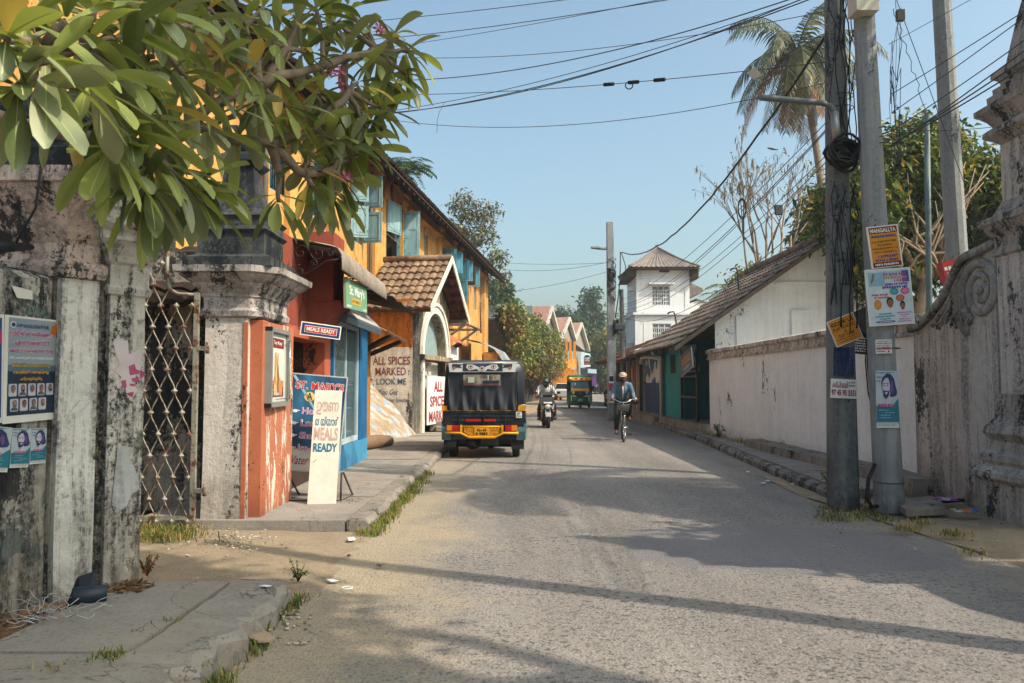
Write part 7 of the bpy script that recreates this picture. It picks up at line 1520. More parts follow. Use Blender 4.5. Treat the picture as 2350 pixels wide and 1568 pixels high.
m = MB(); m.tube(BLK, [(.7, 1.0, 1.2), (.85, 1.05, 1.25)], .012, 5); m.box(BLK, (.88, 1.05, 1.25), (.1, .03, .16)); m.build('mirror', ba)
place(ba, (-.5, 16.05, .01), -.035)

ga = thing('auto_rickshaw', 'green and yellow auto rickshaw driving towards the viewer', 'auto rickshaw')
m = MB(); m.loft(GRN, [arch(.66, 1.55, 1.88, .12, 1.0), arch(.7, 1.55, 1.93, .14, .6), arch(.7, 1.5, 1.93, .14, -.9)], caps=True, smooth=True); m.loft(GRN, [arch(.7, .5, 1.6, .1, -.9), arch(.72, .5, 1.6, .1, -.96)], caps=True); m.build('canopy', ga)
m = MB(); m.loft(GRN, [[(-w, y, .28), (w, y, .28), (w * 1.02, y, .6), (w * .9, y, 1.0), (-w * .9, y, 1.0), (-w * 1.02, y, .6)] for y, w in ((-.95, .72), (.5, .72), (.9, .62), (1.15, .48))], caps=True)
m.loft(GRN, [[(-w, y, z0), (-w * .92, y, z1), (w * .92, y, z1), (w, y, z0)] for y, w, z0, z1 in ((1.0, .56, .42, 1.0), (1.28, .46, .45, .95), (1.36, .25, .5, .9))], closed=False, caps=True); m.build('body', ga)
m = MB()
for s_ in (-1, 1): m.tube(BLK, [(s_ * .55, 1.08, .98), (s_ * .5, .95, 1.58)], .035, 6); m.bb(BLK, (s_ * .69 - .03, .3, .6), (s_ * .69 + .03, .36, 1.58)); m.bb(paint('10231d', .6), (s_ * .66 - .02, -.9, .9), (s_ * .66 + .02, .25, 1.55))
m.bb(DARKI, (-.6, -.5, .9), (.6, -.45, 1.6)); m.build('pillar_frame', ga)
m = MB(); m.prism(glass('windscreen', '3d5766', .05, .75), [(-.5, 1.09, 1.13), (.5, 1.09, 1.13), (.46, .97, 1.56), (-.46, .97, 1.56)], (0, .008, 0)); ws_ = m.build('windscreen', ga); m = MB(); m.tube(M['black'], [(-.02, 1.12, 1.14), (-.3, 1.07, 1.4)], .01, 4); m.tube(M['white'], [(.3, 1.08, 1.3), (.26, 1.05, 1.45)], .012, 4); m.build('wiper', ws_)
ORN = paint('dc9a2e', .4, .1); m = MB(); m.prism(ORN, [(-.54, 1.12, .98), (.54, 1.12, .98), (.5, 1.1, 1.15), (-.5, 1.1, 1.15)], (0, .03, 0)); m.build('front_panel', ga)
m = MB(); m.bb(ORN, (-.6, .99, 1.6), (.6, 1.03, 1.8)); 
for s_ in (-1, 1): m.ball(ORN, (s_ * .56, 1.03, 1.7), (.13, .08, .1))
m.build('banner', ga); f = Face((.45, 1.032, 1.78), (-1, 0, 0), (0, 0, -1), (0, 1, 0), .004)
for k in range(6): f.oval(REDL if k % 2 else M['white'], .08 + .15 * k, .08, .05, .045, 1, 10)
f.build('banner_print', ga)
m = MB(); m.prism(BLK, [(-.42, 1.37, .97), (.42, 1.37, .97), (.3, 1.38, .8), (.16, 1.385, .62), (-.16, 1.385, .62), (-.3, 1.38, .8)], (0, .012, 0)); m.tube(M['steel'], [(-.08, 1.4, .86), (0, 1.4, .845), (.08, 1.4, .86)], .01, 4); m.build('grille', ga)
for s_ in (-1, 1):
    m = MB(); m.lathe(SIL, [(.085, 0), (.08, .03), (.04, .05)], (s_ * .38, 1.36, .9), 14, 'Y'); m.build('headlight', ga)
    m = MB(); m.prism(M['white'], [(s_ * .22, 1.37, .72), (s_ * .44, 1.33, .76), (s_ * .44, 1.33, .7), (s_ * .22, 1.37, .67)], (0, .012, 0)); m.bb(M['white'], (s_ * .5 - .02, 1.2, .46), (s_ * .5 + .02, 1.28, .76)); m.build('decal', ga)
    m = MB(); m.bb(BLK, (s_ * .75 - .05, .9, 1.1), (s_ * .75 + .05, .93, 1.25)); m.build('mirror', ga)
    wheel(ga, (s_ * .58, -.6, .22), .22, .13)
m = MB(); m.ball(GRNL, (0, 1.42, .42), (.15, .2, .16), z0=-.1); m.build('mudguard', ga); wheel(ga, (0, 1.4, .22), .22, .11); m = MB(); m.bb(BLK, (-.6, -.9, .2), (.6, 1.2, .3)); m.build('chassis', ga)
place(ga, (3.95, 46.8, .01), PI - .05)

# people
SKIN = paint('6b4230', .55, .1); HAIR = paint('17130f', .6)
def hand(c, d, sd, r=.0):
    """palm and five unequal bent fingers closing round a bar; d = finger direction, sd = thumb side"""
    c, d, sd = V3(c), V3(d).normalized(), V3(sd).normalized(); cu = d.cross(sd).normalized(); L = []
    L.append((c, .028, c + d * .06, .03)); L.append((c + sd * .02, .024, c + d * .05 + sd * .025, .024)); L.append((c - sd * .02, .024, c + d * .05 - sd * .025, .022))
    for k, (o, ln) in enumerate(((.033, .07), (.011, .08), (-.011, .075), (-.032, .058))):
        a = c + d * .06 + sd * o; b = a + (d * .7 + cu * .7).normalized() * ln * .5; e = b + (cu - d * .25).normalized() * ln * .5; L += [(a, .0105, b, .0095), (b, .0095, e, .008)]
    a = c + sd * .035 + d * .01; b = a + (sd * .6 + d * .7).normalized() * .035; L += [(a, .013, b, .011), (b, .011, b + (d * .6 + cu * .6).normalized() * .03, .009)]
    return L
def head_caps(c, f, k=1.0):
    """skull, jaw, nose, ears, neck stub; f = facing"""
    c, f = V3(c), V3(f).normalized(); s_ = V3((f.y, -f.x, 0)); up = V3((0, 0, 1))
    return [(c + up * .03 - f * .02, .088 * k, c + up * .03 + f * .01, .085 * k), (c - up * .05 + f * .03, .058 * k, c - up * .075 + f * .045, .04 * k), (c + f * .09 + up * .0, .012, c + f * .105 - up * .03, .017), (c - s_ * .085, .018, c - s_ * .086 - up * .03, .012), (c + s_ * .085, .018, c + s_ * .086 - up * .03, .012), (c - up * .07 - f * .01, .052, c - up * .17 - f * .02, .058)]
def face_bits(root, c, f, beard=True, hair=True):
    c, f = V3(c), V3(f).normalized(); s_ = V3((f.y, -f.x, 0)); m = MB()
    for k in (-1, 1): m.ball(M['white'], c + f * .085 + s_ * .032 * k + V3((0, 0, .012)), .011, 8, 5); m.ball(M['black'], c + f * .093 + s_ * .032 * k + V3((0, 0, .012)), .006, 6, 4); m.tube(HAIR, [c + f * .092 + s_ * .015 * k + V3((0, 0, .033)), c + f * .085 + s_ * .052 * k + V3((0, 0, .034))], .005, 4)
    m.build('eye_pair', root); m = MB(); m.tube(paint('5a2c28', .5), [c + f * .093 - s_ * .024 - V3((0, 0, .06)), c + f * .1 - V3((0, 0, .062)), c + f * .093 + s_ * .024 - V3((0, 0, .06))], .006, 5)
    m.tube(HAIR, [c + f * .1 - s_ * .03 - V3((0, 0, .048)), c + f * .108 - V3((0, 0, .044)), c + f * .1 + s_ * .03 - V3((0, 0, .048))], .007, 5); m.build('mouth', root)
    if beard: blob([(c - V3((0, 0, .06)) + f * .04 + s_ * k * .03, .05, c - V3((0, 0, .1)) + f * .065, .03) for k in (-1, 1)] , HAIR, 'beard', root, .01, 2)
    if hair: blob([(c + V3((0, 0, .055)) - f * .03, .092, c + V3((0, 0, .05)), .088), (c - f * .07, .06, c - f * .07 - V3((0, 0, .04)), .05)], HAIR, 'hair', root, .012, 2)
def person(label, J, shirt, trousers, f=(0, 1, 0), slv=1.0, shoe=None, beard=True, hair=True, vox=.011, hands=True):
    """J: joints hip, chest, neck, head, and L/R shoulder, elbow, wrist, hip, knee, ankle, toe"""
    t = thing('person', label, 'person'); J = {k: V3(v) for k, v in J.items()}; caps = head_caps(J['head'], f); sh = [(J['hip'] + V3((0, 0, .05)), .135, J['chest'], .15), (J['chest'] + V3((.07, 0, 0)), .11, J['chest'] - V3((.07, 0, 0)), .11), (J['chest'], .13, J['neck'], .075)]; tr = [(J['hip'] + V3((.06, 0, 0)), .13, J['hip'] - V3((.06, 0, 0)), .13)]
    for s_ in 'LR':
        S, E, W_, H, K, A_, T = (J[s_ + k] for k in ('s', 'e', 'w', 'h', 'k', 'a', 't'))
        caps += [(S, .05, E, .041), (E, .041, W_, .028), (A_, .042, lerp(A_, T, .3) - V3((0, 0, .02)), .042), (lerp(A_, T, .3), .04, T, .03)]
        if hands: caps += hand(W_, W_ - E, V3((1 if s_ == 'L' else -1, 0, .3)))
        cuff = lerp(E, W_, .85) if slv > .9 else lerp(S, E, .85 + slv)
        sh += [(J['chest'] + (S - J['chest']) * .6 + V3((0, 0, .03)), .09, S, .072), (S, .074, E, .058 if slv > .9 else .066)]
        if slv > .9: sh += [(E, .056, cuff, .045)]
        tr += [(H, .115, K, .08), (K, .078, lerp(K, A_, .9), .06)]
    caps.append((J['hip'], .1, J['neck'], .06))
    for s_ in 'LR': caps += [(J[s_ + 'h'], .08, J[s_ + 'k'], .05), (J[s_ + 'k'], .05, J[s_ + 'a'], .035), (J['neck'], .05, J[s_ + 's'], .045)]
    blob(caps, SKIN, 'body', t, vox, 3); blob(sh, shirt, 'shirt', t, .014, 4); blob(tr, trousers, 'trousers', t, .015, 4); face_bits(t, J['head'], f, beard, hair)
    if shoe:
        for s_ in 'LR': blob([(J[s_ + 'a'] - V3((0, 0, .04)), .045, J[s_ + 't'] - V3((0, 0, .01)), .038)], shoe, 'shoe', t, .012, 2)
    return t
# scooter
sc = thing('scooter', 'dark scooter with bright headlight carrying two riders', 'scooter'); SB = paint('23262b', .4, .15); SG = paint('8f8f90', .4, .1)
m = MB(); m.loft(SB, [[(-.21, .38, .95), (.21, .38, .95), (.17, .5, .98), (-.17, .5, .98)], [(-.23, .42, .75), (.23, .42, .75), (.17, .58, .8), (-.17, .58, .8)], [(-.2, .42, .55), (.2, .42, .55), (.14, .56, .56), (-.14, .56, .56)], [(-.2, .35, .22), (.2, .35, .22), (.18, .42, .22), (-.18, .42, .22)]], caps=True)
m.bb(SB, (-.2, -.3, .2), (.2, .36, .28)); m.loft(SB, [[(-.18, y, .26), (.18, y, .26), (.22, y, .55), (.16, y, .74), (-.16, y, .74), (-.22, y, .55)] for y in (-.2, -.6, -.85)], caps=True); m.build('body', sc)
m = MB(); m.loft(BLK, [[(-.15, y, z), (.15, y, z), (.13, y, z + .08), (-.13, y, z + .08)] for y, z in ((.0, .72), (-.3, .74), (-.8, .8))], caps=True); m.build('seat', sc)
m = MB(); m.tube(M['chrome'], [(-.36, .36, .99), (-.2, .42, 1.0), (.2, .42, 1.0), (.36, .36, .99)], .016, 6); 
for s_ in (-1, 1): m.tube(BLK, [(s_ * .22, .41, 1.0), (s_ * .37, .35, .99)], .024, 6)
m.build('handlebar', sc)
m = MB(); m.loft(SB, [[(-.16, .44, .96), (.16, .44, .96)], [(-.13, .5, 1.05), (.13, .5, 1.05)], [(-.07, .46, 1.14), (.07, .46, 1.14)]], closed=False); m.build('visor', sc)
m = MB(); m.box(M['white'], (0, .59, .8), (.27, .03, .05), bev=.01); m.build('front_plate', sc)
m = MB(); m.ball(paint('c9c7c0', .15, .05, .3), (0, .55, .68), (.11, .06, .085)); m.build('headlight', sc)
for s_ in (-1, 1):
    m = MB(); m.ball(AMB, (s_ * .19, .52, .54), (.035, .03, .04)); m.build('indicator', sc)
    m = MB(); m.prism(SG, [(s_ * .1, .6, .7), (s_ * .21, .5, .78), (s_ * .21, .5, .62), (s_ * .14, .58, .6)], (0, .01, 0)); m.build('side_panel', sc)
    m = MB(); m.tube(BLK, [(s_ * .25, .4, 1.0), (s_ * .34, .4, 1.1)], .008, 4); m.ball(BLK, (s_ * .37, .4, 1.12), (.06, .015, .04)); m.build('mirror', sc)
m = MB(); m.loft(SG, [[(-.09 * k, y, z), (0, y, z + .03 * k), (.09 * k, y, z)] for y, z, k in ((.3, .42, .8), (.5, .5, 1), (.7, .46, 1), (.85, .36, .8))], closed=False, smooth=True); m.tube(M['steel'], [(-.07, .55, .6), (-.07, .62, .26)], .02, 5); m.tube(M['steel'], [(.07, .55, .6), (.07, .62, .26)], .02, 5); m.build('front_fender', sc)
wheel(sc, (0, .62, .23), .23, .11); wheel(sc, (0, -.62, .23), .23, .12)
place(sc, (1.1, 25.9, .01), PI + .06)
s2_ = copy_tree(sc); s2_.location = (5.25, 43.5, .01); s2_.rotation_euler.z = PI * .95; s2_['label'] = 'parked dark scooter half hidden behind the slender lamp pole'
strp = NT('striped_shirt'); xx = strp.xyz()[0]; wv = strp.m('FRACT', strp.m('MULTIPLY', strp.m('ADD', xx, strp.m('MULTIPLY', strp.noise(4, 2), .03)), 16.0)); STR = strp.out(strp.mix(strp.ramp(wv, [(.0, 0), (.42, 0), (.46, .5), (.6, .5), (.64, 1), (.9, 1)], 'CONSTANT'), 'c9ccc9', '1b2436'), .8)
JN = paint('1b2b40', .85, .2); JN2 = paint('14181f', .85, .2)
def ride(y, hz, hd, wy, wz, wx, ky, kz, ay, az, lean=.0):
    d = dict(hip=(0, y, hz), chest=(0, y + lean, hz + .38), neck=(0, y + lean + .03, hz + .53), head=(0, y + lean + .08, hd))
    for s_, k in (('L', 1), ('R', -1)):
        d[s_ + 's'] = (k * -.19, y + lean, hz + .45); d[s_ + 'w'] = (k * -wx, wy, wz); d[s_ + 'e'] = (k * -.31, lerp(y + lean, wy, .45), lerp(hz + .45, wz, .75)); d[s_ + 'h'] = (k * -.09, y + .02, hz - .02); d[s_ + 'k'] = (k * -.22, ky, kz); d[s_ + 'a'] = (k * -.25, ay, az); d[s_ + 't'] = (k * -.27, ay + .16, az - .05)
    return d
p = person('rider in striped shirt and dark helmet driving the scooter', ride(-.1, .84, 1.4, .3, 1.0, .33, .3, .68, .12, .33, .06), STR, JN2, slv=-.05, shoe=BLK, hair=False)
m = MB(); m.ball(paint('1f2322', .25), (0, .0, 1.44), (.125, .14, .125), 14, 8, z0=-.15); m.bb(paint('1f2322', .25), (-.09, .1, 1.42), (.09, .2, 1.435)); m.ball(paint('5a6662', .3), (.0, .07, 1.5), (.06, .08, .05)); m.build('helmet', p); place(p, (1.1, 25.9, .01), PI + .06)
p = person('pillion passenger looking over the driver on the scooter', ride(-.5, .9, 1.5, -.2, .95, .2, -.1, .72, -.2, .36, .03), paint('33404a', .8, .15), JN, slv=-.05, shoe=BLK); place(p, (1.16, 25.9, .01), PI + .06)
# bicycle
bc = thing('bicycle', 'black roadster bicycle with front basket', 'bicycle'); m = MB(); FRM = paint('1c1e20', .45)
for pts in ([(0, -.5, .36), (0, -.12, .33), (0, .36, .72), (0, .38, .84)], [(0, -.12, .33), (0, -.22, .85)], [(0, -.2, .78), (0, .36, .78)], [(0, -.5, .36), (0, -.2, .78)]): m.tube(FRM, pts, .016, 6)
m.build('frame', bc)
def bwheel(y, steer=0):
    X = Matrix.Translation((0, y, .345)) @ Matrix.Rotation(steer, 4, 'Z'); m = MB(); m.torus(M['rubber'], (0, 0, 0), .33, .02, 40, 7, 'X', X=X); o = m.build('wheel', bc); m = MB(); m.torus(M['chrome'], (0, 0, 0), .305, .011, 40, 5, 'X', X=X)
    for k in range(18): a = 2 * PI * k / 18; m.tube(M['chrome'], [(.02 * (-1) ** k, 0, 0), (0, .3 * math.cos(a), .3 * math.sin(a))], .0025, 3, X=X)
    m.lathe(M['chrome'], [(.02, -.05), (.02, .05)], (0, 0, 0), 8, 'X', X=X); m.build('rim', o)
bwheel(-.52); bwheel(.56, -.16)
m = MB(); m.tube(M['chrome'], [(-.02, .38, .84), (-.03, .56, .36)], .012, 5); m.tube(M['chrome'], [(.05, .38, .84), (.06, .56, .36)], .012, 5); m.loft(FRM, [[(-.035, y, z), (0, y, z + .012), (.035, y, z)] for y, z in ((.3, .62), (.42, .7), (.56, .73), (.72, .69))], closed=False); m.loft(FRM, [[(-.035, y, z), (0, y, z + .012), (.035, y, z)] for y, z in ((-.9, .4), (-.75, .65), (-.52, .74), (-.3, .65))], closed=False); m.build('fork', bc)
m = MB(); m.tube(M['chrome'], [(-.29, .2, 1.0), (-.2, .33, 1.02), (-.08, .4, .95), (.08, .42, .95), (.2, .36, 1.02), (.29, .22, 1.0)], .013, 6); m.tube(M['chrome'], [(0, .38, .82), (0, .4, .95)], .014, 6); m.build('handlebar', bc)
m = MB()
for z in (.74, .78, .82, .86, .9): k = (z - .74) / .16; m.tube(paint('5a5854', .5), [(-.1 - .05 * k, .46, z), (.1 + .05 * k, .46, z), (.1 + .05 * k, .64 + .06 * k, z), (-.1 - .05 * k, .64 + .06 * k, z), (-.1 - .05 * k, .46, z)], .005, 4)
m.loft(glass('basket_mesh', '6a6864', .6, .75), [[(-.1, .47, .74), (.1, .47, .74), (.1, .63, .74), (-.1, .63, .74)], [(-.15, .47, .9), (.15, .47, .9), (.15, .69, .9), (-.15, .69, .9)]], caps=False); m.box(paint('8a857a', .7), (0, .56, .83), (.16, .12, .12), bev=.02); m.build('basket', bc)
m = MB(); m.ball(BLK, (0, -.26, .88), (.1, .14, .04)); m.build('saddle', bc); m = MB(); m.tube(M['chrome'], [(-.1, -.12, .16), (-.1, -.12, .33), (.1, -.12, .33), (.1, -.12, .5)], .012, 5); m.bb(M['rubber'], (-.22, -.16, .14), (-.1, -.07, .165)); m.bb(M['rubber'], (.1, -.16, .49), (.22, -.07, .515)); m.build('pedal_crank', bc)
m = MB(); m.ball(M['black'], (-.3, .15, .98), (.09, .06, .09)); m.ball(M['chrome'], (-.3, .2, 1.03), (.03, .03, .03)); m.build('bell', bc)
place(bc, (2.74, 19.75, .01), PI - .1)
J = dict(hip=(0, -.24, .98), chest=(0, -.06, 1.3), neck=(0, .0, 1.43), head=(0, .08, 1.54), Ls=(-.165, -.02, 1.37), Rs=(.165, -.02, 1.37), Le=(-.25, -.02, 1.14), Re=(.25, -.02, 1.14), Lw=(-.27, .18, 1.03), Rw=(.27, .18, 1.03), Lh=(-.09, -.2, .94), Rh=(.09, -.2, .94), Lk=(-.16, .18, .92), Rk=(.14, .08, .62), La=(-.15, -.06, .58), Ra=(.16, -.12, .26), Lt=(-.17, .1, .53), Rt=(.17, .06, .19))
DEN = paint('526d83', .85, .18, scale=9); p = person('cyclist in blue shirt and pale cap riding the black bicycle', J, DEN, paint('1a1c20', .85, .15), slv=1.0, beard=True, hair=True)
m = MB(); cp_ = paint('a89c8c', .85, .15); m.ball(cp_, (0, .07, 1.6), (.105, .12, .09), 14, 7, z0=-.05); m.loft(cp_, [[(-.09, .14, 1.6), (.09, .14, 1.6)], [(-.08, .22, 1.585), (.08, .22, 1.585)], [(-.04, .26, 1.575), (.04, .26, 1.575)]], closed=False); m.build('cap', p)
m = MB(); m.tube(M['white'], [(.0, .1, 1.36), (.0, .09, 1.2), (0, -.02, 1.05)], .012, 5); m.build('shirt_placket', p)
for k in (-1, 1): m = MB(); m.box(paint('3a2a20', .8), (k * .16, -.0 if k < 0 else -.04, .5 if k < 0 else .165), (.09, .24, .025), bev=.01); m.build('sandal', p)
place(p, (2.74, 19.75, .01), PI - .1)
# far walker, lorry, car
J = dict(hip=(0, 0, .92), chest=(0, .02, 1.28), neck=(0, .02, 1.43), head=(0, .03, 1.58), Ls=(-.19, 0, 1.38), Rs=(.19, 0, 1.38), Le=(-.26, -.08, 1.12), Re=(.26, .08, 1.12), Lw=(-.27, .02, .9), Rw=(.27, .2, .92), Lh=(-.09, 0, .9), Rh=(.09, 0, .9), Lk=(-.1, .12, .5), Rk=(.1, .02, .5), La=(-.1, .18, .1), Ra=(.1, -.22, .12), Lt=(-.1, .33, .05), Rt=(.1, -.1, .04))
p = person('distant walker in pale shirt and blue trousers beyond the green auto rickshaw', J, paint('a9b6c4', .8), paint('1f3350', .85), slv=-.05, shoe=BLK, vox=.02); place(p, tuple(gr(1369, 905)), .3, 1.02)
lo = thing('lorry', 'far red lorry with dark rear window and yellow stripe at the end of the street', 'lorry'); RL = paint('7d1f2c', .5, .12); m = MB(); m.bb(RL, (-1.1, -2.5, .9), (1.1, 2.5, 2.7)); m.bb(RL, (-1.05, -2.45, 2.701), (1.05, 2.4, 2.85)); m.build('body', lo); m = MB(); m.bb(paint('20364a', .3), (-.95, -2.53, 1.6), (.95, -2.501, 2.45)); m.build('rear_window', lo); m = MB(); m.bb(YLP, (-.15, -2.56, 1.3), (.3, -2.531, 2.45)); m.build('stripe', lo); m = MB(); m.bb(paint('a3242c', .5), (-1.15, -2.7, .55), (1.15, -2.5, .899)); m.build('bumper', lo)
for x in (-.9, .9): wheel(lo, (x, -1.6, .48), .48, .3); wheel(lo, (x, 1.6, .48), .48, .3)
q_ = gr(1391, 903.5); place(lo, (q_.x, q_.y, 0), -.15)
ca = thing('parked_car', 'white car parked in front of the yellow posts, half hidden by the green auto rickshaw', 'car'); CW = paint('b9bbbd', .3, .05); m = MB()
m.loft(CW, [[(-.8, y, z0), (.8, y, z0), (.82, y, lerp(z0, z1, .5)), (.76, y, z1), (-.76, y, z1), (-.82, y, lerp(z0, z1, .5))] for y, z0, z1 in ((-1.9, .35, .85), (-1.7, .25, .95), (1.6, .25, .95), (1.85, .35, .75))], caps=True); m.loft(CW, [[(-.74, y0_, .95), (.74, y0_, .95), (.6, y1_, 1.48), (-.6, y1_, 1.48)] for y0_, y1_ in ((-1.6, -1.2), (1.0, .5))], caps=True); m.build('body', ca)
m = MB(); m.prism(paint('1c242b', .2), [(-.66, -1.57, 1.0), (.66, -1.57, 1.0), (.56, -1.26, 1.42), (-.56, -1.26, 1.42)], (0, -.02, 0)); m.prism(paint('1c242b', .2), [(-.68, .96, 1.0), (.68, .96, 1.0), (.57, .57, 1.42), (-.57, .57, 1.42)], (0, .03, 0)); m.build('windscreen', ca); m = MB()
for s_ in (-1, 1): m.bb(REDL, (s_ * .72 - .07, -1.94, .65), (s_ * .72 + .07, -1.86, .82))
m.build('tail_light', ca)
for x in (-.72, .72): wheel(ca, (x, -1.2, .3), .3, .18); wheel(ca, (x, 1.2, .3), .3, .18)
q_ = at(1299, 882, 70); place(ca, (q_.x, 70, .02), -.25)
# ---- overhead wires, each its own thing; litter
ORD = ('uppermost', 'second', 'third', 'fourth', 'fifth', 'sixth', 'seventh', 'lowest')
WC = {}
def wire(label, a, b, sag, r=.008, mat=None, n=22, wob=0.0, name='overhead_wire', group=None):
    if group: WC[group] = WC.get(group, -1) + 1; label = ORD[WC[group]] + ' ' + label
    a, b = V3(a), V3(b); m = MB(); pts = []
    for k in range(n + 1):
        t = k / n; p = lerp(a, b, t); p.z -= 4 * sag * t * (1 - t)
        if 0 < k < n and wob: p += V3((U(-wob, wob), U(-wob, wob), U(-wob, wob)))
        pts.append(p)
    m.tube(mat or M['wirem'], pts, r * .62, 5); o = m.build(name); tag(o, label, 'wire', group); return pts
GA = 'overhead wires crossing from the yellow building to the dark square pole'
LA = 'thin overhead wire crossing the sky from the yellow building towards the dark square pole'
for x0, y0, x1, y1, sag, r in ((700, 60, 1480, -25, .05, .009), (800, 95, 1700, -30, .08, .010), (820, 118, 1560, -10, .05, .007), (880, 185, 1925, -40, .3, .013), (820, 268, 1920, -25, .28, .013), (830, 262, 1920, -35, .34, .012), (840, 262, 1920, -30, .22, .009), (760, 120, 1925, 20, .3, .008)):
    wire(LA, at(x0, y0, 14.5), at(x1, y1, b1.y), sag, r, group=GA)
pts = wire('thin wire with black clamps passing the coconut palm', at(800, 218, 14.5), pxA(1915, 140), .12, .009)
for k, lab in ((14, 'nearest the yellow building'), (15, 'in the middle, with a small loop'), (16, 'nearest the palm')):
    m = MB(); m.tube(M['cable'], [lerp(pts[k], pts[k + 1], .1), lerp(pts[k], pts[k + 1], .5)], .026, 6)
    if k == 15: m.torus(M['cable'], lerp(pts[15], pts[16], .12) + V3((0, 0, -.04)), .05, .008, 14, 4, 'Y')
    tag(m.build('wire_clamp'), 'black clamp on the thin wire, the one ' + lab, 'clamp', 'black clamps on the thin wire')
m = MB(); m.prism(paint('9a948c', .7), [at(x, y, 9.3) for x, y in ((1732, 152), (1749, 172), (1731, 184), (1715, 168))], (0, .01, 0)); tag(m.build('wire_tag'), 'pale diamond-shaped tag hanging on the thin wire before the palm', 'tag')
wire('lowest long wire sagging across the street to the dark square pole', at(790, 255, 14.5), pxA(1918, 185), .42, .008)
m = MB(); m.tube(M['wirem'], [at(1020, 236, 13.5), at(1008, 258, 13.5), at(1003, 280, 13.5), at(1003, 305, 13.5)], .004, 4); tag(m.build('loose_wire'), 'short loose wire end dangling from the crossing wires', 'wire')
DP_ = lambda px, py: at(px, py, 30.4)
wire('thick black twisted cable from the slender lamp pole to the dark square pole', DP_(1427, 579), pxA(1920, 45), .95, .03, M['cable'], 40, .012)
GB = 'service wires running along the street between the lamp pole and the dark square pole'
for y0, y1, sag, r in ((690, 248, .35, .010), (700, 262, .5, .012), (705, 266, .52, .010), (712, 325, .5, .009), (718, 340, .55, .009), (722, 440, .75, .011)):
    wire('service wire sloping along the street up to the dark square pole', DP_(1422, y0), pxA(1928, y1), sag, r, group=GB)
GC = 'thin distant wires from the yellow building to the slender lamp pole'
for x0, y0, x1, y1, sag in ((1095, 598, 1400, 603, .12), (1100, 610, 1400, 601, .3), (1105, 672, 1400, 622, .2)): wire('thin distant wire from the yellow building to the slender lamp pole', at(x0, y0, 39), DP_(x1, y1), sag, .012, group=GC)
for y in (640, 700): wire('cable drooping along the yellow facade', FX @ V3((12, .2, 6.2 if y == 640 else 5.9)), FX @ V3((SL, .25, 6.0 if y == 640 else 5.7)), .35, .012, paint('8a8780', .6), group='cables drooping along the yellow facade')
GD = 'right side wires from the near poles to the pole beside the outer gate post'
far = V3((5.0, 3.15, 0))
for y0, zz_, sag, r, py in ((300, 5.05, .10, .009, 0), (215, 4.9, .06, .008, 0), (335, 4.98, .05, .011, 0), (330, 4.9, .12, .012, 0), (330, 4.82, .16, .012, 0), (258, 5.15, .06, .008, 0)): wire('thin wire rising from the pale pole towards the upper right', pxB(2048, y0), far + V3((0, 0, zz_)), sag, r, group=GD)
wire('thin level wire between the pale pole and the tall gate post', pxB(2030, 297), at(2296, 290, 8.3), .03, .006); wire('faint thin wire across the upper right sky', pxB(2040, 102), far + V3((0, 0, 4.75)), .02, .005)
for x0, y0, x1, y1, wob, Y1, lab in ((2050, -20, 2250, 520, .0, 9.9, 'straight stay wire from the top of the pale pole down behind the octagonal pole'), (2050, 20, 2127, 262, .02, 10.3, 'crinkled wire dropping to the top of the thin steel post')):
    pts = wire(lab, pxB(x0, y0), at(x1, y1, Y1), .0, .007, None, 22, wob)
m = MB(); m.bb(paint('5a5548', .6), pxB(2066, 36) + V3((-.04, -.03, -.06)), pxB(2066, 36) + V3((.04, .03, .06))); tag(m.build('wire_clamp'), 'small grey connector on the stay wire at the top right', 'clamp')
m = MB(); m.torus(M['cable'], at(1703, 485, 14), .125, .02, 28, 6, 'Y', X=None); o = m.build('cable_loop'); tag(o, 'black ring of spare cable hung on the service wires', 'cable coil'); o.scale = (.55, 1, 1.35)
m = MB(); m.box(paint('3a3d42', .6), at(1787, 482, 13), (.13, .05, .17), bev=.01); tag(m.build('wire_box'), 'small dark box hung on the service wires before the bare tree', 'box')
b_ = thing('bird', 'small brown bird gliding before the bare tree', 'bird', at(1772, 342, 22)); c = V3(at(1772, 342, 22))
blob([(c + V3((-.12, 0, .03)), .02, c, .035), (c, .035, c + V3((.1, 0, -.02)), .02), (c + V3((.1, 0, -.02)), .022, c + V3((.15, 0, -.015)), .018), (c + V3((.15, 0, -.015)), .01, c + V3((.19, 0, -.02)), .003), (c, .02, c + V3((.0, -.14, -.04)), .014), (c, .014, c + V3((-.02, -.28, -.1)), .005), (c, .02, c + V3((.0, .14, .05)), .014), (c, .014, c + V3((-.02, .28, .07)), .005)], paint('54483c', .8), 'body', b_, .01, 2)
# litter
def crumple(name, label, c, w, d, h, mats):
    m = MB(); c = V3(c); g = [[V3((U(-.5, .5), U(-.5, .5), U(0, 1))) for _ in range(9)] for _ in range(7)]
    for j, mt in enumerate(mats):
        n = len(mats); a0, a1 = j / n, (j + 1) / n
        m.grid(mt, lambda u, v: c + V3(((lerp(a0, a1, u) - .5) * w + g[round(v * 6)][round((j + u) / n * 8)].x * w * .12, (v - .5) * d + g[round(v * 6)][round((j + u) / n * 8)].y * d * .2, h * g[round(v * 6)][round((j + u) / n * 8)].z * math.sin(PI * (.12 + .76 * v)))), max(2, 8 // n), 6, smooth=False)
    tag(m.build(name), label, 'litter')
def flat(name, label, pts, mat, z=.03, cat='litter', th=.003, crumple=.006):
    m = MB(); w3 = [gr(x, y, z) + V3((0, 0, U(0, crumple))) for x, y in pts]; m.prism(mat, w3, (0, 0, th)); tag(m.build(name), label, cat)
CARD = paint('a08a70', .9, .1)
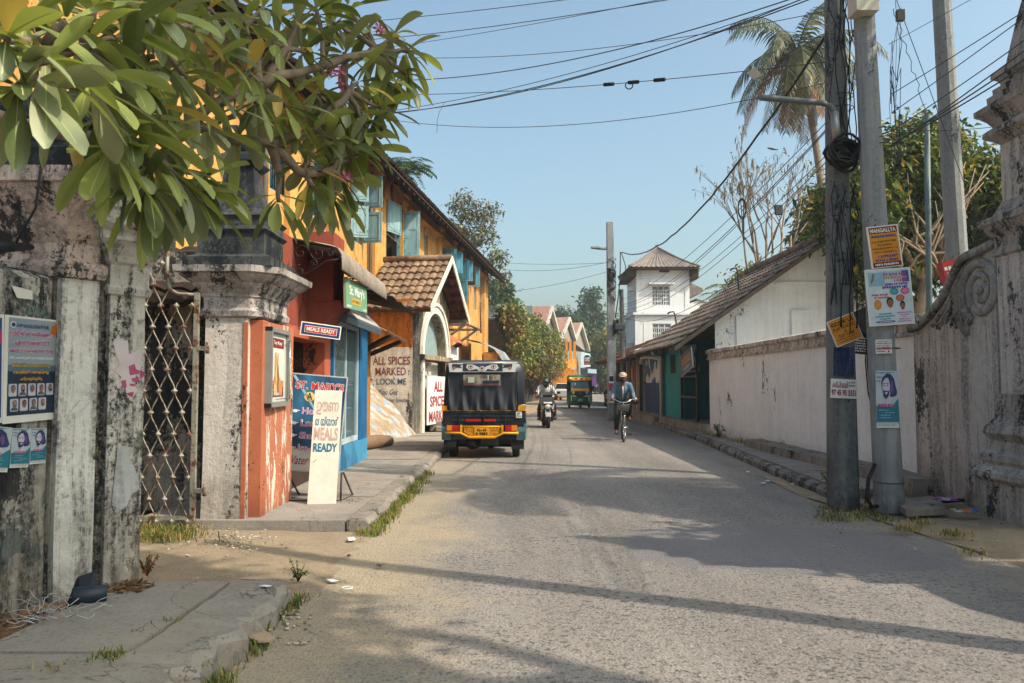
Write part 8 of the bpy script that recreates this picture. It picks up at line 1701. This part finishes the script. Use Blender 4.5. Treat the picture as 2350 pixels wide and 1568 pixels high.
flat('cardboard_scrap', 'torn beige cardboard piece lying beside the broken kerb', [(561, 1457), (566, 1442), (590, 1444), (630, 1470), (622, 1478), (592, 1481), (573, 1472)], CARD, .03, th=.012, crumple=.03)
flat('litter_scrap', 'crushed pale plastic cup scrap on the sandy driveway', [(748, 1332), (764, 1331), (778, 1334), (760, 1336)], M['paper'], .02)
flat('litter_scrap', 'white paper scrap on the far corner of the near slab', [(594, 1346), (608, 1344), (624, 1346), (612, 1348)], M['white'], .155)
flat('litter_scrap', 'pale bottle flattened at the end of the grass strip', [(797, 1238), (812, 1236), (816, 1240), (800, 1242)], M['paper'], .02, th=.012)
m = MB(); m.torus(M['white'], gr(797, 1349, .02), .035, .004, 16, 4, 'Z'); tag(m.build('rubber_ring'), 'small white ring lying on the sandy road edge', 'litter')
for k, (px, py, s_, c_) in enumerate(((1716, 1085, .5, 'c9c9c9'), (1752, 1110, .6, 'b9bcc0'), (1762, 1105, .7, 'aab0b8'), (1800, 1113, .4, 'c9c4be'), (1818, 1112, .4, 'c0c4c8'), (2100, 1262, .4, 'b8b3aa'), (430, 1278, .6, 'c9c0c0'), (452, 1330, .4, 'c0bcb4'), (870, 1300, .7, '4a3a2c'), (880, 1298, .6, '3a2e24'), (800, 1278, .5, '6b4a30'))):
    lab = ('white scrap of paper on the shaded roadside by the right kerb', 'dark dead leaf on the sandy road edge')[0 if k < 6 else 1] if k not in (6, 7) else 'silvery wrapper on the driveway by the second gate pillar'
    w_ = 10 * s_; flat('litter_scrap', lab, [(px - w_, py), (px - w_ * .2, py - 3 * s_), (px + w_, py - s_), (px + w_ * .4, py + 3 * s_)], paint(c_, .7), .025, crumple=.02)
    o = bpy.data.objects[-1] if 0 else None
for o in list(COL.objects):
    if o.name.startswith('litter_scrap') and o.get('label', '').startswith(('white scrap', 'dark dead', 'silvery')): o['group'] = o['label'].split(' on ')[0] + 's'
m = MB()
pp = [gr(x, y, .05) for x, y in ((2062, 1172), (2085, 1158), (2140, 1152), (2165, 1170), (2170, 1182), (2080, 1186))]; m.prism(M['kerb'], pp, (0, 0, .07)); tag(m.build('stone_slab'), 'broken stone slab lying by the foot of the pale pole', 'slab')
crumple('wrapper', 'purple and white plastic wrapper below the scroll wall', gr(2168, 1149, .11), .24, .12, .05, [paint('a06aa0', .35), paint('b9aebb', .35), paint('9a5a9a', .35)]); crumple('wrapper', 'orange and blue plastic bag at the foot of the gate post', gr(2215, 1176, .09), .26, .12, .05, [paint('b9b0a8', .35), paint('b0603a', .35), paint('2f5fa0', .35)])
st = MB()
for k in range(330):
    a = rnd.random()
    if a < .5: p = gr(rnd.gauss(540, 45), rnd.gauss(1238, 16), .05)
    elif a < .75: p = gr(U(1890, 2330), U(1150, 1260), .05)
    else: p = gr(U(600, 720), U(1330, 1480), .01)
    s_ = U(.004, .015); st.ball(paint(rnd.choice(('a3978a', '8a7f72', '6f665c', 'b5ab9c')), .9), p, (s_ * U(.7, 1.4), s_, s_ * .6), 6, 4)
tag(st.build('gravel'), kind='stuff')
def heap(name, label, c, n, r, mats, l, w, cat='litter'):
    m = MB(); c = V3(c)
    for k in range(n):
        a = U(0, 6.3); q = r * math.sqrt(rnd.random()); p = c + V3((q * math.cos(a), q * math.sin(a), .01 + .1 * r * rnd.random() + (r - q) * .3 * rnd.random())); leaf_q(m, mats, p, l * U(.6, 1.3), w, V3((U(-1, 1), U(-1, 1), U(-.1, .35))).normalized(), .1)
    tag(m.build(name), label, cat)
heap('dead_leaf_heap', 'heap of curled brown leaves at the foot of the near gate pillar', gr(295, 1360, .12), 170, .15, [BR1, PBD, PBD], .055, .015)
heap('dead_leaf_heap', 'dry brown litter and leaves on the earth below the near wall', gr(60, 1450, .08), 240, .28, [PBD, PBD, BR1], .05, .013)
m = MB(); c = gr(125, 1412, .13)
for k in range(46):
    a = U(0, 6.3); p = c + V3((U(-.12, .12), U(-.1, .1), 0)); pts = [p]
    for q in range(6): a += U(-1.2, 1.2); p = p + V3((.04 * math.cos(a), .04 * math.sin(a), U(-.02, .03))); p.z = max(.1, p.z); pts.append(p)
    m.tube(paint('a9aeb4', .6), pts, .0022, 3)
tag(m.build('string_tangle'), 'tangle of pale plastic strings at the foot of the near wall', 'litter')
m = MB(); c = gr(205, 1385, .14); X = Matrix.Translation(c + V3((0, 0, .05))) @ Matrix.Rotation(.5, 4, 'Z') @ Matrix.Rotation(PI / 2, 4, 'Y'); m.lathe(paint('1e2a38', .5), [(.045, -.09), (.05, -.085), (.052, .0), (.048, .085), (.04, .09)], (0, 0, 0), 14, X=X); m.prism(paint('1a222c', .6), [c + V3((-.14, .0, -.03)), c + V3((-.02, -.06, -.03)), c + V3((0, .1, .02)), c + V3((-.06, .14, .14)), c + V3((-.13, .1, .12))], (.01, 0, .01)); tag(m.build('plastic_pot'), 'dark broken plastic pot lying at the foot of the near gate pillar', 'pot')
# ---- dusty air down the street
hm = bpy.data.materials.new('dusty_air'); hm.use_nodes = True; ht = hm.node_tree; ht.nodes.clear()
hv = ht.nodes.new('ShaderNodeVolumePrincipled'); hv.inputs['Color'].default_value = (.86, .93, 1.0, 1); hv.inputs['Density'].default_value = .001; hv.inputs['Anisotropy'].default_value = .3
ho = ht.nodes.new('ShaderNodeOutputMaterial'); ht.links.new(hv.outputs[0], ho.inputs['Volume'])
m = MB(); m.bb(hm, (-60, -30, -1.2), (90, 230, 24)); tag(m.build('haze'), kind='stuff')
# ---- camera, sun, sky
cam = bpy.data.cameras.new('camera'); co = bpy.data.objects.new('camera', cam); COL.objects.link(co)
cam.lens = 28; cam.sensor_width = 36; cam.clip_end = 3000; cam.clip_start = .05
co.location = (0, 0, EYE); co.rotation_euler = (PI / 2 + PITCH, 0, 0); SC.camera = co
cam.dof.use_dof = True; cam.dof.focus_distance = 11; cam.dof.aperture_fstop = 8
SUN_EL = math.radians(46); SUNV = V3((.888 * math.cos(SUN_EL), -.46 * math.cos(SUN_EL), math.sin(SUN_EL))).normalized()
sl = bpy.data.lights.new('sun', 'SUN'); so = bpy.data.objects.new('sun', sl); COL.objects.link(so)
sl.energy = 3.5; sl.angle = math.radians(.55); sl.color = (1.0, .88, .70)
so.rotation_euler = SUNV.to_track_quat('Z', 'Y').to_euler(); so.location = (30, -20, 40)
w = bpy.data.worlds.new('World'); SC.world = w; w.use_nodes = True
nt = w.node_tree; sky = nt.nodes.new('ShaderNodeTexSky'); sky.sky_type = 'NISHITA'; sky.sun_disc = False
sky.sun_elevation = SUN_EL; sky.sun_rotation = math.atan2(SUNV.x, SUNV.y); sky.altitude = 0; sky.air_density = 1.05; sky.dust_density = 5.0; sky.ozone_density = 1.0
tn = nt.nodes.new('ShaderNodeMix'); tn.data_type = 'RGBA'; tn.blend_type = 'MULTIPLY'; tn.inputs[0].default_value = 1; tn.inputs[7].default_value = (.99, 1.1, 1.01, 1); nt.links.new(sky.outputs[0], tn.inputs[6]); nt.links.new(tn.outputs[2], nt.nodes['Background'].inputs[0]); nt.nodes['Background'].inputs[1].default_value = .15
SC.view_settings.view_transform = 'Standard'; SC.view_settings.look = 'None'; SC.view_settings.gamma = 1; SC.view_settings.exposure = .68
SC.cycles.max_bounces = 6; SC.cycles.transparent_max_bounces = 12; SC.cycles.use_denoising = True
